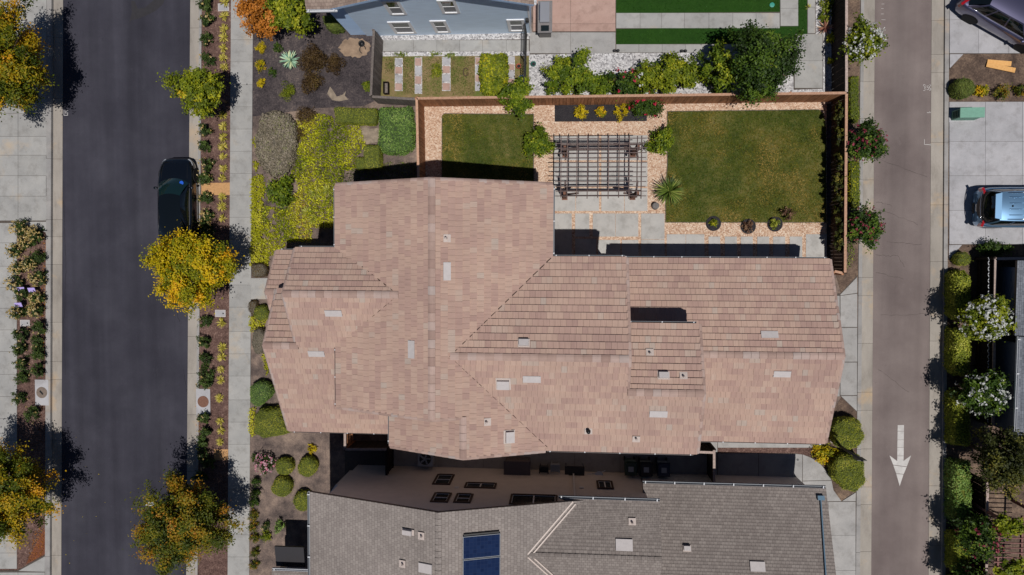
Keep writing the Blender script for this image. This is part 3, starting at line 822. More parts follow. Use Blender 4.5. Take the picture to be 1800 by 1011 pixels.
# --- east end of the house: garage apron, beds and the curved path
ap = sheet('garage_apron', [(1400, 520), (1478, 516), (1507, 484), (1506, 724), (1478, 697), (1400, 697)], -0.008, 'joint', 0.06)
for q in ([(1400, 520), (1476, 520), (1476, 575), (1400, 575)], [(1400, 576), (1476, 576), (1476, 636), (1400, 636)], [(1400, 637), (1476, 637), (1476, 697), (1400, 697)],
          [(1477, 518), (1507, 487), (1507, 515), (1477, 519.5)], [(1477, 520), (1507, 516), (1507, 575), (1477, 575)], [(1477, 576), (1507, 576), (1507, 636), (1477, 636)], [(1477, 637), (1506.5, 637), (1506.5, 695), (1477, 695)], [(1478, 696), (1506.3, 696), (1506.3, 723)]):
    part(ap, 'slab', MB().prism(inset([P(*a) for a in q], 0.006), -0.06, 0.010), 'garage_concrete')
sheet('bed_by_garage', [(1440, 760), (1480, 698), (1506, 725), (1506, 860), (1478, 882), (1440, 830)], -0.011, 'east_soil', 0.05)
sheet('bark_strip', [(1262, 787), (1420, 787), (1450, 791), (1468, 815), (1466, 838), (1440, 815), (1400, 798), (1262, 796)], -0.006, 'bark_bed', 0.05)
cp = sheet('curved_path', [(1262, 796), (1400, 797), (1425, 803), (1447, 818), (1462, 842), (1464, 884), (1262, 884)], -0.004, 'joint', 0.05)
part(cp, 'slab', MB().prism([P(*a) for a in [(1262, 797), (1333, 797), (1333, 850), (1262, 850)]], -0.05, 0.010), 'garage_concrete')
part(cp, 'slab', MB().prism([P(*a) for a in [(1334, 797), (1399, 798), (1410, 799), (1410, 850), (1334, 850)]], -0.05, 0.011), 'garage_concrete')
part(cp, 'slab', MB().prism([P(*a) for a in [(1411, 799), (1426, 805), (1442, 816), (1454, 830), (1461, 844), (1411, 845)]], -0.05, 0.010), 'garage_concrete')
part(cp, 'slab', MB().prism([P(*a) for a in [(1411, 846), (1461.5, 845), (1465, 862), (1479, 881), (1411, 881)]], -0.05, 0.012), 'garage_concrete')
sc_ = sheet('strip_by_wall', [(1262, 776), (1430, 776), (1430, 787), (1262, 787)], -0.003, 'garage_concrete', 0.05)
sa = sheet('south_apron', [(1400, 882), (1478, 882), (1504, 866), (1503, 1270), (1400, 1270)], -0.008, 'joint', 0.06)
slabs(sa, [1400, 1456, 1504], [882, 941, 1003, 1070, 1140, 1210], 0.010, 'garage_concrete', 0.006, lean=0)
part(sa, 'slab', MB().prism([P(*a) for a in [(1480, 881), (1504, 866), (1504, 881)]], -0.05, 0.010), 'garage_concrete')
# side yard between the houses
sy = sheet('side_yard', [(606, 775), (1262, 775), (1262, 880), (606, 880)], -0.008, 'joint', 0.05)
slabs(sy, [690, 770, 850, 930, 1010, 1090, 1170, 1261], [776, 830, 878], 0.010, 'garage_concrete', 0.006)

# --- east parcel
sheet('east_parcel', [(aD(Y0), Y0), (2250, Y0), (2250, Y1), (aD(Y1), Y1)], -0.03, 'east_soil', 0.2)
ed1 = sheet('drive_north', [(1669, Y0), (2200, Y0), (2200, 91), (1694, 95), (1669.5, 121)], 0.0, 'joint', 0.1)
slabs(ed1, [1669, 1720, 1773, 1830, 1890, 1950, 2100], [-250, -160, -70, 35, 94], 0.012, 'drive_concrete', 0.006)
part(ed1, 'slab', MB().prism([P(1669.5, 95.5), P(1693, 95.5), P(1669.5, 120)], -0.06, 0.012), 'drive_concrete')
ed2 = sheet('drive_south', [(1669, 179), (2200, 177), (2200, 428), (1692, 430), (1668, 457)], 0.0, 'joint', 0.1)
slabs(ed2, [1668.5, 1732, 1797, 1860, 1930, 2000, 2100], [179, 249, 309, 370, 429.5], 0.012, 'drive_concrete', 0.006)
part(ed2, 'slab', MB().prism([P(1668, 431), P(1691, 430.5), P(1668, 456)], -0.06, 0.012), 'drive_concrete')
# painted arrow and survey marks
def mark(name, label, quads, z, mat='road_paint'):
    base = thing(name, label, 'road marking', P3(quads[0][0][0], quads[0][0][1], z))
    for q in quads:
        part(base, 'stroke', MB().prism([P(*a) for a in q], z - 0.001, z + 0.004), mat)
    return base
mark('road_arrow', 'large white painted arrow pointing down the alley', [
    [(1579.5, 748), (1590.5, 748), (1590.5, 758.6), (1579.3, 758.6)], [(1579.3, 759.2), (1590.5, 759.2), (1590.3, 773.6), (1579, 773.8)], [(1579, 774.4), (1590.3, 774.2), (1590.1, 787), (1578.8, 787)], [(1578.8, 787.6), (1590.1, 787.6), (1590, 802), (1578.7, 802)],
    [(1578.7, 802.6), (1590, 802.6), (1589.6, 811.4), (1603, 801.5), (1595.5, 821), (1571.5, 818), (1565, 801.5), (1578.5, 811.5)], [(1571.8, 819), (1595.2, 822), (1590, 834.4), (1576.6, 833)], [(1576.8, 833.7), (1589.6, 835.2), (1583, 855.5)]], -0.088)
def strokes(lines, w=0.75):
    out = []
    for (x0, y0, x1, y1) in lines:
        dx, dy = x1-x0, y1-y0; l = math.hypot(dx, dy); ox, oy = -dy/l*w/2, dx/l*w/2
        out.append([(x0+ox, y0+oy), (x1+ox, y1+oy), (x1-ox, y1-oy), (x0-ox, y0-oy)])
    return out
mark('survey_mark', 'white sprayed survey box with letters inside near the alley gutter', strokes([(1625, 148, 1625, 151), (1625, 148, 1628, 148), (1624.5, 158.5, 1628, 158.5), (1636, 147.5, 1638, 150), (1627, 150.5, 1630, 150.5), (1627, 150.5, 1627, 156), (1627, 153, 1629.5, 153), (1627, 156, 1630, 156), (1631.5, 150.5, 1634, 150), (1631.5, 150.5, 1631.5, 153), (1631.5, 153, 1634, 153.5), (1634, 153.5, 1633.8, 157), (1633.8, 157, 1631, 157), (1635.5, 151, 1637.5, 150.5), (1635.5, 151, 1635.5, 154), (1635.5, 154, 1637.8, 154.5), (1637.8, 154.5, 1637.5, 158), (1637.5, 158, 1635, 158)]), -0.088)
mark('survey_mark', 'small white sprayed tee mark beside the alley gutter', strokes([(1631, 197.5, 1638, 197.5), (1636, 195, 1636, 197.5)]), -0.088)
mark('survey_mark', 'white sprayed corner bracket at the alley gutter', strokes([(1626.5, 244.5, 1626.5, 253.5), (1626.5, 253.5, 1638, 254), (1637, 252, 1637, 255.5)]), -0.088)
mark('survey_mark', 'small white sprayed box of letters at the street gutter', strokes([(109.5, 192.5, 109.5, 202), (109.5, 202, 116, 202), (116, 202, 116, 192.5), (111, 194.5, 114, 194.5), (111, 196.5, 114, 196.5), (113, 194.5, 113, 199.5)]), -0.128)
mark('survey_mark', 'row of faint white dashes at the top of the alley', strokes([(1551, 6, 1556, 6), (1550.5, 14, 1554.5, 14), (1550, 23.5, 1555, 23.5), (1551, 33.5, 1558, 34)], 0.5), -0.088)
# tar crack lines in the alley
plain('crack', rgb(74, 66, 64), 0.95)
cr = MB(); rr = random.Random(9)
for (x0, y0, x1, y1) in ((1541, 277, 1632, 312), (1541, 354, 1570, 362), (1541, 366, 1615, 394), (1560, 425, 1622, 430), (1541, 449, 1580, 450), (1541, 480, 1590, 490), (1580, 450, 1592, 470), (1549, 555, 1630, 552), (1545, 650, 1600, 690)):
    k = 9; pr = None
    for i in range(k+1):
        u = i/k
        q = P(x0 + (x1-x0)*u, y0 + (y1-y0)*u + rr.uniform(-1.5, 1.5))
        if pr: cr.bar((pr[0], pr[1], -0.0885), (q[0], q[1], -0.0885), rr.uniform(0.008, 0.02), 0.003)
        pr = q
tag(link('alley_cracks', cr.mesh('alley_cracks'), 'crack'), None, kind='structure')
plain('oil_stain', rgb(44, 42, 46), 0.8, var=0.15)
sheet('asphalt_patch', [(228, 0), (234, 0), (240, 14), (252, 12), (272, -5), (290, -12), (284, 6), (270, 18), (252, 27), (238, 32), (228, 34), (224, 40), (229, 20)], -0.1285, 'oil_stain', 0.004)

sk = MB(); rr = random.Random(21)
for (x0, y0, x1, y1) in ((109, 352, 113, 470), (113, 470, 110, 560), (108, 560, 112, 660), (306, 520, 310, 556), (309, 556, 314, 566), (320, 650, 326, 690)):
    k = 12; pr = None
    for i in range(k+1):
        u = i/k
        q = P(x0 + (x1-x0)*u + rr.uniform(-0.6, 0.6), y0 + (y1-y0)*u)
        if pr: sk.bar((pr[0], pr[1], -0.1285), (q[0], q[1], -0.1285), rr.uniform(0.01, 0.022), 0.003)
        pr = q
plain('street_crack', rgb(34, 33, 38), 0.95)
tag(link('street_cracks', sk.mesh('street_cracks'), 'street_crack'), None, kind='structure')

# ------------------------------------------------------------------ roofs
def tile_material(name, stops, streak=(0.8, 1.12)):
    m, nt, out = _nodes(name)
    p = N(nt, 'ShaderNodeBsdfPrincipled', Roughness=0.85)
    p.inputs['Specular IOR Level'].default_value = 0.25
    at = N(nt, 'ShaderNodeAttribute', attribute_name='tint')
    c = ramp(nt, stops, at.outputs['Fac'])
    uv = coord(nt, 'UV')
    s = noise(nt, 1.0, 4, 0.6, uv, (34, 1.6, 1))
    c = mixc(nt, 0.8, c, ramp(nt, [(0.28, (streak[0],)*3 + (1,)), (0.72, (streak[1],)*3 + (1,))], s), 'MULTIPLY')
    wz = noise(nt, 0.5, 5, 0.6, wpos(nt))
    c = mixc(nt, 0.7, c, ramp(nt, [(0.3, (0.86, 0.84, 0.84, 1)), (0.7, (1.1, 1.08, 1.05, 1))], wz), 'MULTIPLY')
    nt.links.new(c, p.inputs['Base Color'])
    nt.links.new(bump(nt, s, 0.25, 0.006), p.inputs['Normal'])
    nt.links.new(p.outputs[0], out.inputs[0])
TILE = [(0.0, rgb(164, 136, 127)), (0.3, rgb(173, 145, 134)), (0.6, rgb(179, 152, 138)), (0.85, rgb(182, 156, 142)), (1.0, rgb(177, 161, 150))]
tile_material('roof_tile', TILE)
def cap_material():
    m, nt, out = _nodes('ridge_tile')
    p = N(nt, 'ShaderNodeBsdfPrincipled', Roughness=0.85)
    oi = nt.nodes.new('ShaderNodeObjectInfo')
    c = ramp(nt, [(0.0, rgb(154, 128, 118)), (0.35, rgb(170, 145, 134)), (0.7, rgb(180, 156, 146)), (1.0, rgb(172, 158, 152))], oi.outputs['Random'])
    c = mixc(nt, 0.7, c, ramp(nt, [(0.3, (0.82, 0.8, 0.79, 1)), (0.7, (1.08, 1.07, 1.06, 1))], noise(nt, 3.0, 5, 0.65, wpos(nt))), 'MULTIPLY')
    nt.links.new(c, p.inputs['Base Color'])
    nt.links.new(p.outputs[0], out.inputs[0])
cap_material()
plain('roof_deck', rgb(92, 66, 58), 0.9)
plain('gutter_metal', rgb(122, 126, 132), 0.7)
plain('gutter_brown', rgb(84, 74, 74), 0.5, metal=0.2)
plain('bracket_white', rgb(196, 198, 202), 0.6)
plain('stucco_tan', rgb(178, 152, 132), 0.95, var=0.08, scale=3, bmp=0.4)
plain('vent_white', rgb(188, 181, 179), 0.6, var=0.06)
plain('vent_flash', rgb(190, 176, 168), 0.6, var=0.06)
plain('black_plastic', rgb(24, 24, 26), 0.5)
plain('window_glass', (0.012, 0.018, 0.02, 1), 0.06, spec=0.8)
plain('white_trim', rgb(226, 226, 228), 0.6)

DIRS = {'N': (Vector((-1,0)), Vector((0,-1))), 'S': (Vector((1,0)), Vector((0,1))), 'E': (Vector((0,1)), Vector((-1,0))), 'W': (Vector((0,-1)), Vector((1,0)))}
class Slope:
    """one roof plane: faces dir, eave coordinate, eave height, pitch, plan outline"""
    def __init__(s, face, eave, z0, m, poly):
        s.face, s.eave, s.z0, s.m, s.poly = face, eave, z0, m, poly
        s.v, s.u = DIRS[face]
    def d(s, x, y):
        return {'N': s.eave - y, 'S': y - s.eave, 'E': s.eave - x, 'W': x - s.eave}[s.face]
    def z(s, x, y):
        return s.z0 + s.m*s.d(x, y)
    def sd(s, x, y):
        return (x*s.v.x + y*s.v.y, s.d(x, y))
    def xy(s, a, d):
        if s.face == 'N': return (-a, s.eave - d)
        if s.face == 'S': return (a, s.eave + d)
        if s.face == 'E': return (s.eave - d, a)
        return (s.eave + d, -a)
    def frame(s):
        v3 = Vector((s.v.x, s.v.y, 0)); u3 = Vector((s.u.x, s.u.y, s.m)).normalized()
        return v3, u3, v3.cross(u3)
    def spans(s, d):
        q = [s.sd(x, y) for x, y in s.poly]; xs = []
        for i in range(len(q)):
            (a0, d0), (a1, d1) = q[i], q[(i+1) % len(q)]
            if (d0 <= d) != (d1 <= d):
                xs.append(a0 + (a1-a0)*(d-d0)/(d1-d0))
        return sorted(xs)
    def dmax(s):
        return max(s.sd(x, y)[1] for x, y in s.poly)
def roof_z(slopes, x, y):
    best = -9; bs = None
    for s in slopes:
        if in_poly(np.array([[x, y]]), s.poly)[0]:
            z = s.z(x, y)
            if z > best: best, bs = z, s
    return best, bs
def on_roof(slopes, px, py, z=6.0):
    s = None
    for _ in range(12):
        x, y = P(px, py, z)
        zz, s2 = roof_z(slopes, x, y)
        if s2 is None: break
        z = zz; s = s2
    x, y = P(px, py, z)
    return Vector((x, y, z)), s
def decks(slopes, t=0.13, drop=0.0):
    mb = MB()
    for s in slopes: deck(mb, s, t, drop)
    return mb
def deck(mb, s, t, drop):
    n = len(s.poly)
    top = [(x, y, s.z(x, y) - drop) for x, y in s.poly]
    bot = [(x, y, s.z(x, y) - drop - t) for x, y in s.poly]
    vs = bot + top
    fs = [tuple(range(n-1, -1, -1)), tuple(range(n, 2*n))] + [(i, (i+1) % n, n+(i+1) % n, n+i) for i in range(n)]
    mb.add(vs, fs)
def tile_roof(roof, slopes, W=0.235, E=0.305, single=290, seed=1):
    rng = random.Random(seed)
    tiles = []
    for s in slopes:
        cs = 1/math.sqrt(1 + s.m*s.m)
        eh = E*cs
        D = s.dmax(); nrow = max(1, int(round(D/eh))); eh = D/nrow
        el = eh/cs
        row_t = rng.random()
        for i in range(nrow):
            d0, d1 = i*eh, (i+1)*eh
            A, Bv = s.spans(d0 + 0.004), s.spans(d1 - 0.004)
            for k in range(0, min(len(A), len(Bv)) - 1, 2):
                a0, a1 = min(A[k], Bv[k]), max(A[k+1], Bv[k+1])
                p = a0 - rng.uniform(0, W)
                run_t = rng.random(); left = 0
                while p < a1:
                    q0, q1 = max(p, a0), min(p + W, a1)
                    if left <= 0:
                        run_t = rng.random(); left = rng.choice((1, 1, 1, 2, 2, 3, 4))
                    left -= 1
                    if q1 - q0 > 0.03:
                        tiles.append((s, (q0+q1)/2, d0, q1-q0, el, min(1, max(0, 0.12 + 0.76*run_t + rng.gauss(0, 0.1))), rng.uniform(-0.006, 0.006)))
                    p += W
    # geometry of one tile in its own frame: x along the eave, y up the slope, z off the roof
    def geo(w, el):
        h = w/2 - 0.003
        lo, hi = -0.035, el + 0.01
        return [(-h, lo, 0.012), (h, lo, 0.012), (h, hi, -0.02), (-h, hi, -0.02), (-h, lo, 0.092), (h, lo, 0.092), (h, hi, 0.012), (-h, hi, 0.012)]
    FS = [(3,2,1,0),(4,5,6,7),(0,1,5,4),(1,2,6,5),(2,3,7,6),(3,0,4,7)]
    full = [t for t in tiles if abs(t[3]-W) < 1e-4]
    full.sort(key=lambda t: -(t[0].z0 + t[0].m*t[2]))
    # keep to tiles in the open: those on the wide wing and main slopes
    chosen = set(id(t) for t in full[:single])
    V, F, T, U = [], [], [], []
    cache = {}
    for t in tiles:
        s, a, d, w, el, tint, jz = t
        x, y = s.xy(a, d)
        v3, u3, n3 = s.frame()
        o = Vector((x, y, s.z0 + s.m*d + jz))
        if id(t) in chosen:
            key = (round(el, 3), int(tint*9.99))
            if key not in cache:
                me = MB().add(geo(W, el), FS).mesh('tile')
                at = me.attributes.new('tint', 'FLOAT', 'POINT')
                at.data.foreach_set('value', [(key[1]+0.5)/10]*8)
                ul = me.uv_layers.new(name='UVMap')
                r1, r2 = rng.uniform(0, 50), rng.uniform(0, 50)
                for li, l in enumerate(me.loops):
                    c = me.vertices[l.vertex_index].co
                    ul.data[li].uv = (c.x + r1, c.y + r2)
                cache[key] = me
            ob = link('tile', cache[key], 'roof_tile', roof)
            ob.matrix_basis = Matrix.Translation(o) @ Matrix((v3, u3, n3)).transposed().to_4x4()
        else:
            b = len(V)
            r1, r2 = rng.uniform(0, 50), rng.uniform(0, 50)
            g = geo(w, el)
            for c in g:
                V.append(o + v3*c[0] + u3*c[1] + n3*c[2]); T.append(tint)
            for f in FS:
                F.append(tuple(b+i for i in f)); U.extend([(g[i][0]+r1, g[i][1]+r2) for i in f])
    me = bpy.data.meshes.new('roof_tiles')
    me.from_pydata([tuple(v) for v in V], [], F)
    at = me.attributes.new('tint', 'FLOAT', 'POINT'); at.data.foreach_set('value', T)
    ul = me.uv_layers.new(name='UVMap'); ul.data.foreach_set('uv', np.array(U, dtype=np.float32).ravel())
    link('roof_tiles', me, 'roof_tile', roof)['kind'] = 'stuff'
CAPC = {}
def caps(roof, p, q, piece=0.36, half=0.15, name='ridge_cap', mat='ridge_tile', drop=0.055, flat=False):
    p = Vector(p); q = Vector(q); L = (q-p).length; n = max(1, int(round(L/piece))); l = L/n
    d = (q-p).normalized(); side = d.cross(Vector((0,0,1))).normalized(); up = side.cross(d)
    key = (round(l, 2), half, drop, mat)
    if key not in CAPC:
        m = MB()
        pr = [(-half, -drop), (-half*0.45, -0.012), (0, 0.0), (half*0.45, -0.012), (half, -drop)]
        t = 0.03
        ring = lambda yy, dz: [(a, yy, b+dz) for a, b in pr] + [(a, yy, b+dz-t) for a, b in reversed(pr)]
        k = 10
        vs = ring(-0.03, 0.03) + ring(l, 0.0)
        m.add(vs, [tuple(range(k)), tuple(range(2*k-1, k-1, -1))] + [(i, i+k, (i+1) % k + k, (i+1) % k) for i in range(k)])
        CAPC[key] = m.mesh(name)
    for i in range(n):
        o = link(name, CAPC[key], mat, roof)
        o.matrix_basis = Matrix.Translation(p + d*l*i + Vector((0, 0, 0.085))) @ Matrix((side, d, up)).transposed().to_4x4()
def gutter(h, p, q, mat='gutter_metal', w=0.095, brk=1.3):
    p = Vector(p); q = Vector(q); d = (q-p).normalized(); sd = d.cross(Vector((0,0,1))).normalized()
    m = MB(); up = Vector((0,0,1)); c = (p+q)/2; L = (q-p).length/2
    m.obox(c - up*0.10, d, sd, up, L, w/2, 0.008)
    m.obox(c + sd*w/2 - up*0.05, d, sd, up, L, 0.008, 0.055)
    m.obox(c - sd*w/2 - up*0.05, d, sd, up, L, 0.008, 0.055)
    g = part(h, 'gutter', m, mat)
    n = max(2, int(2*L/brk)+1)
    for i in range(n):
        bp = p + d*(0.12 + (2*L-0.24)*i/(n-1))
        o = link('bracket', BRK, 'bracket_white', g)
        o.matrix_parent_inverse = Matrix.Identity(4)
        o.matrix_basis = Matrix.Translation(bp + up*0.012) @ Matrix((d, sd, up)).transposed().to_4x4()
BRK = MB().box(-0.025, -0.06, -0.012, 0.025, 0.06, 0.012).mesh('bracket')
def gable_block(h, axis, a0, a1, lo, hi, rc, ze, zr, mat, name='wall'):
    """walls with gables: axis 'Y' means the ridge runs along Y between a0 and a1, section from lo to hi with the ridge at rc"""
    sec = [(lo, -0.05), (hi, -0.05), (hi, ze[1]), (rc, zr), (lo, ze[0])]
    n = 5
    if axis == 'Y':
        vs = [(x, a0, z) for x, z in sec] + [(x, a1, z) for x, z in sec]
    else:
        vs = [(a0, x, z) for x, z in sec] + [(a1, x, z) for x, z in sec]
    part(h, name, MB().add(vs, [tuple(range(n)), tuple(range(2*n-1, n-1, -1))] + [(i, (i+1) % n, n+(i+1) % n, n+i) for i in range(n)]), mat)

# ------------------------------------------------------------------ the pink tiled house in the middle
H1 = thing('tiled_house', 'large house with pinkish concrete tile roof filling the middle', 'house', (-1.0, -3.0, 0))
mainW = Slope('W', -9.8, 5.9, 0.435, [(-9.8, 3.15), (-5.2, 3.15), (-5.2, -6.6), (-9.8, -6.6)])
mainE = Slope('E', -0.38, 5.9, 0.415, [(-5.2, 3.15), (-0.38, 3.15), (-0.38, 0.04), (-4.5, -4.03), (-0.38, -8.3), (-3.98, -8.3), (-3.98, -6.6), (-5.2, -6.6)])
wingN = Slope('N', 0.04, 5.9, 0.417, [(-4.5, -4.03), (2.8, -4.03), (2.8, 0.04), (-0.38, 0.04)])
wingS = Slope('S', -8.26, 5.9, 0.402, [(-4.5, -4.03), (2.8, -4.03), (2.8, -5.5), (5.9, -5.5), (5.9, -8.26), (-0.38, -8.26)])
dormN = Slope('N', -2.77, 5.9, 0.406, [(2.8, -2.77), (5.9, -2.77), (5.9, -5.5), (2.8, -5.5)])
garN = Slope('N', 0.01, 2.9, 0.425, [(2.8, 0.01), (12.35, 0.01), (12.35, -4.2), (2.8, -4.2)])
garS = Slope('S', -8.47, 2.9, 0.419, [(5.6, -8.47), (12.35, -8.47), (12.35, -4.2), (5.6, -4.2)])
frN = Slope('N', 0.38, 5.906, 0.70, [(-11.65, 0.38), (-9.6, 0.38), (-6.7, -1.54), (-11.65, -1.54)])
frS = Slope('S', -8.4, 3.134, 0.60, [(-11.65, -1.54), (-6.7, -1.54), (-9.7, -3.87), (-8.6, -6.3), (-7.2, -6.3), (-7.2, -8.4), (-13.15, -8.4), (-13.15, -3.93), (-11.65, -3.93)])
bN = Slope('N', -1.5, 4.358, 0.60, [(-13.15, -1.5), (-11.6, -1.5), (-11.6, -3.93), (-13.15, -3.93)])
aN = Slope('N', 0.3, 2.5, 0.64, [(-13.95, 0.3), (-11.6, 0.3), (-11.6, -1.65), (-13.95, -1.65)])
aS = Slope('S', -3.4, 2.63, 0.64, [(-13.95, -3.4), (-11.6, -3.4), (-11.6, -1.65), (-13.95, -1.65)])
sgW = Slope('W', -7.41, 5.9, 0.434, [(-7.41, -8.3), (-3.98, -8.3), (-3.98, -6.3), (-7.41, -6.3)])
S1 = [mainW, mainE, wingN, wingS, dormN, garN, garS, frN, frS, bN, aN, aS, sgW]
R1 = part(H1, 'roof', decks(S1, 0.13, 0.02), 'roof_deck')
tile_roof(R1, S1)
plain('valley_dark', rgb(70, 52, 46), 0.8)
for s_, a, b in ((wingN, (-4.5, -4.03), (-0.4, 0.03)), (wingS, (-4.5, -4.03), (-0.5, -8.15)), (frN, (-6.72, -1.54), (-9.6, 0.36)), (frS, (-6.72, -1.54), (-9.72, -3.85))):
    n_ = 9; vm = MB()
    for i in range(n_):
        p_ = [a[0]+(b[0]-a[0])*i/n_, a[1]+(b[1]-a[1])*i/n_]; q_ = [a[0]+(b[0]-a[0])*(i+1.0)/n_, a[1]+(b[1]-a[1])*(i+1.0)/n_]
        vm.bar((p_[0], p_[1], s_.z(*p_)+0.078), (q_[0], q_[1], s_.z(*q_)+0.078), (0.028 if s_.face == 'N' else 0.012) + 0.006*(i % 3), 0.02)
    part(R1, 'valley_flashing', vm, 'valley_dark')['kind'] = 'stuff'
zr = 7.9
caps(R1, (-5.2, 3.18, zr), (-5.2, -6.6, zr))
caps(R1, (-4.45, -4.03, 7.6), (2.8, -4.03, 7.6))
caps(R1, (2.85, -5.5, 7.01), (5.93, -5.5, 7.01))
caps(R1, (5.93, -4.2, 4.69), (12.38, -4.2, 4.69))
caps(R1, (-6.75, -1.54, 7.25), (-11.68, -1.54, 7.25))
caps(R1, (-11.6, -3.93, 5.816), (-13.18, -3.93, 5.816))
caps(R1, (-11.7, -1.65, 3.75), (-13.98, -1.65, 3.75))
caps(R1, (-3.98, -6.6, 7.39), (-3.98, -8.33, 7.39))
def rake(s, x0, y0, x1, y1):
    caps(R1, (x0, y0, s.z(x0, y0)-0.03), (x1, y1, s.z(x1, y1)-0.03), 0.33, 0.09, 'rake_tile', drop=0.05)
rake(mainW, -9.8, 3.18, -5.2, 3.18); rake(mainE, -0.38, 3.18, -5.2, 3.18)
rake(mainW, -9.8, -6.62, -5.2, -6.62); rake(mainE, -3.98, -6.62, -5.2, -6.62)
rake(wingN, 2.82, 0.04, 2.82, -4.03); rake(wingS, 2.82, -5.3, 2.82, -4.03)
rake(dormN, 5.92, -2.77, 5.92, -5.5); rake(wingS, 5.92, -8.26, 5.92, -5.5)
rake(garN, 12.37, 0.01, 12.37, -4.2); rake(garS, 12.37, -8.47, 12.37, -4.2)
rake(frN, -11.67, 0.38, -11.67, -1.54); rake(frS, -11.67, -3.7, -11.67, -1.54)
rake(frS, -13.17, -8.4, -13.17, -3.93); rake(bN, -13.17, -1.5, -13.17, -3.93)
rake(aN, -13.97, 0.3, -13.97, -1.65); rake(aS, -13.97, -3.4, -13.97, -1.65)
rake(sgW, -7.41, -8.32, -3.98, -8.32); rake(mainE, -0.6, -8.32, -3.98, -8.32)
gutter(H1, (-9.87, 3.1, 5.9), (-9.87, 0.45, 5.9)); gutter(H1, (-9.87, -3.95, 5.9), (-9.87, -6.6, 5.9), 'gutter_brown')
gutter(H1, (-0.31, 3.1, 5.9), (-0.31, 0.12, 5.9)); gutter(H1, (-0.3, 0.11, 5.9), (2.75, 0.11, 5.9))
gutter(H1, (2.95, 0.08, 2.9), (12.25, 0.08, 2.9)); gutter(H1, (2.9, -2.70, 5.9), (5.8, -2.70, 5.9))
gutter(H1, (-0.5, -8.33, 5.9), (5.75, -8.33, 5.9), 'gutter_brown'); gutter(H1, (6.1, -8.54, 2.9), (12.25, -8.54, 2.9), 'gutter_brown')
gutter(H1, (-11.5, 0.45, 5.9), (-9.75, 0.45, 5.9)); gutter(H1, (-13.8, 0.37, 2.5), (-11.8, 0.37, 2.5))
gutter(H1, (-13.0, -8.47, 3.13), (-7.5, -8.47, 3.13), 'gutter_brown'); gutter(H1, (-7.48, -6.7, 5.9), (-7.48, -8.2, 5.9))
gable_block(H1, 'Y', -6.3, 2.85, -9.4, -0.8, -5.2, (5.85, 5.85), 7.65, 'stucco_tan')
gable_block(H1, 'X', -4.0, 2.55, -7.9, -0.4, -4.03, (5.8, 5.8), 7.35, 'stucco_tan')
gable_block(H1, 'X', 2.5, 5.65, -7.9, -3.1, -5.5, (5.8, 5.8), 6.8, 'stucco_tan')
gable_block(H1, 'X', 5.5, 12.05, -8.1, -0.35, -4.2, (2.8, 2.8), 4.45, 'stucco_tan')
gable_block(H1, 'X', 2.5, 5.6, -3.2, -0.35, -3.0, (3.95, 2.8), 3.95, 'stucco_tan')
gable_block(H1, 'X', -11.4, -9.0, -3.6, 0.02, -1.54, (5.6, 5.7), 6.95, 'stucco_tan')
gable_block(H1, 'X', -12.9, -9.0, -8.05, -2.0, -3.93, (3.0, 4.2), 5.5, 'stucco_tan')
gable_block(H1, 'X', -13.7, -11.3, -3.1, -0.05, -1.65, (2.4, 2.4), 3.5, 'stucco_tan')
gable_block(H1, 'Y', -8.0, -6.2, -7.0, -0.8, -3.98, (5.75, 5.85), 7.1, 'stucco_tan')
plain('garage_door_white', rgb(206, 200, 194), 0.7)
dr = part(H1, 'garage_door', MB().box(12.05, -6.9, 0, 12.10, -1.6, 2.2), 'garage_door_white')
for k in range(1, 4):
    part(dr, 'panel', MB().box(12.10, -6.8, 0.55*k - 0.5, 12.115, -1.7, 0.55*k - 0.05), 'garage_door_white')

def slope_piece(parent, name, slopes, px, py, w, l, h, mat, off=0.05, cat=None, rot=False):
    p, s = on_roof(slopes, px, py)
    if s is None: return None, None, None
    v3, u3, n3 = s.frame()
    o = part(parent, name, MB().obox(p + n3*(off + h/2), v3, u3, n3, w/2, l/2, h/2), mat)
    return p, s, o
def flat_vent(roof, slopes, px, py, w=0.74, l=0.31):
    slope_piece(roof, 'flat_tile_vent', slopes, px, py, w, l, 0.05, 'vent_white', 0.055)
def box_vent(roof, slopes, px, py, w=0.42, l=0.3, h=0.16, mat='vent_white'):
    p, s, o = slope_piece(roof, 'vent_flashing', slopes, px, py, w*1.25, l*1.4, 0.02, 'vent_flash', 0.075)
    if p is None: return
    v3, u3, n3 = s.frame()
    c = p + n3*(0.08 + h/2)
    hood = MB().obox(c, v3, u3, n3, w/2, l/2, h/2)
    part(roof, 'vent_hood', hood, mat)
def pipe_vent(roof, slopes, px, py, r=0.045, h=0.32, mat='vent_flash'):
    p, s, o = slope_piece(roof, 'pipe_flashing', slopes, px, py, 0.32, 0.3, 0.02, 'vent_flash', 0.075)
    if p is None: return
    m = MB().tube([p, p + Vector((0, 0, h))], r, 10)
    m.tube([p + Vector((0,0,0.02)), p + Vector((0,0,0.12))], [r*2.0, r*1.1], 10)
    part(roof, 'vent_pipe', m, mat, True)
for q in ((785, 477), (725, 614), (587, 549), (557, 620), (935, 665), (1157, 726), (1352, 589), (1374, 656)): flat_vent(R1, S1, *q)
for q in ((885, 673, 0.5, 0.4), (921, 604, 0.4, 0.26), (894, 767, 0.46, 0.36), (1166, 661, 0.4, 0.24)): box_vent(R1, S1, *q)
for q in ((785, 419), (856, 741), (1118, 770), (1142, 620), (1201, 661)): pipe_vent(R1, S1, *q)
pipe_vent(R1, S1, 1034, 756, 0.08, 0.4, 'black_plastic')

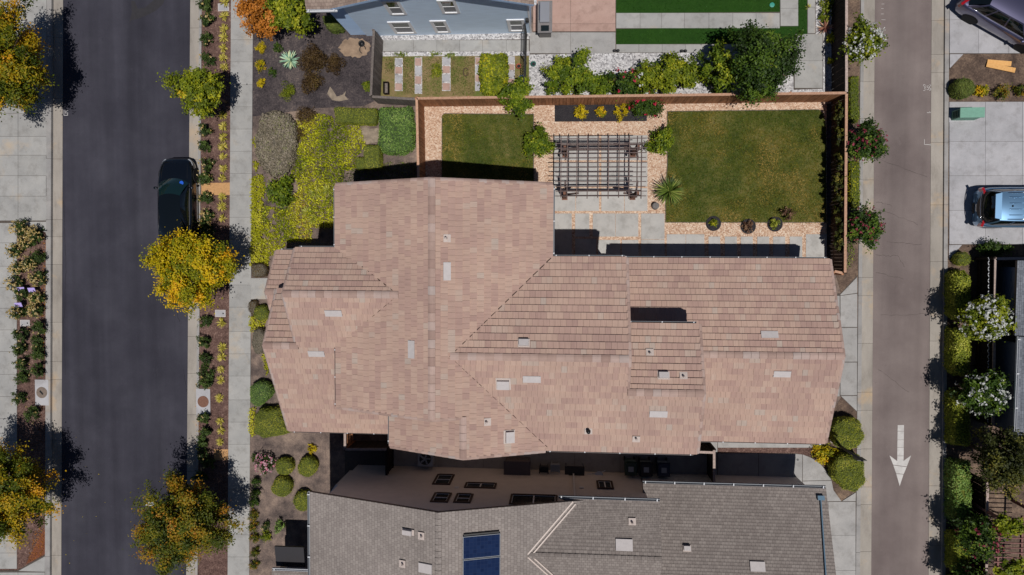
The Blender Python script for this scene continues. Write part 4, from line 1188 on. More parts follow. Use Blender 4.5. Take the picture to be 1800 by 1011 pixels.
# ------------------------------------------------------------------ windows on walls that face along Y
def PW(px, py, yw):
    d = ROT @ Vector(((px - 900) / FPX, (505.5 - py) / FPX, -1.0))
    t = yw/d.y
    return t*d.x, H + t*d.z
plain('reflect_glass', (0.02, 0.035, 0.03, 1), 0.05, spec=0.8)
plain('blind_grey', rgb(120, 122, 128), 0.5)
def wall_window(h, yw, face, low, top, x0, x1, trim, glass, fw=0.11, split=True, sill=True):
    """window with trim, glass and a meeting rail on the plane Y=yw; face = -1 looks to -Y"""
    f = face
    w = part(h, 'window', MB().box(x0, yw - 0.02*f, low, x1, yw + 0.012*f, top), glass)
    t = MB()
    t.box(x0-fw, yw, low-fw, x0, yw+0.05*f, top+fw); t.box(x1, yw, low-fw, x1+fw, yw+0.05*f, top+fw)
    t.box(x0, yw, top, x1, yw+0.05*f, top+fw); t.box(x0, yw, low-fw, x1, yw+0.065*f, low)
    part(w, 'frame', t, trim)
    if split:
        mid = (low+top)/2
        part(w, 'meeting_rail', MB().box(x0, yw, mid-0.02, x1, yw+0.03*f, mid+0.02), 'white_trim')
    else:
        part(w, 'mullion', MB().box((x0+x1)/2-0.03, yw, low, (x0+x1)/2+0.03, yw+0.03*f, top), 'white_trim')
    s = MB(); e = 0.025
    s.box(x0, yw, low, x0+e, yw+0.025*f, top); s.box(x1-e, yw, low, x1, yw+0.025*f, top); s.box(x0+e, yw, low, x1-e, yw+0.025*f, low+e); s.box(x0+e, yw, top-e, x1-e, yw+0.025*f, top)
    part(w, 'sash', s, 'white_trim')
    return w

# shingle roofs: courses and tabs too small to pick apart
def shingle_mat(name, a, b, c, along):
    m, nt, out = _nodes(name)
    p = N(nt, 'ShaderNodeBsdfPrincipled', Roughness=0.9)
    p.inputs['Specular IOR Level'].default_value = 0.2
    v = wpos(nt)
    mp = N(nt, 'ShaderNodeMapping', Rotation=(0, 0, math.radians(90) if along == 'Y' else 0))
    nt.links.new(v, mp.inputs[0])
    br = N(nt, 'ShaderNodeTexBrick', Scale=1.0, Color1=a, Color2=b, Mortar=c)
    br.inputs['Mortar Size'].default_value = 0.007
    br.inputs['Brick Width'].default_value = 0.17
    br.inputs['Row Height'].default_value = 0.135
    br.inputs['Mortar Smooth'].default_value = 0.6
    br.inputs['Bias'].default_value = -0.1
    sep = N(nt, 'ShaderNodeSeparateXYZ'); nt.links.new(mp.outputs[0], sep.inputs[0])
    cmb = N(nt, 'ShaderNodeCombineXYZ'); nt.links.new(sep.outputs[0], cmb.inputs[0]); nt.links.new(sep.outputs[1], cmb.inputs[1])
    nt.links.new(cmb.outputs[0], br.inputs['Vector'])
    f = noise(nt, 28, 3, 0.8, v)
    col = mixc(nt, 0.5, br.outputs['Color'], ramp(nt, [(0.3, (0.6, 0.6, 0.6, 1)), (0.7, (1.25, 1.25, 1.25, 1))], f), 'MULTIPLY')
    big = noise(nt, 0.4, 4, 0.6, v)
    col = mixc(nt, 0.8, col, ramp(nt, [(0.3, (0.85, 0.85, 0.85, 1)), (0.7, (1.1, 1.1, 1.1, 1))], big), 'MULTIPLY')
    nt.links.new(col, p.inputs['Base Color'])
    bb = N(nt, 'ShaderNodeBump', Strength=0.6, Distance=0.012)
    bb.invert = True
    nt.links.new(br.outputs['Fac'], bb.inputs['Height'])
    nt.links.new(bb.outputs[0], p.inputs['Normal'])
    nt.links.new(p.outputs[0], out.inputs[0])
shingle_mat('shingle_ns', rgb(138, 129, 124), rgb(154, 145, 139), rgb(118, 109, 104), 'Y')
shingle_mat('shingle_ew', rgb(129, 120, 115), rgb(146, 137, 131), rgb(104, 96, 92), 'X')
def course_roof(roof, s, mat, e=0.135, name='shingle_courses'):
    """shingle courses as real overlapping steps, one strip per course"""
    m = MB(); D = s.dmax(); n = int(D/e)
    v3, u3, n3 = s.frame()
    for i in range(n):
        d0, d1 = D*i/n, D*(i+1)/n
        A = s.spans(min(max((d0+d1)/2, 0.002), D-0.002))
        for k in range(0, len(A)-1, 2):
            q = []
            for a, d, hh in ((A[k], d0-0.01, 0.022), (A[k+1], d0-0.01, 0.022), (A[k+1], d1, 0.008), (A[k], d1, 0.008)):
                x, y = s.xy(a, d); q.append(Vector((x, y, s.z0+s.m*d)) + n3*hh)
            b = [q[0] - n3*0.03, q[1] - n3*0.03]
            m.add(q + b, [(0, 1, 2, 3), (4, 5, 1, 0)])
    o = part(roof, name, m, mat); o['kind'] = 'stuff'

# ------------------------------------------------------------------ grey shingle house to the south
plain('stucco_grey', rgb(222, 214, 208), 0.95, var=0.06, scale=2, bmp=0.4)
plain('dark_trim', rgb(66, 48, 40), 0.7)
plain('valley_metal', rgb(196, 180, 170), 0.5)
plain('post_dark', rgb(40, 38, 42), 0.5)
H2 = thing('shingle_house', 'grey shingle roofed house with blue solar panel and shaded windowed wall', 'house', (0, -15.0, 0))
e1 = P(545, 870, 5.5)[0]; r1 = P(770, 901, 7.5)[0]; yN = P(770, 901, 7.5)[1]
yS = -19.5
m2 = 2.0/(r1-e1)
h2W = Slope('W', e1, 5.5, m2, [(e1, yN), (r1, yN), (r1, yS), (e1, yS)])
xe = r1 + 2.0/m2
vx, vy = P(930, 982, 6.6); nx, ny = P(1020, 887, 5.6)
h2E = Slope('E', xe, 5.5, m2, [(r1, yN), (nx+0.1, yN), (vx, vy), (nx+0.1, 2*vy-yN), (nx+0.1, yS), (r1, yS)])
zv = h2E.z(vx, vy)
yE = P(1060, 879, 5.5)[1]; xE2 = P(1160, 880, 5.5)[0]
mw = (zv-5.5)/(yE-vy)
h2N = Slope('N', yE, 5.5, mw, [(nx-0.9, yE), (xE2, yE), (xE2, vy), (vx, vy), (nx-0.2, yE-0.2)])
h2S = Slope('S', 2*vy-yE, 5.5, mw, [(nx, 2*vy-yE), (xE2, 2*vy-yE), (xE2, vy), (vx, vy)])
gx0, gy = P(1130, 850, 2.9); gx1 = P(1452, 855, 2.9)[0]
h2g = Slope('N', gy, 2.9, 0.4, [(gx0, gy), (gx1, gy), (gx1, gy-4.6), (gx0, gy-4.6)])
h2gs = Slope('S', gy-9.2, 2.9, 0.4, [(gx0, gy-9.2), (gx1, gy-9.2), (gx1, gy-4.6), (gx0, gy-4.6)])
S2 = [h2W, h2E, h2N, h2S, h2g, h2gs]
R2 = part(H2, 'roof', decks(S2, 0.16), 'gutter_brown')
for s in S2:
    course_roof(R2, s, 'shingle_ns' if s.face in 'WE' else 'shingle_ew')
for s, a, b in ((h2E, (nx-0.25, yE-0.1), (vx, vy)), (h2E, (vx, vy), (nx, 2*vy-yE))):
    pa = Vector((a[0], a[1], s.z(*a)+0.05)); pb = Vector((b[0], b[1], s.z(*b)+0.05)); sd = (pb-pa).cross(Vector((0,0,1))).normalized()
    part(R2, 'valley_flashing', MB().bar(pa+sd*0.09, pb+sd*0.09, 0.06, 0.02), 'valley_metal'); part(R2, 'valley_flashing', MB().bar(pa-sd*0.06, pb-sd*0.06, 0.06, 0.02), 'valley_metal')
def shingle_caps(roof, p, q, mat='shingle_ns'):
    caps(roof, p, q, 0.28, 0.14, 'ridge_shingle', mat, 0.05)
shingle_caps(R2, (r1, yN-0.02, 7.45), (r1, -17.5, 7.45)); shingle_caps(R2, (vx, vy, zv-0.04), (xE2, vy, zv-0.04), 'shingle_ew')
gutter(H2, (e1-0.07, yN, 5.5), (e1-0.07, yS, 5.5)); gutter(H2, (nx-0.95, yE+0.07, 5.5), (xE2, yE+0.07, 5.5)); gutter(H2, (gx0, gy+0.07, 2.9), (gx1, gy+0.07, 2.9))
yw2 = yN - 0.42
gable_block(H2, 'Y', yw2-8, yw2, e1+0.55, xe-0.7, r1, (5.35, 5.35), 7.2, 'stucco_grey')
gable_block(H2, 'X', 0.5, xE2-0.3, 2*vy-yE+0.4, yw2-0.03, vy, (5.3, 5.3), zv-0.25, 'stucco_grey')
gable_block(H2, 'X', gx0+0.2, gx1-0.35, gy-8.8, gy-0.4, gy-4.6, (2.75, 2.75), 4.5, 'stucco_grey')
# the shaded wall: windows
for (ax0, ax1, ay, bx0, bx1, by, split) in ((769, 800, 834.5, 757, 788, 852, True), (819, 874, 849, 819, 873, 858, False), (764, 795, 867, 755, 789, 883, True), (803, 833, 868.5, 793, 826, 884, True), (898, 980, 869.5, 892, 977, 887, False), (1048, 1076, 846, 1047, 1076, 859, False)):
    x0, zb = PW(ax0, ay, yw2); x1, _ = PW(ax1, ay, yw2); _, zt = PW(bx0, by, yw2)
    lo_, hi_ = min(zb, zt), max(zb, zt)
    hi_ = min(hi_, 6.3)
    wall_window(H2, yw2, 1, lo_+0.1, hi_-0.1, x0+0.1, x1-0.1, 'dark_trim', 'window_glass', 0.1, split)
part(H2, 'downspout', MB().box(P(1008, 850, 2.5)[0], yw2, 0, P(1008, 850, 2.5)[0]+0.07, yw2+0.08, 5.3), 'white_trim')
for px in (803, 1022):
    x0, z0 = PW(px, 857, yw2)
    part(H2, 'wall_vent', MB().box(x0-0.1, yw2, z0-0.1, x0+0.1, yw2+0.03, z0+0.1), 'white_trim')
# porch wall and roof at the south-west corner
xq, yq = P(600, 850, 2.6)
part(H2, 'porch_wall', MB().prism([P(590, 852, 2.3), P(636, 851, 2.3), P(636, 880, 2.3), P(570, 880, 2.3)], -0.05, 2.3), 'stucco_grey')
pr0 = P(478, 1003, 2.6); pr1 = P(545, 1003, 2.6)
part(H2, 'porch_roof', MB().box(pr0[0], pr0[1]-4, 2.5, pr1[0]+1.2, pr0[1], 2.62), 'shingle_ew')
gutter(H2, (pr0[0], pr0[1]+0.07, 2.6), (pr1[0]+0.2, pr0[1]+0.07, 2.6), 'bracket_white')
part(H2, 'porch_canopy', MB().obox((P3(510, 978, 2.1)), (1, 0, 0), (0, 1, 0.15), (0, -0.15, 1), 0.75, 0.55, 0.05), 'post_dark')  # black material puts the canopy's shadow into its colour
part(H2, 'porch_post', MB().box(pr0[0]+0.15, pr0[1]-0.3, 0, pr0[0]+0.35, pr0[1]-0.1, 2.5), 'stucco_grey')
# roof fittings
for q in ((719, 934, 0.2, 0.42), (1207, 964, 0.3, 0.2)): box_vent(R2, S2, *q, h=0.14)
for q in ((742, 941), (709, 990), (1111, 917)): pipe_vent(R2, S2, *q)
for q in ((749, 998, 0.4, 0.62), (1097, 958, 0.72, 0.48), (1331, 996, 0.66, 0.42)): slope_piece(R2, 'flat_vent', S2, q[0], q[1], q[2], q[3], 0.07, 'vent_white', 0.03)
p0, s0 = on_roof(S2, 1441, 874, 3.2); p1, _ = on_roof(S2, 1450, 1008, 4.4)
plain('blue_grey_metal', rgb(112, 140, 160), 0.4, metal=0.3)
tag(link('roof_conduit', MB().tube([p0 + Vector((0,0,0.12)), p1 + Vector((0,0,0.12)), p1 + (p1-p0)*0.6 + Vector((0,0,0.12))], 0.03, 8).mesh('roof_conduit'), 'blue_grey_metal', R2), None)
part(R2, 'junction_box', MB().obox(p0 + Vector((0, 0, 0.12)), (1,0,0), (0,1,-0.4), (0,0.4,1), 0.15, 0.1, 0.08), 'blue_grey_metal')
# solar panels
def solar_mat():
    m, nt, out = _nodes('solar_cells')
    p = N(nt, 'ShaderNodeBsdfPrincipled', Roughness=0.12)
    uv = coord(nt, 'UV')
    br = N(nt, 'ShaderNodeTexBrick', Scale=1.0, Color1=rgb(20, 34, 66), Color2=rgb(28, 44, 78), Mortar=rgb(36, 48, 78))
    br.offset = 0.0
    br.inputs['Mortar Size'].default_value = 0.008
    br.inputs['Brick Width'].default_value = 0.158
    br.inputs['Row Height'].default_value = 0.158
    nt.links.new(uv, br.inputs['Vector'])
    nt.links.new(br.outputs['Color'], p.inputs['Base Color'])
    p.inputs['Coat Weight'].default_value = 0.4
    nt.links.new(p.outputs[0], out.inputs[0])
solar_mat()
SP = thing('solar_array', 'blue solar panels on the grey shingle roof', 'solar panels', tuple(P3(845, 985, 7.2)))
pa, sp_ = on_roof(S2, 845, 941, 7.0)
v3, u3, n3 = h2E.frame()
xa = P(812.5, 975, 7.2)[0]; xb = P(877, 975, 7.0)[0]
ya = P(845, 942, 7.15)[1]
for k in range(4):
    y1_ = ya - 1.0*k; y0_ = y1_ - 0.97
    cx, cy = (xa+xb)/2, (y0_+y1_)/2
    c = Vector((cx, cy, h2E.z(cx, cy))) + n3*0.13
    hw = (xb-xa)/2*math.sqrt(1+m2*m2)
    fr = part(SP, 'panel', MB().obox(c, u3, v3, n3, hw, 0.485, 0.02), 'gutter_metal')
    me = MB().add([c + n3*0.024 + u3*a + v3*b for a, b in ((-hw+0.03, -0.455), (hw-0.03, -0.455), (hw-0.03, 0.455), (-hw+0.03, 0.455))], [(0, 1, 2, 3)]).mesh('cells')
    if me.polygons[0].normal.z < 0: me.flip_normals()
    ul = me.uv_layers.new(name='UVMap')
    for li, l in enumerate(me.loops):
        co = me.vertices[l.vertex_index].co - c
        ul.data[li].uv = (co.dot(u3)+5, co.dot(v3)+5)
    link('cells', me, 'solar_cells', fr)
part(SP, 'mounting_rail', MB().obox(Vector(((xa+xb)/2, ya+0.06, h2E.z((xa+xb)/2, ya))) + n3*0.08, u3, v3, n3, (xb-xa)/2, 0.03, 0.05), 'black_plastic')

# ------------------------------------------------------------------ pale blue house to the north
def siding(name, col):
    m, nt, out = _nodes(name)
    p = N(nt, 'ShaderNodeBsdfPrincipled', Roughness=0.7)
    v = wpos(nt)
    c = ramp(nt, [(0.3, tuple(x*0.9 for x in col[:3]) + (1,)), (0.7, col)], noise(nt, 1.2, 5, 0.6, v, (1, 1, 4)))
    nt.links.new(c, p.inputs['Base Color'])
    nt.links.new(bump(nt, noise(nt, 18, 3, 0.6, v, (1, 1, 6)), 0.2, 0.01), p.inputs['Normal'])
    nt.links.new(p.outputs[0], out.inputs[0])
siding('blue_wall', rgb(214, 234, 255)); siding('blue_lap', rgb(186, 214, 248))
H3 = thing('blue_house', 'pale blue two storey house with white framed windows', 'house', (-5.8, 14.0, 0))
yB = 11.5
b3W = Slope('W', -10.35, 5.0, 0.45, [(-10.35, 11.08), (-5.8, 11.08), (-5.8, 20), (-10.35, 20)])
b3E = Slope('E', -1.25, 5.0, 0.45, [(-5.8, 11.08), (-1.25, 11.08), (-1.25, 20), (-5.8, 20)])
b3S = Slope('S', 11.12, 4.95, 0.45, [(-11.45, 11.12), (-10.0, 11.12), (-10.0, 15.5), (-11.45, 15.5)])
shingle_mat('shingle_brown', rgb(140, 122, 112), rgb(164, 146, 134), rgb(112, 98, 90), 'X')
R3 = part(H3, 'roof', decks((b3W, b3E, b3S), 0.2), 'blue_lap')
for s in (b3W, b3E, b3S):
    course_roof(R3, s, 'shingle_brown')
gutter(H3, (-11.45, 11.04, 4.95), (-10.05, 11.04, 4.95), 'bracket_white'); gutter(H3, (-1.18, 11.1, 5.0), (-1.18, 19, 5.0), 'bracket_white')
gable_block(H3, 'Y', yB, 19.5, -10.1, -1.57, -5.8, (4.9, 4.9), 6.75, 'blue_wall')
lap = part(H3, 'side_wall', MB().box(-10.92, yB+0.06, -0.05, -10.11, 17, 4.85), 'blue_lap')
for k in range(26):
    part(lap, 'siding_board', MB().add([(-10.93, yB+0.035, 0.1+k*0.18), (-10.105, yB+0.035, 0.1+k*0.18), (-10.105, yB+0.058, 0.275+k*0.18), (-10.93, yB+0.058, 0.275+k*0.18), (-10.93, yB+0.06, 0.1+k*0.18), (-10.105, yB+0.06, 0.1+k*0.18)], [(0, 1, 2, 3), (0, 4, 5, 1)]), 'blue_lap')
part(H3, 'corner_board', MB().box(-1.62, yB-0.03, 0, -1.54, yB+0.1, 4.9), 'white_trim')
for (bl, br, tl, zflag) in (((686, 25), (716, 24.5), (669.5, 1), 0), ((778, 22.6), (809.5, 22.6), (766, 0), 0), ((695, 58), (732.5, 57), (681, 38), 1), ((766, 56.5), (793, 56), (754.6, 36), 1), ((894.6, 54), (924, 53), (889, 34), 1)):
    x0, zb = PW(bl[0], bl[1], yB); x1, _ = PW(br[0], br[1], yB); _, zt = PW(tl[0], tl[1], yB)
    w = wall_window(H3, yB, -1, zb+0.13, zt-0.13, x0+0.13, x1-0.13, 'white_trim', 'reflect_glass', 0.13, True)
    part(w, 'blind', MB().box(x0+0.16, yB-0.020, zb+0.16, x1-0.16, yB-0.014, (zb+zt)/2-0.03), 'blind_grey')
part(H3, 'wall_lamp', MB().box(-1.75, yB-0.14, 1.9, -1.6, yB, 2.2), 'black_plastic')

# ------------------------------------------------------------------ grey house at the right edge
H4 = thing('slate_house', 'dark grey roofed house in shade at the right edge', 'house', (25.5, -6, 0))
shingle_mat('shingle_slate', rgb(112, 116, 124), rgb(134, 138, 146), rgb(90, 92, 98), 'Y')
plain('slate_wall', rgb(108, 116, 130), 0.9, var=0.06)
plain('rust_beam', rgb(128, 96, 88), 0.8)
ea, ya_ = P(1789, 458, 2.7); eb, yb_ = P(1789.5, 590, 2.7); yc_ = P(1788, 782, 2.9)[1]; ec = P(1790, 700, 2.9)[0]
yd_ = P(1790, 592, 2.9)[1]
r4a = Slope('W', ea, 2.7, 0.35, [(ea, ya_), (ea+4, ya_), (ea+4, yb_), (ea, yb_)])
r4b = Slope('W', ec, 2.9, 0.35, [(ec, yd_), (ec+4, yd_), (ec+4, yc_), (ec, yc_)])
R4 = part(H4, 'roof', decks((r4a, r4b), 0.16), 'gutter_brown')
for s in (r4a, r4b):
    course_roof(R4, s, 'shingle_slate')
gutter(H4, (ec-0.07, yd_, 2.9), (ec-0.07, yc_, 2.9), 'bracket_white')
part(H4, 'wall', MB().box(ea+0.5, ya_-0.4, -0.05, ea+8, yb_+0.2, 2.55), 'slate_wall')
part(H4, 'wall', MB().box(ec+0.4, yd_-0.4, -0.05, ec+8, yc_+0.3, 2.75), 'slate_wall')
dz0, dz1 = P(1785, 470, 2.0)[1], P(1785, 560, 2.0)[1]
gd = part(H4, 'side_door', MB().box(ea+0.44, dz1, 0, ea+0.5, dz0, 2.2), 'slate_wall')
for k in range(4):
    part(gd, 'panel', MB().box(ea+0.425, dz1+0.15, 0.15+0.5*k, ea+0.44, dz0-0.15, 0.55+0.5*k), 'slate_wall')
b0 = P3(1759, 757, 2.2); b1 = P3(1787, 770, 2.2)
part(H4, 'porch_beam', MB().bar(b0, b1, 0.25, 0.2), 'rust_beam')
part(H4, 'porch_beam', MB().bar(P3(1782, 770, 2.3), P3(1782, 786, 2.3), 0.2, 0.2), 'rust_beam')

# ------------------------------------------------------------------ fences
def wood(name, a, b, scale=2.0):
    m, nt, out = _nodes(name)
    p = N(nt, 'ShaderNodeBsdfPrincipled', Roughness=0.85)
    p.inputs['Specular IOR Level'].default_value = 0.2
    v = wpos(nt)
    oi = nt.nodes.new('ShaderNodeObjectInfo')
    c = ramp(nt, [(0.3, a), (0.7, b)], noise(nt, scale, 5, 0.6, v, (6, 6, 0.6)))
    c = mixc(nt, 0.9, c, ramp(nt, [(0.0, (0.72, 0.72, 0.72, 1)), (1.0, (1.1, 1.1, 1.1, 1))], oi.outputs['Random']), 'MULTIPLY')
    nt.links.new(c, p.inputs['Base Color'])
    nt.links.new(p.outputs[0], out.inputs[0])
wood('cedar', rgb(146, 98, 68), rgb(188, 136, 100)); wood('cedar_top', rgb(170, 128, 104), rgb(204, 166, 140)); wood('grey_wood', rgb(100, 92, 88), rgb(132, 122, 116)); wood('dark_wood', rgb(32, 26, 24), rgb(52, 42, 38)); wood('brown_wood', rgb(58, 42, 34), rgb(84, 62, 50)); wood('cap_wood', rgb(158, 140, 132), rgb(196, 176, 166))  # dark_wood and brown_wood carry the alley fences' shade in their colour
BOARD = {}
def fence(label, a, b, h, mat='cedar', cap='cedar_top', side=1, pitch=0.175, name='board_fence', post=2.4, capw=0.12, gaps=()):
    """a, b ground points in metres; boards stand on the side given"""
    a = Vector((a[0], a[1], 0)); b = Vector((b[0], b[1], 0)); d = (b-a).normalized(); n = Vector((-d.y, d.x, 0))*side; L = (b-a).length
    t = thing(name, label, 'fence', tuple(a))
    up = Vector((0, 0, 1))
    key = (round(pitch, 3), round(h, 2))
    if key not in BOARD:
        BOARD[key] = MB().box(-pitch/2+0.006, -0.01, 0.04, pitch/2-0.006, 0.01, h-0.03).mesh('board')
    k = int(L/pitch)
    R3_ = Matrix((d, n, up)).transposed().to_4x4()
    me0 = BOARD[key].copy()
    for i in range(k):
        o = link('board', me0, mat, t)
        o.matrix_basis = Matrix.Translation(a + d*(pitch*(i+0.5)*L/(k*pitch)) + n*(0.02 + 0.006*(i % 2)) + up*0.012*((i*7) % 3 - 1)) @ R3_
    rl = MB()
    for z in (0.35, h-0.3): rl.obox((a+b)/2 + up*z - n*0.02, d, n, up, L/2, 0.02, 0.045)
    part(t, 'rail', rl, mat)
    part(t, 'top_cap', MB().obox((a+b)/2 + up*h, d, n, up, L/2, capw/2, 0.02), cap)
    m = max(1, int(L/post))
    for i in range(m+1):
        part(t, 'post', MB().obox(a + d*L*i/m - n*0.05 + up*(h/2), d, n, up, 0.045, 0.045, h/2), mat)
    return t
FH = 1.75
nw = P(745, 187); ne = P(1462, 178.5)
fence('long cedar board fence between the two back gardens', nw, ne, FH, side=-1)
fence('short cedar fence running from the gable to the garden corner', P(748, 330), nw, FH, side=-1)
fence('weathered grey board fence joining the cedar fence corner', P(668, 182), P(744, 186.5), 1.5, 'grey_wood', 'grey_wood', -1)
fence('grey side gate fence standing by the blue house corner', P(668, 181), P(673, 72), 1.7, 'grey_wood', 'grey_wood', -1)
ex0 = P(1468, 478); 
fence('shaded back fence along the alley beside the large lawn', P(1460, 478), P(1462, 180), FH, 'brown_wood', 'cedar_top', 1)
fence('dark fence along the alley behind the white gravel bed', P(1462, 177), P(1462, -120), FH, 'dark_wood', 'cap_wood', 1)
fence('short fence end closing the garden beside the garage', P(1446, 476), P(1460, 479), 1.5, 'cedar', 'cedar_top', 1)
# dark side-yard fences
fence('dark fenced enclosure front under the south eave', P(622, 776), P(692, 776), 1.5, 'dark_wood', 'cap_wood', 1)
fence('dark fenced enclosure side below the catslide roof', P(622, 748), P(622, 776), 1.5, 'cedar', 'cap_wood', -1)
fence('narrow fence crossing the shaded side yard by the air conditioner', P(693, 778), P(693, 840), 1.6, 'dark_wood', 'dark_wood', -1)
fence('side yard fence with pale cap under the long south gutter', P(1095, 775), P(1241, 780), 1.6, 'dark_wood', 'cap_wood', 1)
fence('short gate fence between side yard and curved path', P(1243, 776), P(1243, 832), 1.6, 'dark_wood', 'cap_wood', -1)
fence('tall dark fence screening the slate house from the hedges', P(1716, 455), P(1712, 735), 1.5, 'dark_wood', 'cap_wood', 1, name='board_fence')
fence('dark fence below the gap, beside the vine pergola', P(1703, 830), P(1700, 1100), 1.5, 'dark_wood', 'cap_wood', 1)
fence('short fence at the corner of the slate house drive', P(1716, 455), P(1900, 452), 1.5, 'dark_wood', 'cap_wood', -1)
# lattice strip and chain on the dark fences
def chain(label, p, q):
    m = MB(); p = Vector(p); q = Vector(q); n = int((q-p).length/0.14)
    for i in range(n):
        c = p.lerp(q, (i+0.5)/n)
        m.obox(c, (0.5, 1, 0) if i % 2 else (-0.5, 1, 0), (1, 0, 0), (0, 0, 1), 0.06, 0.018, 0.012)
    tag(link('fence_chain', m.mesh('fence_chain'), 'bracket_white'), label, 'light string')
chain('chain of tiny pale links along the dark fence beside the slate house', P3(1738, 452, 1.2), P3(1737, 760, 1.2))  # dotted chain in pale links, no lamps on it
# iron gate
ig = thing('iron_gate', 'black iron bar gate beside the blue house patio', 'gate', tuple(P3(926, 66, 0)))
g0, g1 = P(926, 64), P(924, 160)
d = (Vector((g1[0], g1[1], 0)) - Vector((g0[0], g0[1], 0)))
for z in (0.12, 1.0, 1.75):
    part(ig, 'rail', MB().bar((g0[0], g0[1], z), (g1[0], g1[1], z), 0.035, 0.04), 'black_plastic')
for i in range(22):
    c = Vector((g0[0], g0[1], 0)) + d*(i+0.5)/22
    part(ig, 'bar', MB().box(c.x-0.012, c.y-0.012, 0.05, c.x+0.012, c.y+0.012, 1.8), 'black_plastic')
for u in (0, 0.5, 1):
    c = Vector((g0[0], g0[1], 0)) + d*u
    part(ig, 'post', MB().box(c.x-0.03, c.y-0.03, -0.05, c.x+0.03, c.y+0.03, 1.9), 'black_plastic')

# ------------------------------------------------------------------ pergola over the patio
wood('pergola_wood', rgb(92, 78, 76), rgb(124, 108, 104)); wood('pergola_post', rgb(110, 78, 66), rgb(140, 102, 86))
zp = 2.55
pg = thing('pergola', 'brown slatted timber pergola over the concrete patio', 'pergola', tuple(P3(1055, 300, 0)))
xl, yt = P(976, 240, zp); xr, yb = P(1137, 348, zp)
zb = zp - 0.2
pxs = (P(994, 258, zp-0.4)[0], P(1121, 258, zp-0.4)[0]); pys = (P(994, 260, zp-0.4)[1], P(994, 340, zp-0.4)[1])
for x in pxs:
    for y in pys:
        q = part(pg, 'post', MB().box(x-0.09, y-0.09, 0, x+0.09, y+0.09, zb-0.12), 'pergola_post')
        part(q, 'base_plate', MB().box(x-0.14, y-0.14, 0.024, x+0.14, y+0.14, 0.1), 'pergola_post')
        sx = 1 if x == pxs[0] else -1; sy = -1 if y == pys[0] else 1
        part(q, 'brace', MB().bar((x, y, zb-0.75), (x+sx*0.62, y, zb-0.12), 0.08, 0.12), 'pergola_wood')
        part(q, 'brace', MB().bar((x, y, zb-0.75), (x, y+sy*0.55, zb-0.12), 0.08, 0.12), 'pergola_wood')
for y in pys:
    for dy in (-0.12, 0.12):
        part(pg, 'beam', MB().box(xl+0.25, y+dy-0.025, zb-0.16, xr-0.25, y+dy+0.025, zb), 'pergola_wood')
for i, pxv in enumerate((986, 997, 1014, 1032.5, 1051, 1069.5, 1088, 1106, 1120, 1127.5)):
    x = P(pxv, 300, zp-0.1)[0]
    part(pg, 'rafter', MB().box(x-0.019, yb-0.02 if i % 2 else yb+0.03, zb+0.003, x+0.019, yt+0.02, zb+0.13), 'pergola_wood')
for i in range(13):
    y = yt - 0.1 - (yt-yb-0.2)*i/12
    part(pg, 'slat', MB().box(xl+0.02*(i % 3), y-0.018, zb+0.133, xr-0.03*((i+1) % 3), y+0.018, zb+0.18), 'pergola_wood')
# vine pergola at the lower right corner
wood('red_wood', rgb(120, 84, 80), rgb(150, 110, 104))
vp = thing('vine_pergola', 'small red timber pergola with vines at the lower right corner', 'pergola', tuple(P3(1775, 960, 0)))
zv_ = 2.4
x0, y0 = P(1749, 910, zv_); x1, y1 = P(1850, 1060, zv_)
for px in (1756, 1797, 1840):
    x = P(px, 950, zv_)[0]
    part(vp, 'beam', MB().box(x-0.04, y1, zv_-0.12, x+0.04, y0+0.1, zv_-0.001), 'red_wood')
for k in range(18):
    y = y0 - (y0-y1)*k/17
    part(vp, 'slat', MB().box(x0, y-0.02, zv_, x1, y+0.02, zv_+0.05), 'red_wood')
for (px, py) in ((1757, 912), (1757, 1050), (1840, 912)):
    x, y = P(px, py, zv_)
    part(vp, 'post', MB().box(x-0.06, y-0.06, 0, x+0.06, y+0.06, zv_-0.12), 'red_wood')

# ------------------------------------------------------------------ cars
def paint(name, col, rough=0.25, metal=0.6):
    return plain(name, col, rough, metal=metal, coat=1.0)
paint('paint_black', (0.004, 0.006, 0.010, 1), 0.2, 0.2); paint('paint_blue', rgb(112, 150, 184), 0.3, 0.65); paint('paint_violet', rgb(100, 98, 124), 0.3, 0.75)
plain('car_glass', (0.004, 0.006, 0.007, 1), 0.03, spec=0.9)
plain('sky_glass', (0.006, 0.02, 0.022, 1), 0.03, spec=0.9)
plain('tyre', rgb(22, 22, 24), 0.9); plain('alloy', rgb(150, 150, 156), 0.3, metal=0.9); plain('lamp_red', rgb(150, 16, 24), 0.2, coat=1); plain('lamp_clear', rgb(190, 196, 204), 0.1, coat=1); plain('chrome', rgb(190, 192, 198), 0.15, metal=1); plain('plate', rgb(208, 208, 206), 0.5); plain('trim_steel', rgb(96, 98, 104), 0.5, metal=0.4)
def interp(tab, x):
    for (x0, y0), (x1, y1) in zip(tab, tab[1:]):
        if x <= x1:
            u = (x-x0)/(x1-x0) if x1 > x0 else 0
            u = max(0, min(1, u))
            return y0 + (y1-y0)*(u*u*(3-2*u)*0.5 + u*0.5)
    return tab[-1][1]
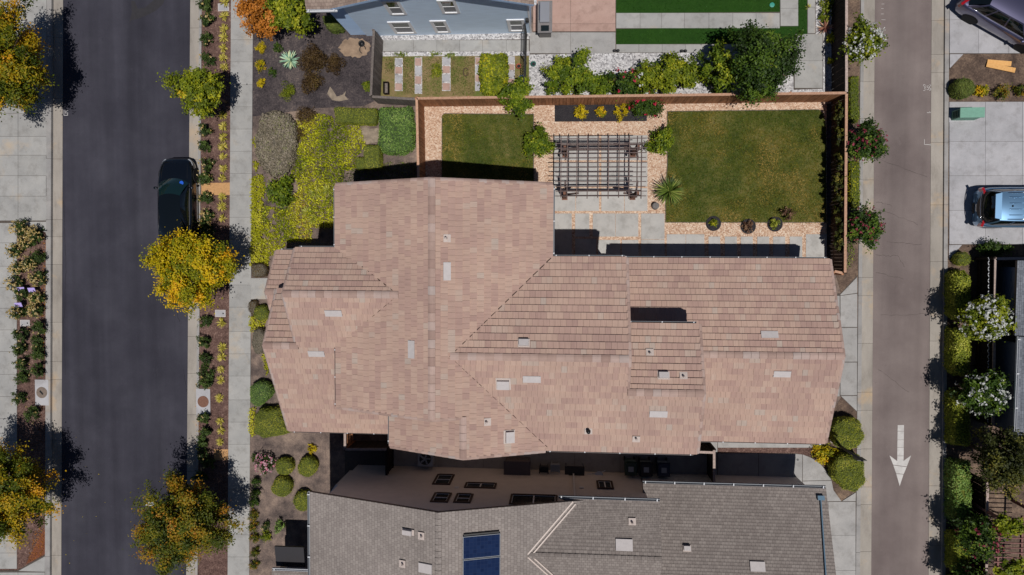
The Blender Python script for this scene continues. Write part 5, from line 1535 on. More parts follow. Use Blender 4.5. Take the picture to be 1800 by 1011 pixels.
def car(name, label, loc, heading, L, Wd, Ht, paintm, plan, deckz, belt, ws, rw, roofz, roofw=0.66, suv=False, glassm='car_glass', roofm=None):
    """local frame: x forward, y left. plan: half width along x; deckz: centre height of bonnet, cabin base and boot; ws/rw = (base x, top x)"""
    t = thing(name, label, 'car', loc, rotz=heading, local=True)
    hw = Wd/2
    n = 40
    xs = [-L/2 + L*(0.5-0.5*math.cos(math.pi*i/n)) for i in range(n+1)]
    V, F = [], []
    def wheel_lift(x, k):
        return 0
    rows = []
    for x in xs:
        w = hw*interp(plan, x/(L/2)); dz = interp(deckz, x/(L/2)); bz = interp(belt, x/(L/2))
        end = min(1, (L/2-abs(x))/0.18)
        lo = 0.20 + 0.16*(1-end)
        hgt = lambda f: lo + (bz-lo)*f
        sec = [(0, dz), (0.45*w, dz-0.006), (0.74*w, dz-0.02), (0.88*w, (dz+bz)/2 - 0.01), (0.955*w, bz-0.03), (0.99*w, hgt(0.86)), (w, hgt(0.62)), (0.985*w, hgt(0.35)), (0.975*w, hgt(0.1)), (0.9*w, lo-0.02), (0, lo-0.02)]
        full = [(x, y, z) for y, z in sec] + [(x, -y, z) for y, z in sec[1:-1][::-1]]
        rows.append(len(V)); V += full
        m = len(full)
    for i in range(n):
        for k in range(m):
            F.append((rows[i]+k, rows[i]+(k+1) % m, rows[i+1]+(k+1) % m, rows[i+1]+k))
    F.append(tuple(range(m))); F.append(tuple(rows[-1]+k for k in range(m-1, -1, -1)))
    body = part(t, 'body', MB().add(V, F), paintm, True)
    # cabin
    wb0, wt0 = ws; rb0, rt0 = rw
    hb = lambda x: hw*interp(plan, x/(L/2))*0.90
    zb = lambda x: interp(belt, x/(L/2)) - 0.02
    def roofh(x):
        u = (x-rt0)/(wt0-rt0)
        return roofz + 0.05*(1-(2*u-1)**2)
    hr = lambda x: hw*roofw*(1 - 0.06*((2*(x-rt0)/(wt0-rt0)-1)**2))
    def grid(nm, fn, nu, nv, mat, par, thick=0.0):
        vs = [fn(i/nu, j/nv) for i in range(nu+1) for j in range(nv+1)]
        fs = [(i*(nv+1)+j, i*(nv+1)+j+1, (i+1)*(nv+1)+j+1, (i+1)*(nv+1)+j) for i in range(nu) for j in range(nv)]
        o = part(par, nm, MB().add(vs, fs), mat, True)
        return o
    def roof_pt(u, v, dz=0.0, mx=0.0, my=0.0):
        x = rt0 + mx + (wt0-rt0-2*mx)*u
        y = (hr(x)-my)*(2*v-1)
        bowf = 0.10*(1-(2*v-1)**2)
        xx = x + (bowf if u > 0.5 else -bowf*0.6)*abs(2*u-1)
        return (xx, y, roofh(x) - 0.055*(2*v-1)**2 + dz)
    grid('roof', roof_pt, 14, 10, roofm or paintm, t)
    def ws_pt(u, v, base, top, sgn, zoff=0.0, m=0.0):
        s = (2*v-1)*(1-m)
        bow_b = 0.26 if not suv else 0.20
        xb = base + sgn*bow_b*(1-s*s) - sgn*0.02
        xt = top + sgn*0.10*(1-s*s) if sgn > 0 else top - 0.06*(1-s*s)
        yb_ = hb(base)*s*0.97; yt_ = hr(top)*s
        zb_ = interp(deckz, (xb)/(L/2)) - 0.015; zb_ = zb_*(1-s*s) + (zb(base))*s*s
        zt_ = roofh(top) - 0.055*s*s
        x = xb + (xt-xb)*u; y = yb_ + (yt_-yb_)*u
        z = zb_ + (zt_-zb_)*u + 0.05*math.sin(math.pi*u) + zoff
        return (x + sgn*0.03*math.sin(math.pi*u), y, z)
    grid('windscreen', lambda u, v: ws_pt(u, v, wb0, wt0, 1), 6, 12, glassm, t)
    grid('rear_window', lambda u, v: ws_pt(u, v, rb0, rt0, -1), 6, 12, 'car_glass', t)
    for sd in (1, -1):
        def side(u, v, off=0.0, a=0.0, b=1.0, ev=0.0):
            u = a + (b-a)*u; v = ev + (1-2*ev)*v
            x_b = rb0 + (wb0-rb0)*u; x_t = rt0 + (wt0-rt0)*u
            yb_, yt_ = hb(x_b)*0.985, hr(x_t)
            z_b, z_t = zb(x_b), roofh(x_t) - 0.055
            x = x_b + (x_t-x_b)*v; y = yb_ + (yt_-yb_)*v + 0.035*math.sin(math.pi*v) + off
            return (x, sd*y, z_b + (z_t-z_b)*v)
        grid('cabin_side', lambda u, v: side(u, v), 14, 5, paintm, t)
        for (a, b) in ((0.05, 0.26), (0.29, 0.58), (0.61, 0.93)) if suv else ((0.14, 0.50), (0.53, 0.88)):
            grid('side_window', lambda u, v: side(u, v, 0.008, a, b, 0.1), 8, 4, 'car_glass', t)
        # belt moulding
        mm = MB(); pts = [side(u/10, 0.06, 0.014) for u in range(11)]
        mm.tube(pts, 0.012, 5); part(t, 'window_trim', mm, 'trim_steel', True)
        # mirrors
        mx_, my_ = wb0 - 0.28, hb(wb0-0.28) + 0.12
        mr = MB().lathe([(0.02, -0.07), (0.085, -0.05), (0.1, 0.0), (0.085, 0.05), (0.02, 0.07)], (0, 0, 0), 10)
        mo = part(t, 'mirror', mr, paintm, True); mo.location = (mx_, sd*my_, zb(mx_)+0.06); mo.scale = (0.75, 1.25, 0.95)
        # lamps
        fx, fw = L/2 - 0.30, hw*interp(plan, (L/2-0.30)/(L/2))
        lz = interp(belt, 0.9)-0.10
        o = part(t, 'headlight', MB().lathe([(0.02, -0.06), (0.14, -0.03), (0.15, 0.02), (0.05, 0.06)], (0, 0, 0), 10), 'lamp_clear', True)
        o.location = (fx+0.02, sd*(fw-0.10), lz); o.scale = (1.5, 0.75, 0.9); o.rotation_euler = (0, 0, -sd*0.5)
        rx = -L/2 + 0.20; rwid = hw*interp(plan, rx/(L/2)); rz = interp(belt, -0.93)
        tl = MB().obox((0, 0, 0), (1, 0, 0), (0, 1, 0), (0, 0, 1), 0.06, 0.24, 0.09 if not suv else 0.14)
        o = part(t, 'taillight', tl, 'lamp_red'); o.location = (rx-0.06, sd*(rwid-0.20), rz-0.08); o.rotation_euler = (0, 0, sd*0.42)
        # wheels
        for wx in (L/2-0.92, -L/2+0.95):
            wy = hw*0.985 - 0.12
            wh = link('wheel', MB().lathe([(0.10, -0.1), (0.12, 0.1)], (0, 0, 0), 12).mesh('hub'), 'tyre', t, (wx, sd*wy, 0.335), (math.radians(90)*-sd, 0, 0))
            part(wh, 'tyre', MB().lathe([(0.23, -0.11), (0.31, -0.12), (0.335, -0.08), (0.335, 0.08), (0.31, 0.12), (0.235, 0.115), (0.225, 0.06)], (0, 0, 0), 26), 'tyre', True)
            rim = MB().lathe([(0.22, 0.06), (0.232, 0.112), (0.215, 0.115), (0.205, 0.07)], (0, 0, 0), 24)
            for k in range(5):
                a = 2*math.pi*k/5
                for da in (-0.16, 0.16):
                    rim.bar((0.04*math.cos(a), 0.04*math.sin(a), 0.1), (0.21*math.cos(a+da), 0.21*math.sin(a+da), 0.105), 0.03, 0.02)
            rim.lathe([(0.055, 0.07), (0.05, 0.115)], (0, 0, 0), 10)
            part(wh, 'rim', rim, 'alloy')
            ar = MB().tube([(wx+0.385*math.cos(q), sd*(hw*0.985), 0.335+0.385*math.sin(q)) for q in [math.pi*j/12 for j in range(13)]], 0.02, 6)
            part(t, 'wheel_arch', ar, 'tyre', True)
            dk = MB().lathe([(0.37, 0), (0.37, 0.02)], (0, 0, 0), 22)
            o = part(t, 'wheel_well', dk, 'tyre'); o.location = (wx, sd*(hw*0.972), 0.335); o.rotation_euler = (math.radians(90)*-sd, 0, 0)
    # bonnet and boot seams, plate
    z0 = lambda x: interp(deckz, x/(L/2)) + 0.0015
    se = MB()
    for sd in (1, -1):
        pts = []
        for i in range(8):
            x = wb0 + 0.2 + (L/2-0.35-wb0-0.2)*i/7; w = hw*interp(plan, x/(L/2))
            pts.append((x, sd*w*0.76, interp(deckz, x/(L/2)) - 0.022))
        se.tube(pts, 0.006, 4)
    part(t, 'bonnet_seam', se, 'tyre')
    part(t, 'number_plate', MB().box(-L/2-0.02, -0.17, 0.62 if suv else 0.72, -L/2+0.03, 0.17, 0.74 if suv else 0.84), 'plate')
    hd = MB()
    part(t, 'rear_bumper', MB().add(*(lambda pts: ([(x, y, z) for (x, y) in pts for z in (0.34, 0.52)], [(2*i, 2*i+2, 2*i+3, 2*i+1) for i in range(len(pts)-1)]))([(-L/2+0.02+0.22*s*s-0.045, s*hw*interp(plan, -0.97), ) for s in [k/6 for k in range(-6, 7)]])), 'tyre', True)
    return t
PLAN_S = [(-1, 0.60), (-0.97, 0.76), (-0.9, 0.89), (-0.75, 0.965), (-0.4, 1.0), (0.3, 1.0), (0.62, 0.965), (0.8, 0.91), (0.9, 0.83), (0.96, 0.70), (1, 0.48)]
cx, cy = P(306, 352, 0.8)
c1 = car('sedan', 'black sedan parked at the kerb, half under the golden tree', (cx, cy - 0.1, -0.13), math.radians(90), 4.72, 1.9, 1.44, 'paint_black', PLAN_S,
    [(-1, 0.72), (-0.95, 0.96), (-0.7, 1.05), (-0.3, 0.98), (0.3, 0.96), (0.6, 0.90), (0.85, 0.78), (0.96, 0.66), (1, 0.5)],
    [(-1, 0.70), (-0.95, 0.92), (-0.6, 0.98), (0, 0.95), (0.35, 0.93), (0.7, 0.82), (0.92, 0.68), (1, 0.5)], (1.02, 0.30), (-1.75, -0.78), 1.40, 0.62, glassm='sky_glass', roofm='car_glass')
part(c1, 'windscreen_sticker', MB().lathe([(0.11, 0), (0.11, 0.006)], (0.98, -0.5, 1.075), 14), plain('sticker_blue', rgb(30, 90, 200), 0.4))
PLAN_V = [(-1, 0.70), (-0.97, 0.84), (-0.92, 0.93), (-0.8, 0.985), (-0.4, 1.0), (0.4, 1.0), (0.7, 0.97), (0.85, 0.9), (0.95, 0.74), (1, 0.5)]
DK_V = [(-1, 0.76), (-0.965, 1.00), (-0.85, 1.06), (-0.3, 1.04), (0.3, 1.06), (0.6, 1.0), (0.85, 0.9), (0.95, 0.76), (1, 0.55)]
BT_V = [(-1, 0.74), (-0.965, 0.98), (-0.7, 1.03), (0, 1.0), (0.35, 0.99), (0.7, 0.9), (0.92, 0.76), (1, 0.55)]
rx_, ry_ = P(1717, 367, 0.7)
cv = car('minivan', 'pale blue minivan with roof ribs parked on the driveway', (rx_ + 2.42, ry_ + 0.05, 0.012), 0.0, 4.85, 1.94, 1.76, 'paint_blue', PLAN_V, DK_V, BT_V, (1.35, 0.62), (-2.30, -1.92), 1.70, 0.72, suv=True)
for k in (-0.42, -0.14, 0.14, 0.42):
    part(cv, 'roof_rib', MB().tube([(-1.55, k, 1.745), (-0.6, k, 1.768), (0.3, k, 1.752)], 0.016, 6), 'paint_blue', True)
for k in (-0.62, 0.62):
    part(cv, 'roof_rail', MB().tube([(-1.6, k, 1.73), (-0.6, k, 1.765), (0.3, k, 1.74)], 0.018, 6), 'chrome', True)
part(cv, 'spoiler', MB().add([(-1.90, -0.62, 1.725), (-1.90, 0.62, 1.725), (-2.16, 0.56, 1.69), (-2.16, -0.56, 1.69), (-1.90, -0.62, 1.68), (-1.90, 0.62, 1.68), (-2.16, 0.56, 1.67), (-2.16, -0.56, 1.67)], [(0, 1, 2, 3), (7, 6, 5, 4), (3, 2, 6, 7), (1, 0, 4, 5), (0, 3, 7, 4), (2, 1, 5, 6)]), 'paint_blue')
part(cv, 'antenna', MB().lathe([(0.05, 0), (0.03, 0.04), (0.01, 0.06)], (-1.42, 0, 1.73), 8), 'tyre', True)
part(cv, 'tailgate_trim', MB().tube([(-2.36, -0.78, 1.03), (-2.43, -0.4, 1.02), (-2.455, 0, 1.02), (-2.43, 0.4, 1.02), (-2.36, 0.78, 1.03)], 0.022, 6), 'chrome', True)
hv = Vector((0.862, -0.506, 0)).normalized(); pv = Vector((0.506, 0.862, 0)).normalized()
mx0, my0 = P(1751, 56, 0.3)
cc = Vector((mx0, my0, 0.012)) + pv*0.80
car('crossover', 'violet grey crossover parked askew in the top right corner', tuple(cc), math.atan2(hv.y, hv.x), 4.72, 1.92, 1.66, 'paint_violet', PLAN_V,
    [(-1, 0.78), (-0.95, 1.02), (-0.7, 1.08), (-0.3, 1.04), (0.3, 1.03), (0.6, 0.98), (0.85, 0.86), (0.95, 0.72), (1, 0.52)], BT_V, (1.30, 0.50), (-2.05, -1.35), 1.60, 0.66, suv=True, glassm='sky_glass')

# ------------------------------------------------------------------ street furniture and small things
def utility_box(label, px, py, w, l, mat='drive_concrete'):
    x, y = P(px, py)
    t = thing('meter_box', label, 'utility box', (x, y, 0))
    part(t, 'frame', MB().box(x-w/2, y-l/2, -0.1, x+w/2, y+l/2, 0.015), 'vent_white')
    part(t, 'cover', MB().box(x-w/2+0.04, y-l/2+0.04, 0, x+w/2-0.04, y+l/2-0.04, 0.024), mat)
    part(t, 'reader', MB().lathe([(0.04, 0), (0.04, 0.008)], (x+w*0.28, y, 0.022), 10), 'black_plastic')
utility_box('pale meter box in the kerb strip at the top of the photo', 393, 13, 0.6, 0.4)
utility_box('pale meter box in the kerb strip under the golden tree', 387.5, 551, 0.58, 0.38)
utility_box('pale meter box among the roses of the west bed', 44, 568, 0.56, 0.36)
def manhole(label, px, py, w, l, r, col):
    x, y = P(px, py)
    t = thing('manhole', label, 'manhole', (x, y, 0))
    part(t, 'collar', MB().box(x-w/2, y-l/2, -0.1, x+w/2, y+l/2, 0.02), 'drive_concrete')
    lid = part(t, 'lid', MB().lathe([(r, 0), (r, 0.032), (r*0.92, 0.036)], (x, y, 0), 28), col)
    for k in range(6):
        a = k*math.pi/3
        part(lid, 'rib', MB().bar((x+0.2*r*math.cos(a), y+0.2*r*math.sin(a), 0.038), (x+0.8*r*math.cos(a), y+0.8*r*math.sin(a), 0.038), 0.02, 0.006), col)
    return t, x, y
plain('rust_iron', rgb(118, 82, 66), 0.8, var=0.15, scale=10); plain('grey_iron', rgb(120, 106, 96), 0.8, var=0.15, scale=10)
manhole('round rusty manhole lid in a concrete collar beside the kerb', 357.5, 706, 0.78, 1.38, 0.31, 'rust_iron')
_, x, y = manhole('round grey manhole lid with dark slot in the west bed', 74, 690, 0.78, 1.42, 0.31, 'grey_iron')
part(_, 'lid_slot', MB().bar((x-0.1, y+0.1, 0.042), (x+0.08, y-0.1, 0.042), 0.09, 0.008), 'black_plastic')
plain('lilac_panel', rgb(176, 160, 222), 0.6)
for k, (px, py) in enumerate(((48, 508), (66, 509), (43, 535))):
    x, y = P(px, py)
    t = thing('yard_sign', ['small lilac sign on the left among the west roses', 'small lilac sign on the right among the west roses', 'lowest small lilac sign among the west roses'][k], 'sign', (x, y, 0), 'lilac signs among the roses')
    part(t, 'panel', MB().obox((x, y, 0.42), (1, 0.05, 0), (0, 1, 0.5), (0, -0.5, 1), 0.2, 0.13, 0.008), 'lilac_panel')
    part(t, 'stake', MB().tube([(x, y, -0.05), (x, y, 0.4)], 0.012, 6), 'gutter_metal')
# street lamp by the lower tree
lx, ly = P(354, 838, 0)
lp = thing('street_lamp', 'white street lamp head poking out of the lower golden tree', 'street lamp', (lx, ly, 0))
plain('lamp_white', rgb(214, 218, 224), 0.4)
plain('pole_grey', rgb(110, 112, 114), 0.5)
part(lp, 'pole', MB().tube([(lx, ly, -0.1), (lx, ly, 2.0), (lx, ly, 4.0)], [0.07, 0.055, 0.045], 12), 'pole_grey', True)
part(lp, 'base', MB().lathe([(0.17, 0), (0.17, 0.12), (0.1, 0.2)], (lx, ly, 0), 12), 'lamp_white')
part(lp, 'arm', MB().tube([(lx, ly, 3.95), (lx-0.1, ly, 4.1), (lx-0.2, ly, 4.12)], 0.03, 8), 'lamp_white', True)
part(lp, 'lamp_head', MB().obox((lx-0.34, ly, 4.12), (1, 0, 0.05), (0, 1, 0), (-0.05, 0, 1), 0.2, 0.1, 0.04), 'lamp_white')
# dark post beside the clipped shrubs by the garage
bx, by = P(1462, 774, 0)
po = thing('sign_post', 'dark post standing between the two clipped shrubs by the garage', 'post', (bx, by, 0))
plain('post_dark', rgb(40, 38, 42), 0.5)
part(po, 'pole', MB().tube([(bx, by, -0.1), (bx, by, 3.5)], [0.07, 0.055], 10), 'post_dark', True)
part(po, 'base', MB().lathe([(0.13, 0), (0.13, 0.1), (0.08, 0.16)], (bx, by, 0), 12), 'vent_flash')
part(po, 'sign_panel', MB().box(bx-0.22, by-0.015, 2.95, bx+0.22, by+0.015, 3.5), 'post_dark')
# green transformer box on the east driveway
gx, gy_ = P(1699, 201, 0.4)
plain('box_green', rgb(110, 158, 138), 0.6, var=0.1); plain('box_green_dark', rgb(60, 96, 80), 0.6)
gb = thing('transformer_box', 'green metal utility cabinet on the driveway', 'utility box', (gx, gy_, 0))
bd = MB().box(-0.56, -0.24, 0.02, 0.56, 0.24, 0.72)
part(gb, 'cabinet', MB().add([(gx+x, gy_+y, z) for x, y, z in [(-.5,-.22,.03),(.56,-.22,.03),(.56,.22,.03),(-.5,.22,.03),(-.46,-.2,.74),(.54,-.2,.78),(.54,.2,.78),(-.46,.2,.74)]], [(3,2,1,0),(4,5,6,7),(0,1,5,4),(1,2,6,5),(2,3,7,6),(3,0,4,7)]), 'box_green')
part(gb, 'lid', MB().obox((gx+0.04, gy_, 0.79), (1, 0, 0.04), (0, 1, 0), (-0.04, 0, 1), 0.55, 0.24, 0.03), 'box_green')
for k in range(4):
    part(gb, 'louvre', MB().box(gx-0.52, gy_-0.17, 0.15+0.13*k, gx-0.49, gy_+0.17, 0.2+0.13*k), 'box_green_dark')
part(gb, 'plinth', MB().box(gx-0.6, gy_-0.3, -0.02, gx+0.64, gy_+0.3, 0.03), 'drive_concrete')
# two planks left on the bark
wood('new_wood', rgb(214, 160, 96), rgb(232, 180, 116))
for k, (a, b) in enumerate((((1735, 109), (1777, 112.5)), ((1733, 114), (1783, 124.5)))):
    p, q = P(*a), P(*b)
    tag(link('plank', MB().bar((p[0], p[1], 0.02+0.035*k), (q[0], q[1], 0.02+0.035*k), 0.23, 0.035).mesh('plank'), 'new_wood'), ['upper of the two tan planks lying on the bark bed', 'lower slanting tan plank lying on the bark bed'][k], 'plank', 'planks on the bark bed')
# barbecue island on the pink patio
qx, qy = P(958, 30, 0.9)
bq = thing('barbecue_island', 'grey stone barbecue island on the pink patio', 'barbecue', (qx, qy, 0))
plain('island_stone', rgb(120, 116, 116), 0.8, var=0.12, scale=7); plain('steel', rgb(186, 188, 194), 0.3, metal=0.7)
part(bq, 'base', MB().box(qx-0.30, qy-0.72, 0, qx+0.30, qy+0.72, 0.88), 'island_stone')
part(bq, 'counter', MB().box(qx-0.36, qy-0.78, 0.88, qx+0.36, qy+0.78, 0.94), 'island_stone')
part(bq, 'grill_lid', MB().box(qx-0.24, qy-0.32, 0.94, qx+0.22, qy+0.66, 1.14), 'steel')
part(bq, 'handle', MB().tube([(qx-0.27, qy-0.2, 1.08), (qx-0.27, qy+0.55, 1.08)], 0.015, 8), 'chrome')
part(bq, 'sink', MB().box(qx-0.2, qy-0.7, 0.941, qx+0.2, qy-0.42, 0.952), 'window_glass')
# bubbler in the front bed, stump, horseshoe, small things
x, y = P(636, 77)
t = thing('drain_bubbler', 'round black drain grate set in the dirt patch', 'drain', (x, y, 0))
part(t, 'ring', MB().lathe([(0.16, -0.02), (0.17, 0.06), (0.13, 0.07), (0.12, 0.02)], (x, y, 0), 18), 'black_plastic', True)
part(t, 'dome', MB().lathe([(0.11, 0.02), (0.08, 0.06), (0.02, 0.08)], (x, y, 0), 14), 'black_plastic', True)
part(t, 'hose', MB().tube([(x+0.16*math.cos(a)+0.05, y-0.3+0.2*math.sin(a), 0.03) for a in [k*0.5 for k in range(10)]] , 0.02, 6), 'black_plastic', True)
x, y = P(1152.5, 362, 0.2)
tag(link('tree_stump', MB().lathe([(0.19, -0.05), (0.18, 0.12), (0.17, 0.3), (0.12, 0.31), (0.02, 0.3)], (x, y, 0), 14).mesh('tree_stump', True), plain('stump', rgb(112, 108, 106), 0.9, var=0.25, scale=14)), 'round grey stump on the gravel by the spiky palm', 'stump')
x, y = P(819, 127)
tag(link('garden_ring', MB().tube([(x+0.13*math.cos(a), y+0.2*math.sin(a), 0.04) for a in [0.5+k*0.37 for k in range(16)]], 0.028, 6).mesh('garden_ring', True), plain('rope_brown', rgb(84, 66, 52), 0.9)), 'dark horseshoe shaped ring lying on the green strip', 'garden ornament')
x, y = P(678, 154, 0.3)
t = thing('garden_crate', 'small dark open crate beside the grey side fence', 'crate', (x, y, 0))
for (a, b, c, d_) in ((-0.13, -0.3, -0.11, 0.3), (0.11, -0.3, 0.13, 0.3), (-0.11, -0.3, 0.11, -0.28), (-0.11, 0.28, 0.11, 0.3)):
    part(t, 'side', MB().box(x+a, y+b, 0, x+c, y+d_, 0.35), 'dark_wood')
part(t, 'bottom', MB().box(x-0.11, y-0.28, 0.02, x+0.11, y+0.28, 0.05), 'grey_wood')
x, y = P(1357, 9)
tag(link('irrigation_cover', MB().lathe([(0.12, -0.02), (0.12, 0.03), (0.05, 0.04)], (x, y, 0), 16).mesh('irrigation_cover'), plain('teal', rgb(56, 150, 132), 0.5)), 'round teal valve cover in the upper turf panel', 'valve cover')
for k, (px, py) in enumerate(((929, 52), (941, 56))):
    pass
plain('pot_orange', rgb(176, 92, 64), 0.8); plain('pot_blue', rgb(40, 84, 130), 0.4); plain('pot_green', rgb(40, 110, 96), 0.4)
for k, (px, py, r, m_, lb) in enumerate(((917, 138, 0.14, 'pot_blue', 'round blue glazed pot near the iron gate'), (912, 117, 0.12, 'pot_orange', 'terracotta pot left of the iron gate'), (938, 113, 0.12, 'pot_green', 'green glazed pot right of the iron gate'), (882, 113, 0.12, 'pot_orange', 'terracotta pot set in the yellow green hedge'))):
    x, y = P(px, py, 0.2)
    t = thing('flower_pot', lb, 'pot', (x, y, 0))
    part(t, 'pot', MB().lathe([(r*0.65, 0.0), (r, 0.28), (r*1.1, 0.3), (r*0.85, 0.3), (r*0.8, 0.24)], (x, y, 0), 16), m_, True)
    part(t, 'soil', MB().lathe([(r*0.8, 0.22), (r*0.8, 0.245)], (x, y, 0), 12), 'dark_bed')
for k, (px, py, lb) in enumerate(((1083, 90.5, 'pair of dark path lights beside the white gravel, nearer the pink patio'), (1201, 91, 'pair of dark path lights beside the white gravel, right of the middle'))):
    x, y = P(px, py)
    t = thing('path_light', lb, 'path light', (x, y, 0))
    for dx in (-0.09, 0.09):
        part(t, 'lamp', MB().lathe([(0.03, 0), (0.03, 0.12), (0.08, 0.14), (0.05, 0.2)], (x+dx, y, 0), 10), 'black_plastic')

# ------------------------------------------------------------------ things stored in the shaded side yard
x, y = P(748, 806, 0.7)
ac = thing('air_conditioner', 'grey air conditioner unit in the shaded side yard', 'air conditioner', (x, y, 0))
plain('ac_grey', rgb(150, 156, 164), 0.5); plain('ac_dark', rgb(40, 42, 46), 0.6)
part(ac, 'cabinet', MB().box(x-0.38, y-0.38, 0.05, x+0.38, y+0.38, 0.74), 'ac_grey')
tp_ = part(ac, 'top', MB().box(x-0.39, y-0.39, 0.74, x+0.39, y+0.39, 0.78), 'ac_grey')
part(tp_, 'fan_opening', MB().lathe([(0.31, 0.78), (0.31, 0.784)], (x, y, 0), 28), 'ac_dark')
for k in range(5):
    a = k*2*math.pi/5
    part(tp_, 'fan_blade', MB().obox((x+0.15*math.cos(a), y+0.15*math.sin(a), 0.79), (math.cos(a), math.sin(a), 0), (-math.sin(a), math.cos(a), 0.3), (0, 0, 1), 0.13, 0.06, 0.004), 'ac_grey')
for r in (0.1, 0.2, 0.3):
    part(tp_, 'guard_ring', MB().tube([(x+r*math.cos(a), y+r*math.sin(a), 0.81) for a in [k*math.pi/12 for k in range(25)]], 0.006, 5), 'ac_dark')
x, y = P(909, 826, 0.9)
sb = thing('storage_shed', 'low brown storage shed in the shaded side yard', 'shed', (x, y, 0))
plain('shed_brown', rgb(92, 84, 86), 0.7); plain('shed_roof', rgb(84, 78, 82), 0.7)
part(sb, 'walls', MB().box(x-0.62, y-0.42, 0, x+0.62, y+0.42, 0.95), 'shed_brown')
part(sb, 'lid', MB().obox((x, y, 0.99), (1, 0, 0), (0, 1, 0.08), (0, -0.08, 1), 0.68, 0.48, 0.03), 'shed_roof')
part(sb, 'door', MB().box(x-0.55, y+0.42, 0.06, x-0.01, y+0.44, 0.88), 'shed_brown'); part(sb, 'door', MB().box(x+0.01, y+0.42, 0.06, x+0.55, y+0.44, 0.88), 'shed_brown')
def bin_(label, px, py, mat):
    x, y = P(px, py, 1.0)
    t = thing('wheelie_bin', label, 'bin', (x, y, 0), 'wheeled bins in the side yard')
    part(t, 'body', MB().add([(x+a, y+b, z) for a, b, z in [(-.24,-.26,.06),(.24,-.26,.06),(.24,.24,.06),(-.24,.24,.06),(-.29,-.33,.98),(.29,-.33,.98),(.29,.33,.98),(-.29,.33,.98)]], [(3,2,1,0),(4,5,6,7),(0,1,5,4),(1,2,6,5),(2,3,7,6),(3,0,4,7)]), mat)
    ld = part(t, 'lid', MB().add([(x+a, y+b, z) for a, b, z in [(-.31,-.36,.98),(.31,-.36,.98),(.31,.36,.98),(-.31,.36,.98),(-.27,-.3,1.05),(.27,-.3,1.05),(.27,.3,1.07),(-.27,.3,1.07)]], [(3,2,1,0),(4,5,6,7),(0,1,5,4),(1,2,6,5),(2,3,7,6),(3,0,4,7)]), mat)
    part(ld, 'sticker', MB().box(x-0.13, y-0.14, 1.058, x+0.13, y+0.12, 1.072), 'ac_grey')
    for sd in (-0.25, 0.25):
        part(t, 'wheel', MB().tube([(x+sd-0.03, y+0.27, 0.12), (x+sd+0.03, y+0.27, 0.12)], 0.12, 14), 'tyre')
    part(t, 'handle', MB().tube([(x-0.22, y+0.37, 1.0), (x+0.22, y+0.37, 1.0)], 0.018, 8), mat)
plain('bin_green', rgb(44, 64, 56), 0.5); plain('bin_blue', rgb(40, 52, 76), 0.5); plain('bin_black', rgb(44, 44, 48), 0.5)
bin_('leftmost wheeled bin with pale lid sticker in the side yard', 1109, 824, 'bin_green'); bin_('middle dark wheeled bin in the side yard', 1136, 825, 'bin_black'); bin_('rightmost wheeled bin with pale lid sticker in the side yard', 1167, 826, 'bin_blue')
plain('white_metal', rgb(196, 204, 216), 0.4, metal=0.3)
x, y = P(1050, 836, 0.5)
tr = thing('hand_cart', 'white wire hand cart with wheels in the side yard', 'cart', (x, y, 0))
for (dx, dy, r) in ((-0.38, -0.12, 0.22), (-0.12, -0.02, 0.16)):
    w_ = part(tr, 'wheel', MB().tube([(x+dx+r*math.cos(a), y+dy+r*math.sin(a)*0.8, 0.35+0.1*math.sin(a)) for a in [k*math.pi/10 for k in range(21)]], 0.022, 6), 'white_metal', True)
    for k in range(6):
        a = k*math.pi/3
        part(w_, 'spoke', MB().bar((x+dx, y+dy, 0.35), (x+dx+r*math.cos(a), y+dy+0.8*r*math.sin(a), 0.35+0.1*math.sin(a)), 0.015, 0.015), 'white_metal')
part(tr, 'seat', MB().lathe([(0.2, 0.5), (0.22, 0.53), (0.1, 0.54)], (x+0.08, y+0.02, 0), 14), 'white_metal')
part(tr, 'shaft', MB().tube([(x+0.1, y+0.12, 0.5), (x+0.4, y+0.3, 0.6)], 0.025, 6), 'white_metal'); part(tr, 'shaft', MB().tube([(x+0.15, y-0.05, 0.5), (x+0.55, y-0.02, 0.6)], 0.025, 6), 'white_metal')
def chair(label, px, py, mat):
    x, y = P(px, py, 0.45)
    t = thing('garden_chair', label, 'chair', (x, y, 0))
    part(t, 'seat', MB().box(x-0.22, y-0.22, 0.42, x+0.22, y+0.22, 0.45), mat)
    part(t, 'backrest', MB().obox((x, y+0.24, 0.68), (1, 0, 0), (0, 0.2, 1), (0, -1, 0.2), 0.22, 0.25, 0.015), mat)
    for sx in (-0.19, 0.19):
        for sy in (-0.19, 0.19):
            part(t, 'leg', MB().tube([(x+sx, y+sy, 0), (x+sx, y+sy, 0.42)], 0.016, 6), mat)
        part(t, 'arm', MB().bar((x+sx*1.15, y-0.2, 0.64), (x+sx*1.15, y+0.24, 0.64), 0.05, 0.025), mat)
chair('dark garden chair beside the storage shed', 956, 826, 'ac_dark'); chair('white garden chair in the shaded side yard', 976, 822, 'ac_grey')
x, y = P(1010, 830, 0.7)
t = thing('garden_table', 'dark folding table in the shaded side yard', 'table', (x, y, 0))
part(t, 'tabletop', MB().box(x-0.5, y-0.3, 0.68, x+0.5, y+0.3, 0.71), 'ac_dark')
for sx in (-0.44, 0.44):
    for sy in (-0.25, 0.25): part(t, 'leg', MB().tube([(x+sx, y+sy, 0), (x+sx, y+sy, 0.68)], 0.018, 6), 'ac_dark')
# wall base details on the pergola patio side
x, y = P(1402, 808)
tag(link('path_drain', MB().lathe([(0.06, 0), (0.06, 0.016)], (x, y, 0), 12).mesh('path_drain'), 'black_plastic'), 'small black drain cap on the curved path', 'drain')

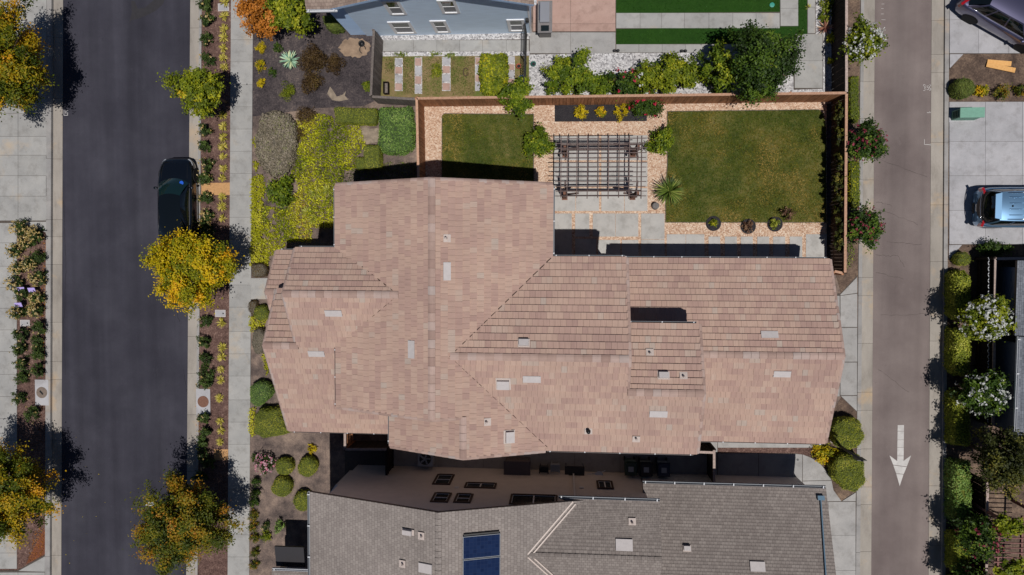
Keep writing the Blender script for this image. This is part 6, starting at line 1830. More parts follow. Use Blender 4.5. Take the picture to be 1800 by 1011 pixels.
# ------------------------------------------------------------------ foliage colours
LM = leaf_mat
LM('gold_leaf', [(0.0, rgb(58, 68, 10)), (0.3, rgb(104, 106, 12)), (0.55, rgb(146, 132, 14)), (0.8, rgb(176, 144, 18)), (1.0, rgb(186, 122, 22))], gain=1.8)
LM('gold_green_leaf', [(0.0, rgb(36, 48, 10)), (0.35, rgb(74, 84, 14)), (0.58, rgb(116, 108, 14)), (0.78, rgb(164, 130, 18)), (1.0, rgb(182, 122, 22))], gain=1.55)
LM('olive_leaf', [(0.0, rgb(46, 58, 12)), (0.5, rgb(96, 106, 20)), (0.85, rgb(150, 146, 28)), (1.0, rgb(170, 130, 30))])
LM('rust_leaf', [(0.0, rgb(34, 46, 12)), (0.45, rgb(66, 74, 16)), (0.66, rgb(98, 92, 18)), (0.86, rgb(138, 102, 24)), (1.0, rgb(152, 88, 28))], gain=1.75)
LM('olive_dark_leaf', [(0.0, rgb(24, 30, 10)), (0.55, rgb(54, 58, 20)), (0.85, rgb(96, 92, 34)), (1.0, rgb(140, 122, 60))])
LM('rose_leaf', [(0.0, rgb(26, 38, 16)), (0.6, rgb(50, 66, 26)), (1.0, rgb(84, 98, 44))])
LM('dark_leaf', [(0.0, rgb(22, 34, 10)), (0.5, rgb(42, 62, 16)), (0.85, rgb(72, 92, 24)), (1.0, rgb(110, 116, 40))])
LM('bright_leaf', [(0.0, rgb(44, 60, 12)), (0.5, rgb(88, 100, 18)), (0.85, rgb(128, 132, 28)), (1.0, rgb(166, 158, 48))], gain=1.6)
LM('citrus_leaf', [(0.0, rgb(34, 50, 10)), (0.5, rgb(70, 86, 16)), (0.85, rgb(108, 116, 24)), (1.0, rgb(148, 144, 40))], gain=2.0)
LM('hedge_lime', [(0.0, rgb(62, 74, 18)), (0.45, rgb(112, 122, 34)), (0.8, rgb(158, 158, 58)), (1.0, rgb(206, 202, 110))], gain=1.5)
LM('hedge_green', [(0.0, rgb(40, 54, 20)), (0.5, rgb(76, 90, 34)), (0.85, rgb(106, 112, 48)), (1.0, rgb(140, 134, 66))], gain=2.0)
LM('mound_leaf', [(0.0, rgb(60, 68, 18)), (0.5, rgb(98, 104, 30)), (0.85, rgb(128, 124, 46)), (1.0, rgb(152, 138, 64))], gain=2.3)
LM('ivy_leaf', [(0.0, rgb(52, 72, 32)), (0.5, rgb(88, 114, 50)), (0.85, rgb(122, 140, 74)), (1.0, rgb(150, 140, 96))])
LM('lavender_leaf', [(0.0, rgb(84, 78, 66)), (0.4, rgb(124, 116, 96)), (0.7, rgb(150, 138, 124)), (0.9, rgb(118, 124, 70)), (1.0, rgb(172, 158, 146))], gain=1.2)
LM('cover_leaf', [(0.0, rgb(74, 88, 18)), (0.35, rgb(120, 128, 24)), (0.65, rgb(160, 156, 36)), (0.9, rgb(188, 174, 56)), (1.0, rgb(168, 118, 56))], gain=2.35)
LM('lime_leaf', [(0.0, rgb(120, 124, 16)), (0.5, rgb(156, 154, 30)), (1.0, rgb(192, 186, 62))], gain=1.35)
LM('yellow_leaf', [(0.0, rgb(120, 112, 10)), (0.5, rgb(184, 160, 20)), (1.0, rgb(222, 196, 40))], gain=1.2)
LM('orange_leaf', [(0.0, rgb(122, 76, 24)), (0.5, rgb(178, 112, 36)), (1.0, rgb(206, 140, 66))], gain=1.2)
LM('brown_leaf', [(0.0, rgb(40, 30, 20)), (0.5, rgb(68, 52, 32)), (0.85, rgb(92, 74, 40)), (1.0, rgb(104, 96, 44))])
LM('blue_agave', [(0.0, rgb(92, 122, 100)), (0.6, rgb(126, 154, 134)), (1.0, rgb(174, 184, 140))], 0.08)
LM('red_blade', [(0.0, rgb(84, 50, 44)), (0.5, rgb(128, 84, 72)), (1.0, rgb(150, 128, 98))], 0.1)
LM('palm_leaf', [(0.0, rgb(42, 58, 18)), (0.6, rgb(76, 92, 34)), (1.0, rgb(118, 124, 60))], 0.1)
LM('tuft_leaf', [(0.0, rgb(132, 124, 40)), (0.5, rgb(172, 162, 60)), (1.0, rgb(206, 188, 110))], 0.1, gain=1.15)
LM('strap_leaf', [(0.0, rgb(74, 86, 30)), (0.6, rgb(116, 122, 46)), (1.0, rgb(156, 150, 80))], 0.1)
LM('petal_white', [(0.0, rgb(214, 216, 206)), (1.0, rgb(246, 246, 242))], 0.3, gain=1.0)
LM('petal_cream', [(0.0, rgb(190, 160, 92)), (0.6, rgb(212, 188, 124)), (1.0, rgb(224, 208, 164))], 0.3, gain=1.0)
LM('petal_red', [(0.0, rgb(168, 30, 60)), (0.6, rgb(214, 52, 88)), (1.0, rgb(232, 100, 124))], 0.3, gain=1.0)
LM('petal_pink', [(0.0, rgb(214, 120, 150)), (0.6, rgb(232, 170, 184)), (1.0, rgb(244, 230, 232))], 0.3, gain=1.0)
LM('petal_rust', [(0.0, rgb(120, 40, 60)), (0.6, rgb(160, 60, 84)), (1.0, rgb(190, 90, 106))], 0.3, gain=1.0)
for nm, c in (('core_green', rgb(74, 82, 30)), ('core_lime', rgb(92, 98, 28)), ('core_grey', rgb(96, 90, 78)), ('core_ivy', rgb(58, 76, 38))):
    plain(nm, c, 0.95, var=0.3, scale=12, bmp=0.8)

# ------------------------------------------------------------------ street trees
tree('street_tree', 'large golden tree at the left edge, top of the photo', 'tree', -16, 112, 3.6, 108, 2.0, 'gold_green_leaf', 52000, 0.115, 11, k=260, rs=0.34, trunk_r=0.13)
tree('street_tree', 'small sparse olive green tree on the kerb strip, upper left', 'tree', 347, 156, 2.9, 47, 1.05, 'olive_leaf', 9000, 0.125, 12, k=80, rs=0.24, trunk_r=0.07, ry=0.95)
tree('street_tree', 'bright golden tree overhanging the black sedan', 'tree', 335, 474, 3.0, 77, 1.5, 'gold_leaf', 38000, 0.108, 13, k=200, rs=0.3, trunk_r=0.09)
tree('street_tree', 'rusty green tree at the bottom of the kerb strip', 'tree', 319, 918, 3.3, 92, 1.75, 'rust_leaf', 44000, 0.105, 14, k=230, rs=0.3, trunk_r=0.1)
tree('street_tree', 'dark golden tree in the lower left corner', 'tree', -6, 874, 3.2, 106, 1.9, 'gold_green_leaf', 46000, 0.11, 15, k=260, rs=0.32, trunk_r=0.12)
tree('flame_tree', 'orange leaved small tree at the top of the front bed', 'tree', 455, 25, 2.2, 37, 1.2, 'orange_leaf', 7500, 0.11, 16, k=80, rs=0.24, trunk_r=0.05)
tree('yellow_tree', 'yellow green tree against the blue house eave', 'tree', 512, 18, 2.4, 40, 1.3, 'bright_leaf', 8500, 0.14, 17, k=80, rs=0.24, trunk_r=0.06)

# ------------------------------------------------------------------ kerb strip: roses and yellow tufts
rng0 = random.Random(77)
RO = [(362, 9), (364, 35), (363, 68), (364, 104), (363, 198), (361, 228), (359, 257), (362, 289), (360, 313), (362, 349), (365, 378), (360, 396), (366, 408), (361, 565), (359, 603), (361, 631), (362, 655), (362, 672), (359, 736), (362, 760), (355, 778), (357, 798), (365, 812), (352, 838)]
for i, (px, py) in enumerate(RO):
    fl = i in (1, 5, 7, 8, 9, 10, 11)
    shrub('rose_bush', f'dark green rose bush in the kerb strip, {ORD[i]} from the top', 'rose bush', px, py, rng0.uniform(12, 15.5), rng0.uniform(0.55, 0.75), 'rose_leaf', 800, 0.085, 100+i, k=12, flower=('petal_cream', (20 if i in (10, 11) else 9) if fl else 2, 0.075) , group='roses along the kerb')
TU = [(394, 3), (394, 28), (393, 50), (392, 66), (392, 84), (392, 101), (393, 118), (390, 203), (392, 222), (392, 241), (391, 257), (392, 275), (392, 296), (390, 313), (390, 346), (389, 363), (391, 384), (389, 568), (390, 611), (389, 628), (388, 650), (387, 668), (385, 700), (386, 741), (388, 758), (386, 777)]
for i, (px, py) in enumerate(TU):
    rosette('grass_tuft', f'yellow grassy tuft in the kerb strip, {ORD[i]} from the top', 'grass tuft', px, py, rng0.uniform(8.5, 11), 0.3, 46, 'tuft_leaf', 200+i, 0.035, group='yellow tufts along the kerb')
# west rose bed
WR = [(35, 402, 1), (62, 412, 1), (26, 440, 1), (48, 425, 1), (66, 452, 0), (30, 472, 1), (52, 465, 1), (66, 490, 1), (26, 498, 1), (40, 518, 0), (66, 525, 1), (30, 550, 1), (62, 545, 1), (36, 588, 0), (66, 577, 0), (34, 615, 0), (62, 603, 0), (64, 620, 0), (36, 640, 0), (65, 651, 0), (36, 665, 0), (34, 700, 0), (56, 728, 0)]
for i, (px, py, f) in enumerate(WR):
    shrub('rose_bush', f'rose bush {"full of cream blooms" if f else "with few blooms"} in the west bed, {ORD[i]} from the top', 'rose bush', px, py, rng0.uniform(13, 16.5), rng0.uniform(0.7, 0.95), 'rose_leaf', 900, 0.085, 300+i, k=12, flower=('petal_cream', 44 if f else 3, 0.075), group='roses in the west bed')
WL = [(rng0.uniform(34, 78), rng0.uniform(720, 1000)) for _ in range(9)]
# litter of dry leaves against the west kerb and middle kerb
ground_leaves('leaf_litter', 'rusty dry leaf litter along the west kerb bed', 'leaf litter', [(74, 420), (81, 420), (80, 700), (70, 760), (72, 700)], 90, 0.07, 0.02, 'orange_leaf', 41)
ground_leaves('leaf_litter', 'rusty dry leaf litter along the lower kerb gutter', 'leaf litter', [(345, 705), (351, 705), (349, 830), (344, 830)], 160, 0.07, 0.02, 'orange_leaf', 42)
ground_leaves('leaf_litter', 'rusty dry leaf litter under the lower left tree', 'leaf litter', [(60, 930), (79, 925), (78, 975), (48, 990)], 160, 0.07, 0.02, 'orange_leaf', 43)

# ------------------------------------------------------------------ front garden
for i, (px, py, r) in enumerate(((458, 84, 10), (458, 113, 12), (458, 146, 9))):
    shrub('gold_shrub', ['upper small yellow shrub beside the pavement at the top', 'middle small rusty yellow shrub beside the pavement at the top', 'lower small yellow shrub beside the pavement at the top'][i], 'shrub', px, py, r, 0.4, 'yellow_leaf' if i != 1 else 'gold_leaf', 700, 0.06, 400+i, group='small yellow shrubs by the pavement')
shrub('small_shrub', 'small dark green shrub above the blue agave', 'shrub', 488, 84, 10, 0.35, 'dark_leaf', 400, 0.08, 405)
shrub('small_shrub', 'small dark shrub left of the blue agave', 'shrub', 478, 126, 9, 0.3, 'dark_leaf', 350, 0.08, 406)
rosette('agave', 'pale blue green agave rosette in the dark mulch', 'agave', 508, 105, 19, 0.5, 60, 'blue_agave', 410, 0.085, 0.2)
shrub('round_shrub', 'small round green shrub in the dark mulch', 'shrub', 505, 160, 17, 0.55, 'bright_leaf', 1500, 0.07, 407, k=20, aspect=0.3)
shrub('brown_shrub', 'large brown grassy shrub in the dark mulch', 'shrub', 549, 104, 29, 0.9, 'brown_leaf', 3200, 0.14, 411, ry=0.9, k=18, aspect=0.2, spread=1.0)
shrub('brown_shrub', 'right hand brown shrub in the dark mulch', 'shrub', 589, 113, 19, 0.7, 'brown_leaf', 1600, 0.13, 412, k=14, aspect=0.2, spread=1.0)
shrub('brown_shrub', 'lowest brown shrub with olive top in the dark mulch', 'shrub', 548, 146, 20, 0.7, 'brown_leaf', 1700, 0.13, 413, k=14, aspect=0.22, spread=1.0)
shrub('small_shrub', 'small yellow green shrub against the grey side fence', 'shrub', 645, 152, 10, 0.5, 'bright_leaf', 600, 0.08, 414, ry=1.2)
clipped('corner_hedge', 'clipped green hedge at the corner of the blue house', 'hedge', [(566, 27), (585, 29), (603, 52), (580, 55), (572, 45)], 0.6, 'hedge_green', 0.06, 700, 415, 'core_green')
clipped('lavender_mound', 'wide grey lavender mound beside the pavement', 'shrub', [(461, 200), (480, 193), (505, 198), (516, 215), (518, 250), (515, 280), (500, 305), (478, 312), (462, 300), (452, 270), (449, 235)], 0.6, 'lavender_leaf', 0.11, 620, 420, 'core_grey', dome=0.18)
clipped('clipped_hedge', 'flat clipped rectangular hedge of light green', 'hedge', [(587, 190), (664, 191), (663, 219), (587, 217)], 0.7, 'mound_leaf', 0.045, 1100, 421, 'core_green', rnd=0.06)
clipped('clipped_hedge', 'small upright clipped hedge below the flat one', 'hedge', [(640, 256), (668, 256), (670, 296), (641, 297)], 0.75, 'mound_leaf', 0.045, 1100, 422, 'core_green', rnd=0.06)
clipped('clipped_hedge', 'low clipped hedge block in front of the upright one', 'hedge', [(626, 277), (643, 276), (643, 298), (626, 298)], 0.6, 'mound_leaf', 0.045, 1100, 423, 'core_green', rnd=0.06)
clipped('ivy_hedge', 'square ivy green hedge beside the cedar fence', 'hedge', [(666, 190), (690, 189), (722, 188), (728, 215), (727, 262), (712, 270), (680, 271), (664, 258)], 0.7, 'ivy_leaf', 0.085, 620, 424, 'core_ivy', rnd=0.2)
shrub('low_shrub', 'low brown shrub row above the yellow ground cover', 'shrub', 542, 203, 27, 0.35, 'brown_leaf', 1500, 0.09, 425, ry=0.38, aspect=0.35)
shrub('low_shrub', 'small brown shrub between the lavender mound and ground cover', 'shrub', 528, 236, 12, 0.3, 'brown_leaf', 600, 0.09, 426, ry=1.2, aspect=0.35)
ground_leaves('ground_cover', 'bright yellow green ground cover filling the front garden', 'ground cover', [(524, 212), (560, 200), (585, 205), (588, 220), (632, 222), (644, 255), (628, 275), (630, 298), (606, 300), (602, 330), (592, 330), (590, 400), (550, 400), (548, 424), (505, 424), (500, 445), (470, 452), (462, 440), (462, 360), (500, 370), (528, 330), (512, 305), (520, 280), (524, 250)], 820, 0.15, 0.24, 'cover_leaf', 430, upright=1, aspect=0.3, freq=0.6, gap=0.12)
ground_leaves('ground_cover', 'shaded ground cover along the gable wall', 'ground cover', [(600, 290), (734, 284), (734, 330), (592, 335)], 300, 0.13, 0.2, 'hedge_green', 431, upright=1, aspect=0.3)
shrub('dark_shrub', 'dark glossy shrub at the corner of the front garden', 'shrub', 493, 338, 30, 1.0, 'citrus_leaf', 1900, 0.13, 432, k=22, ry=0.95)
for i, (px, py, r, n) in enumerate(((553, 340, 15, 34), (540, 372, 13, 30), (575, 335, 13, 30), (548, 385, 11, 24))):
    rosette('strap_plant', ['strappy green plant nearest the yellow ground cover edge', 'strappy green plant left of the house eave', 'strappy green plant tight against the house eave', 'small strappy plant above the porch shadow'][i], 'plant', px, py, r, 0.45, n, 'strap_leaf', 440+i, 0.045)
ground_leaves('lime_border', 'lime yellow border plants along the pavement edge', 'ground cover', [(443, 312), (462, 306), (468, 330), (462, 360), (463, 440), (476, 452), (470, 470), (443, 468)], 700, 0.10, 0.3, 'lime_leaf', 445, aspect=0.6)
for i, (px, py, r) in enumerate(((450, 250, 8), (450, 290, 7))):
    shrub('lime_shrub', ['upper small lime shrub left of the lavender mound', 'lower small lime shrub left of the lavender mound'][i], 'shrub', px, py, r, 0.3, 'lime_leaf', 350, 0.07, 446+i, ry=1.6)
clipped('dark_mound', 'small dark clipped shrub just above the entry path', 'shrub', [(440, 464), (462, 462), (470, 472), (466, 486), (444, 488)], 0.5, 'brown_leaf', 0.05, 900, 450, 'core_grey', dome=0.3)
clipped('grey_mound', 'clipped sage mound below the entry path', 'shrub', [(446, 540), (462, 536), (473, 545), (472, 560), (455, 564), (446, 555)], 0.6, 'mound_leaf', 0.05, 900, 451, 'core_green', dome=0.35)
clipped('dark_mound', 'dark brown shrub touching the entry path below', 'shrub', [(438, 530), (450, 527), (452, 545), (444, 555), (437, 545)], 0.4, 'brown_leaf', 0.05, 900, 452, 'core_grey', dome=0.35)
clipped('grey_mound', 'tall grey green mound against the porch wall', 'shrub', [(445, 580), (458, 574), (466, 585), (463, 620), (450, 624), (442, 605)], 0.65, 'lavender_leaf', 0.05, 900, 453, 'core_grey', dome=0.3)
clipped('grey_mound', 'round sage mound with yellow edge beside the pavement', 'shrub', [(440, 680), (452, 669), (468, 672), (480, 688), (470, 702), (452, 716), (440, 708)], 0.7, 'ivy_leaf', 0.05, 1000, 454, 'core_ivy', dome=0.35)
clipped('green_mound', 'big clipped green mound at the house corner', 'shrub', [(447, 730), (458, 718), (490, 718), (500, 735), (512, 758), (490, 768), (460, 770), (447, 758)], 0.85, 'mound_leaf', 0.05, 1000, 455, 'core_green', dome=0.3)
for i, q in enumerate(([(440, 555), (470, 560), (464, 575), (440, 585)], [(439, 718), (450, 716), (449, 766), (439, 766)], [(464, 590), (475, 650), (470, 660), (462, 625)])):
    ground_leaves('lime_border', ['lime plants between the two mounds below the entry path', 'lime plants between pavement and the big clipped mound', 'lime plants along the porch wall'][i], 'ground cover', q, 600, 0.09, 0.25, 'lime_leaf', 456+i, aspect=0.6)
# ------------------------------------------------------------------ lower left garden
shrub('gold_shrub', 'bright yellow shrub alone on the dirt under the eave', 'shrub', 547, 789, 9.5, 0.4, 'yellow_leaf', 500, 0.07, 460)
for i, q in enumerate(((499, 821, 16), (539, 821, 17.5), (494, 857, 18), (531, 882, 17))):
    px, py, r = q
    clipped('round_mound', ['left of the upper pair of round clipped shrubs', 'right of the upper pair of round clipped shrubs', 'round clipped shrub below the upper pair, left side', 'round clipped shrub tucked beside the grey roof gutter'][i], 'shrub', [(px+r*math.cos(a), py+r*math.sin(a)) for a in [k*math.pi/5 for k in range(10)]], 0.62, 'mound_leaf', 0.05, 1100, 461+i, 'core_green', dome=0.45)
shrub('rose_bush', 'rose bush covered in pink and white blooms on the dirt', 'rose bush', 466, 815, 20, 0.7, 'rose_leaf', 1200, 0.085, 466, flower=('petal_pink', 60, 0.08))
shrub('small_shrub', 'small dark shrub between the pavement and pink roses', 'shrub', 449, 808, 11, 0.4, 'dark_leaf', 500, 0.07, 467)
for i, (px, py, r) in enumerate(((450, 847, 10.5), (449, 868, 10), (446, 884, 11), (446, 906, 11), (446, 926, 11), (447, 946, 10), (447, 972, 10), (447, 994, 10))):
    shrub('border_shrub', f'small round shrub in the row along the lower pavement, {ORD[i]} from the top', 'shrub', px, py, r, 0.5, 'dark_leaf' if i < 3 else 'rust_leaf', 750, 0.06, 470+i, k=16, group='row of small shrubs along the lower pavement')
shrub('lime_shrub', 'yellow green shrub beside the row of small shrubs', 'shrub', 467, 942, 12, 0.45, 'bright_leaf', 700, 0.07, 480)
shrub('small_shrub', 'thin pale shrub at the edge of the roof shadow', 'shrub', 492, 925, 11, 0.6, 'ivy_leaf', 500, 0.08, 481, ry=1.4)
shrub('rose_bush', 'small rose with pale buds near the lower pavement', 'rose bush', 467, 925, 8, 0.5, 'rose_leaf', 350, 0.07, 482, flower=('petal_cream', 6, 0.06))

# ------------------------------------------------------------------ back garden
for i, px in enumerate((1021, 1057, 1092)):
    shrub('gold_shrub', ['left yellow shrub in the dark bed above the pergola', 'middle yellow shrub in the dark bed above the pergola', 'right yellow shrub in the dark bed above the pergola'][i], 'shrub', px, 197 - i, (13, 10, 14)[i], 0.5, 'yellow_leaf' if i != 1 else 'gold_leaf', 800, 0.075, 500+i, group='yellow shrubs in the dark bed')
shrub('camellia', 'bush with bright red flowers at the end of the dark bed', 'shrub', 1137, 186, 30, 1.1, 'dark_leaf', 3000, 0.1, 505, ry=0.75, k=24, flower=('petal_red', 15, 0.12))
shrub('citrus_bush', 'round glossy citrus bush left of the pergola', 'shrub', 946, 252, 28, 1.4, 'citrus_leaf', 3800, 0.11, 506, k=34, rs=0.26)
shrub('citrus_bush', 'glossy citrus bush right of the pergola', 'shrub', 1162, 249, 27, 1.2, 'citrus_leaf', 3000, 0.11, 507, ry=1.0, k=30, rs=0.25)
shrub('fence_vine', 'leafy vine spilling over the cedar fence', 'vine', 911, 170, 30, 2.4, 'citrus_leaf', 3600, 0.13, 508, ry=1.2, k=28, rs=0.3, low=0.62)
rosette('fan_palm', 'small spiky palm at the corner of the large lawn', 'palm', 1176, 336, 29, 0.85, 130, 'palm_leaf', 509, 0.05, 0.25, trunk=0.35)
LM('drybrush', [(0.0, rgb(50, 34, 26)), (0.6, rgb(84, 60, 46)), (1.0, rgb(120, 96, 70))], 0.1)
for i, (px, py, lm, lb) in enumerate(((1254, 393, 'olive_leaf', 'left mulch ring with a tiny olive shrub at the lawn edge'), (1315, 398, 'drybrush', 'middle mulch ring with a bare twiggy shrub at the lawn edge'), (1362, 394, 'hedge_lime', 'right mulch ring with a lime shrub at the lawn edge'))):
    x, y = P(px, py)
    t = shrub('ring_shrub', lb, 'shrub', px, py - 1, 7 if i == 0 else 10, 0.45, lm, 420, 0.08, 520+i)
    part(t, 'mulch_ring', MB().lathe([(0.38, -0.03), (0.38, 0.035), (0.33, 0.055), (0.1, 0.05)], (x, y, 0), 26), 'dark_bed')
shrub('small_tree', 'thin dark sapling over the lower edge of the large lawn', 'sapling', 1386, 375, 13, 1.1, 'drybrush', 260, 0.09, 523)
# planting inside the alley fence
for i, (px, py) in enumerate(((1481, 200), (1481, 235), (1481, 285), (1480, 320), (1480, 355), (1480, 395), (1479, 430))):
    shrub('fence_shrub', f'thin shrub behind the alley fence, {ORD[i]} from the top', 'shrub', px - 4, py, 9.5, 1.8, 'olive_dark_leaf', 1900, 0.085, 530+i, ry=2.3, low=0.72, group='thin shrubs along the alley fence')

# ------------------------------------------------------------------ north neighbour's plants
shrub('strap_bush', 'strappy yellow green plant on the weedy strip', 'plant', 769, 122, 13, 0.5, 'bright_leaf', 500, 0.12, 540, ry=1.3, aspect=0.2)
clipped('grass_hedge', 'yellow green shaggy hedge block in the blue house bed', 'hedge', [(846, 94), (890, 93), (893, 125), (888, 150), (880, 166), (846, 160), (843, 120)], 0.7, 'olive_leaf', 0.12, 420, 541, 'core_lime', rnd=0.2)
for i, (px, py, r, h, lm, n, ry) in enumerate(((872, 152, 22, 1.0, 'bright_leaf', 1400, 0.6), (1003, 130, 42, 2.0, 'citrus_leaf', 5200, 0.9), (1055, 148, 24, 1.3, 'citrus_leaf', 1800, 0.7), (1097, 145, 30, 1.4, 'dark_leaf', 2600, 0.75), (1138, 136, 30, 1.6, 'bright_leaf', 3000, 0.95), (1180, 128, 36, 1.7, 'bright_leaf', 3800, 0.9), (1211, 126, 22, 1.4, 'bright_leaf', 1800, 0.9), (1259, 116, 32, 2.4, 'citrus_leaf', 4200, 1.25))):
    shrub('fence_bush', ['low leafy bush below the shaggy hedge block', 'widest leafy bush on the white gravel, left end', 'leafy bush right of the widest bush', 'dark leafy bush with red blooms on the white gravel', 'bright bush in the middle of the white gravel bed', 'yellow green bush on the white gravel', 'last bright bush before the bare white gravel', 'tall bush leaning on the big dark tree'][i], 'bush', px, py + 3, r*1.16, h*1.1, lm, int(n*1.25), 0.125, 550+i, ry=ry, k=26, rs=0.3, flower=('petal_red', 12, 0.1) if i == 3 else (('petal_white', 8, 0.1) if i == 4 else None), group='bushes along the north side of the fence')
tree('dark_tree', 'big dark green tree overhanging the cedar fence', 'tree', 1340, 108, 2.7, 62, 1.7, 'dark_leaf', 21000, 0.125, 560, k=170, rs=0.28, trunk_r=0.1, ry=1.1)
for i, (px, py, r, lm) in enumerate(((1456, 4, 14, 'bright_leaf'), (1452, 27, 12, 'bright_leaf'), (1464, 66, 10, 'lime_leaf'), (1460, 107, 5, 'lime_leaf'))):
    shrub('gravel_shrub', f'small green shrub on the narrow white gravel, {ORD[i]} from the top', 'shrub', px, py, r, 0.5, lm, 500, 0.09, 565+i, group='small shrubs on the narrow white gravel')
rosette('red_agave', 'reddish spiky agave on the narrow white gravel', 'agave', 1452, 47, 16, 0.4, 30, 'red_blade', 570, 0.06, 0.1)
rosette('red_agave', 'tiny spiky plant at the edge of the turf path', 'plant', 1421, 11, 6, 0.25, 16, 'strap_leaf', 571, 0.03)
for i, (px, py, w, hh) in enumerate(((703, 96, 12, 3), (765, 95, 10, 3), (790, 96, 14, 3.5))):
    shrub('weed_patch', f'low weeds along the blue house path, {ORD[i]} from the left', 'weeds', px, py, w, 0.18, 'hedge_green', 260, 0.07, 572+i, ry=0.35, group='weeds along the path')
# ------------------------------------------------------------------ alley side
tree('oleander', 'white flowering oleander overhanging the alley at the top', 'shrub', 1518, 75, 1.7, 33, 0.85, 'bright_leaf', 5200, 0.13, 580, k=90, rs=0.22, trunk_r=0.05, flower=('petal_white', 100, 0.085))
tree('oleander', 'upper red flowering oleander beside the alley kerb', 'shrub', 1521, 252, 1.7, 34, 0.85, 'dark_leaf', 5200, 0.13, 581, k=90, rs=0.22, trunk_r=0.05, flower=('petal_rust', 44, 0.075))
tree('oleander', 'lower red flowering oleander beside the alley kerb', 'shrub', 1519, 397, 1.6, 32, 0.8, 'dark_leaf', 4800, 0.13, 582, k=90, rs=0.22, trunk_r=0.05, flower=('petal_rust', 46, 0.075))
for i, (x0, y0, x1, y1) in enumerate(((1493, 132, 1509, 218), (1494, 285, 1510, 365))):
    clipped('low_hedge', ['low green hedge below the white oleander by the alley', 'low green hedge between the two red oleanders'][i], 'hedge', [(x0, y0), (x1, y0), (x1, y1), (x0, y1)], 0.4, 'olive_leaf' if i else 'bright_leaf', 0.08, 450, 585+i, 'core_green', rnd=0.1)
ground_leaves('ground_plants', 'straggly plants between alley fence and kerb', 'ground cover', [(1488, 430), (1500, 420), (1503, 450), (1490, 478)], 250, 0.09, 0.15, 'hedge_green', 588)
clipped('clipped_shrub', 'upper big clipped shrub beside the alley kerb', 'shrub', [(1464, 745), (1476, 737), (1500, 735), (1516, 742), (1517, 770), (1510, 783), (1490, 790), (1468, 783), (1463, 765)], 1.0, 'mound_leaf', 0.06, 900, 590, 'core_green', dome=0.22)
clipped('clipped_shrub', 'lower big clipped shrub beside the alley kerb', 'shrub', [(1468, 805), (1482, 799), (1510, 800), (1519, 812), (1519, 850), (1508, 862), (1485, 864), (1466, 845), (1463, 822)], 1.0, 'mound_leaf', 0.06, 900, 591, 'core_green', dome=0.22)
shrub('gold_shrub', 'yellow and rust shrub between the bark strip and clipped shrubs', 'shrub', 1448, 797, 24, 0.7, 'gold_leaf', 1300, 0.1, 592, ry=0.9)
# ------------------------------------------------------------------ east parcel
clipped('round_mound', 'large round clipped shrub on the bark by the planks', 'shrub', [(1697+20*math.cos(a), 154+18*math.sin(a)) for a in [k*math.pi/5 for k in range(10)]], 0.8, 'hedge_green', 0.05, 1000, 600, 'core_green', dome=0.45)
for i, (px, py, r) in enumerate(((1726, 160, 11), (1761, 161, 15), (1797, 159, 13))):
    shrub('gold_shrub', ['small rusty shrub next to the large round shrub', 'middle rusty yellow shrub on the bark', 'rusty shrub cut by the right edge on the bark'][i], 'shrub', px, py, r, 0.55, 'rust_leaf' if i else 'gold_leaf', 900, 0.07, 601+i, k=16, group='rusty shrubs on the bark bed')
shrub('low_hedge', 'dark spreading shrub along the bottom of the driveway', 'shrub', 1745, 436, 27, 0.8, 'dark_leaf', 2000, 0.09, 605, ry=0.42)
clipped('round_mound', 'round clipped shrub at the driveway corner by the alley', 'shrub', [(1694+14*math.cos(a), 455+12*math.sin(a)) for a in [k*math.pi/5 for k in range(10)]], 0.6, 'mound_leaf', 0.05, 1000, 606, 'core_green', dome=0.45)
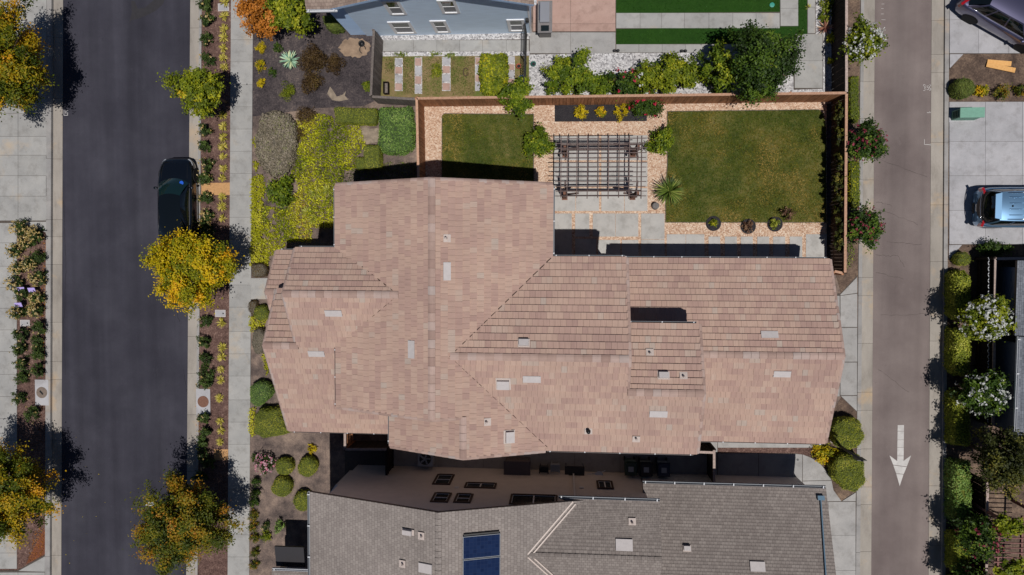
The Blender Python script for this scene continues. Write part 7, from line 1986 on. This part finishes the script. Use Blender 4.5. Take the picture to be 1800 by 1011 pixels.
for i, (y0, y1) in enumerate(((477, 562), (577, 658), (690, 785), (812, 918), (940, 1005), (1020, 1090))):
    clipped('alley_hedge', f'lime clipped hedge block along the alley, {ORD[i]} from the top', 'hedge', [(1676, y0), (1702, y0), (1702, y1), (1675, y1)], 0.95, 'hedge_lime' if i != 3 else 'ivy_leaf', 0.1, 620, 610+i, 'core_lime', rnd=0.12, group='clipped hedge blocks along the alley')
tree('oleander', 'upper white flowering oleander over the alley hedge', 'shrub', 1732, 559, 2.2, 39, 0.95, 'bright_leaf', 5600, 0.13, 620, k=100, rs=0.24, trunk_r=0.06, flower=('petal_white', 130, 0.095))
tree('oleander', 'lower white flowering oleander over the alley hedge', 'shrub', 1727, 691, 2.2, 39, 0.95, 'dark_leaf', 5600, 0.13, 621, k=100, rs=0.24, trunk_r=0.06, flower=('petal_white', 56, 0.095))
tree('oleander', 'dark red flowering oleander beside the vine pergola', 'shrub', 1722, 945, 2.0, 37, 0.95, 'dark_leaf', 5600, 0.13, 622, k=100, rs=0.24, trunk_r=0.06, flower=('petal_rust', 36, 0.085))
tree('oleander', 'red oleander cut by the bottom edge near the alley', 'shrub', 1712, 1030, 2.0, 33, 0.9, 'dark_leaf', 4600, 0.13, 623, k=90, rs=0.24, trunk_r=0.06, flower=('petal_rust', 30, 0.085))
tree('mottled_tree', 'dark mottled tree at the corner of the slate house', 'tree', 1772, 812, 3.0, 56, 1.4, 'olive_dark_leaf', 15000, 0.12, 624, k=130, rs=0.28, trunk_r=0.09)
for i, (px, py, r) in enumerate(((1770, 930, 16), (1788, 925, 14), (1762, 915, 9), (1770, 1005, 22), (1795, 1000, 20))):
    shrub('vine', ['vine draped across the small red pergola', 'vine on the right of the small red pergola', 'vine tip on the top corner of the red pergola', 'vine at the bottom left of the red pergola', 'vine at the bottom right of the red pergola'][i], 'vine', px, py, r, 2.8, 'bright_leaf', 420, 0.16, 630+i, low=0.9, k=8, rs=0.25)
ground_leaves('fallen_leaves', 'scattered yellow leaves on the street below the trees', 'fallen leaves', [(106, 740), (160, 760), (190, 900), (150, 1000), (106, 1000)], 0.9, 0.07, 0.01, 'yellow_leaf', 700)['kind'] = 'stuff'
bpy.data.objects['fallen_leaves'].location.z = -0.128
for o in list(bpy.data.objects):
    if 'wl' in o: del o['wl']
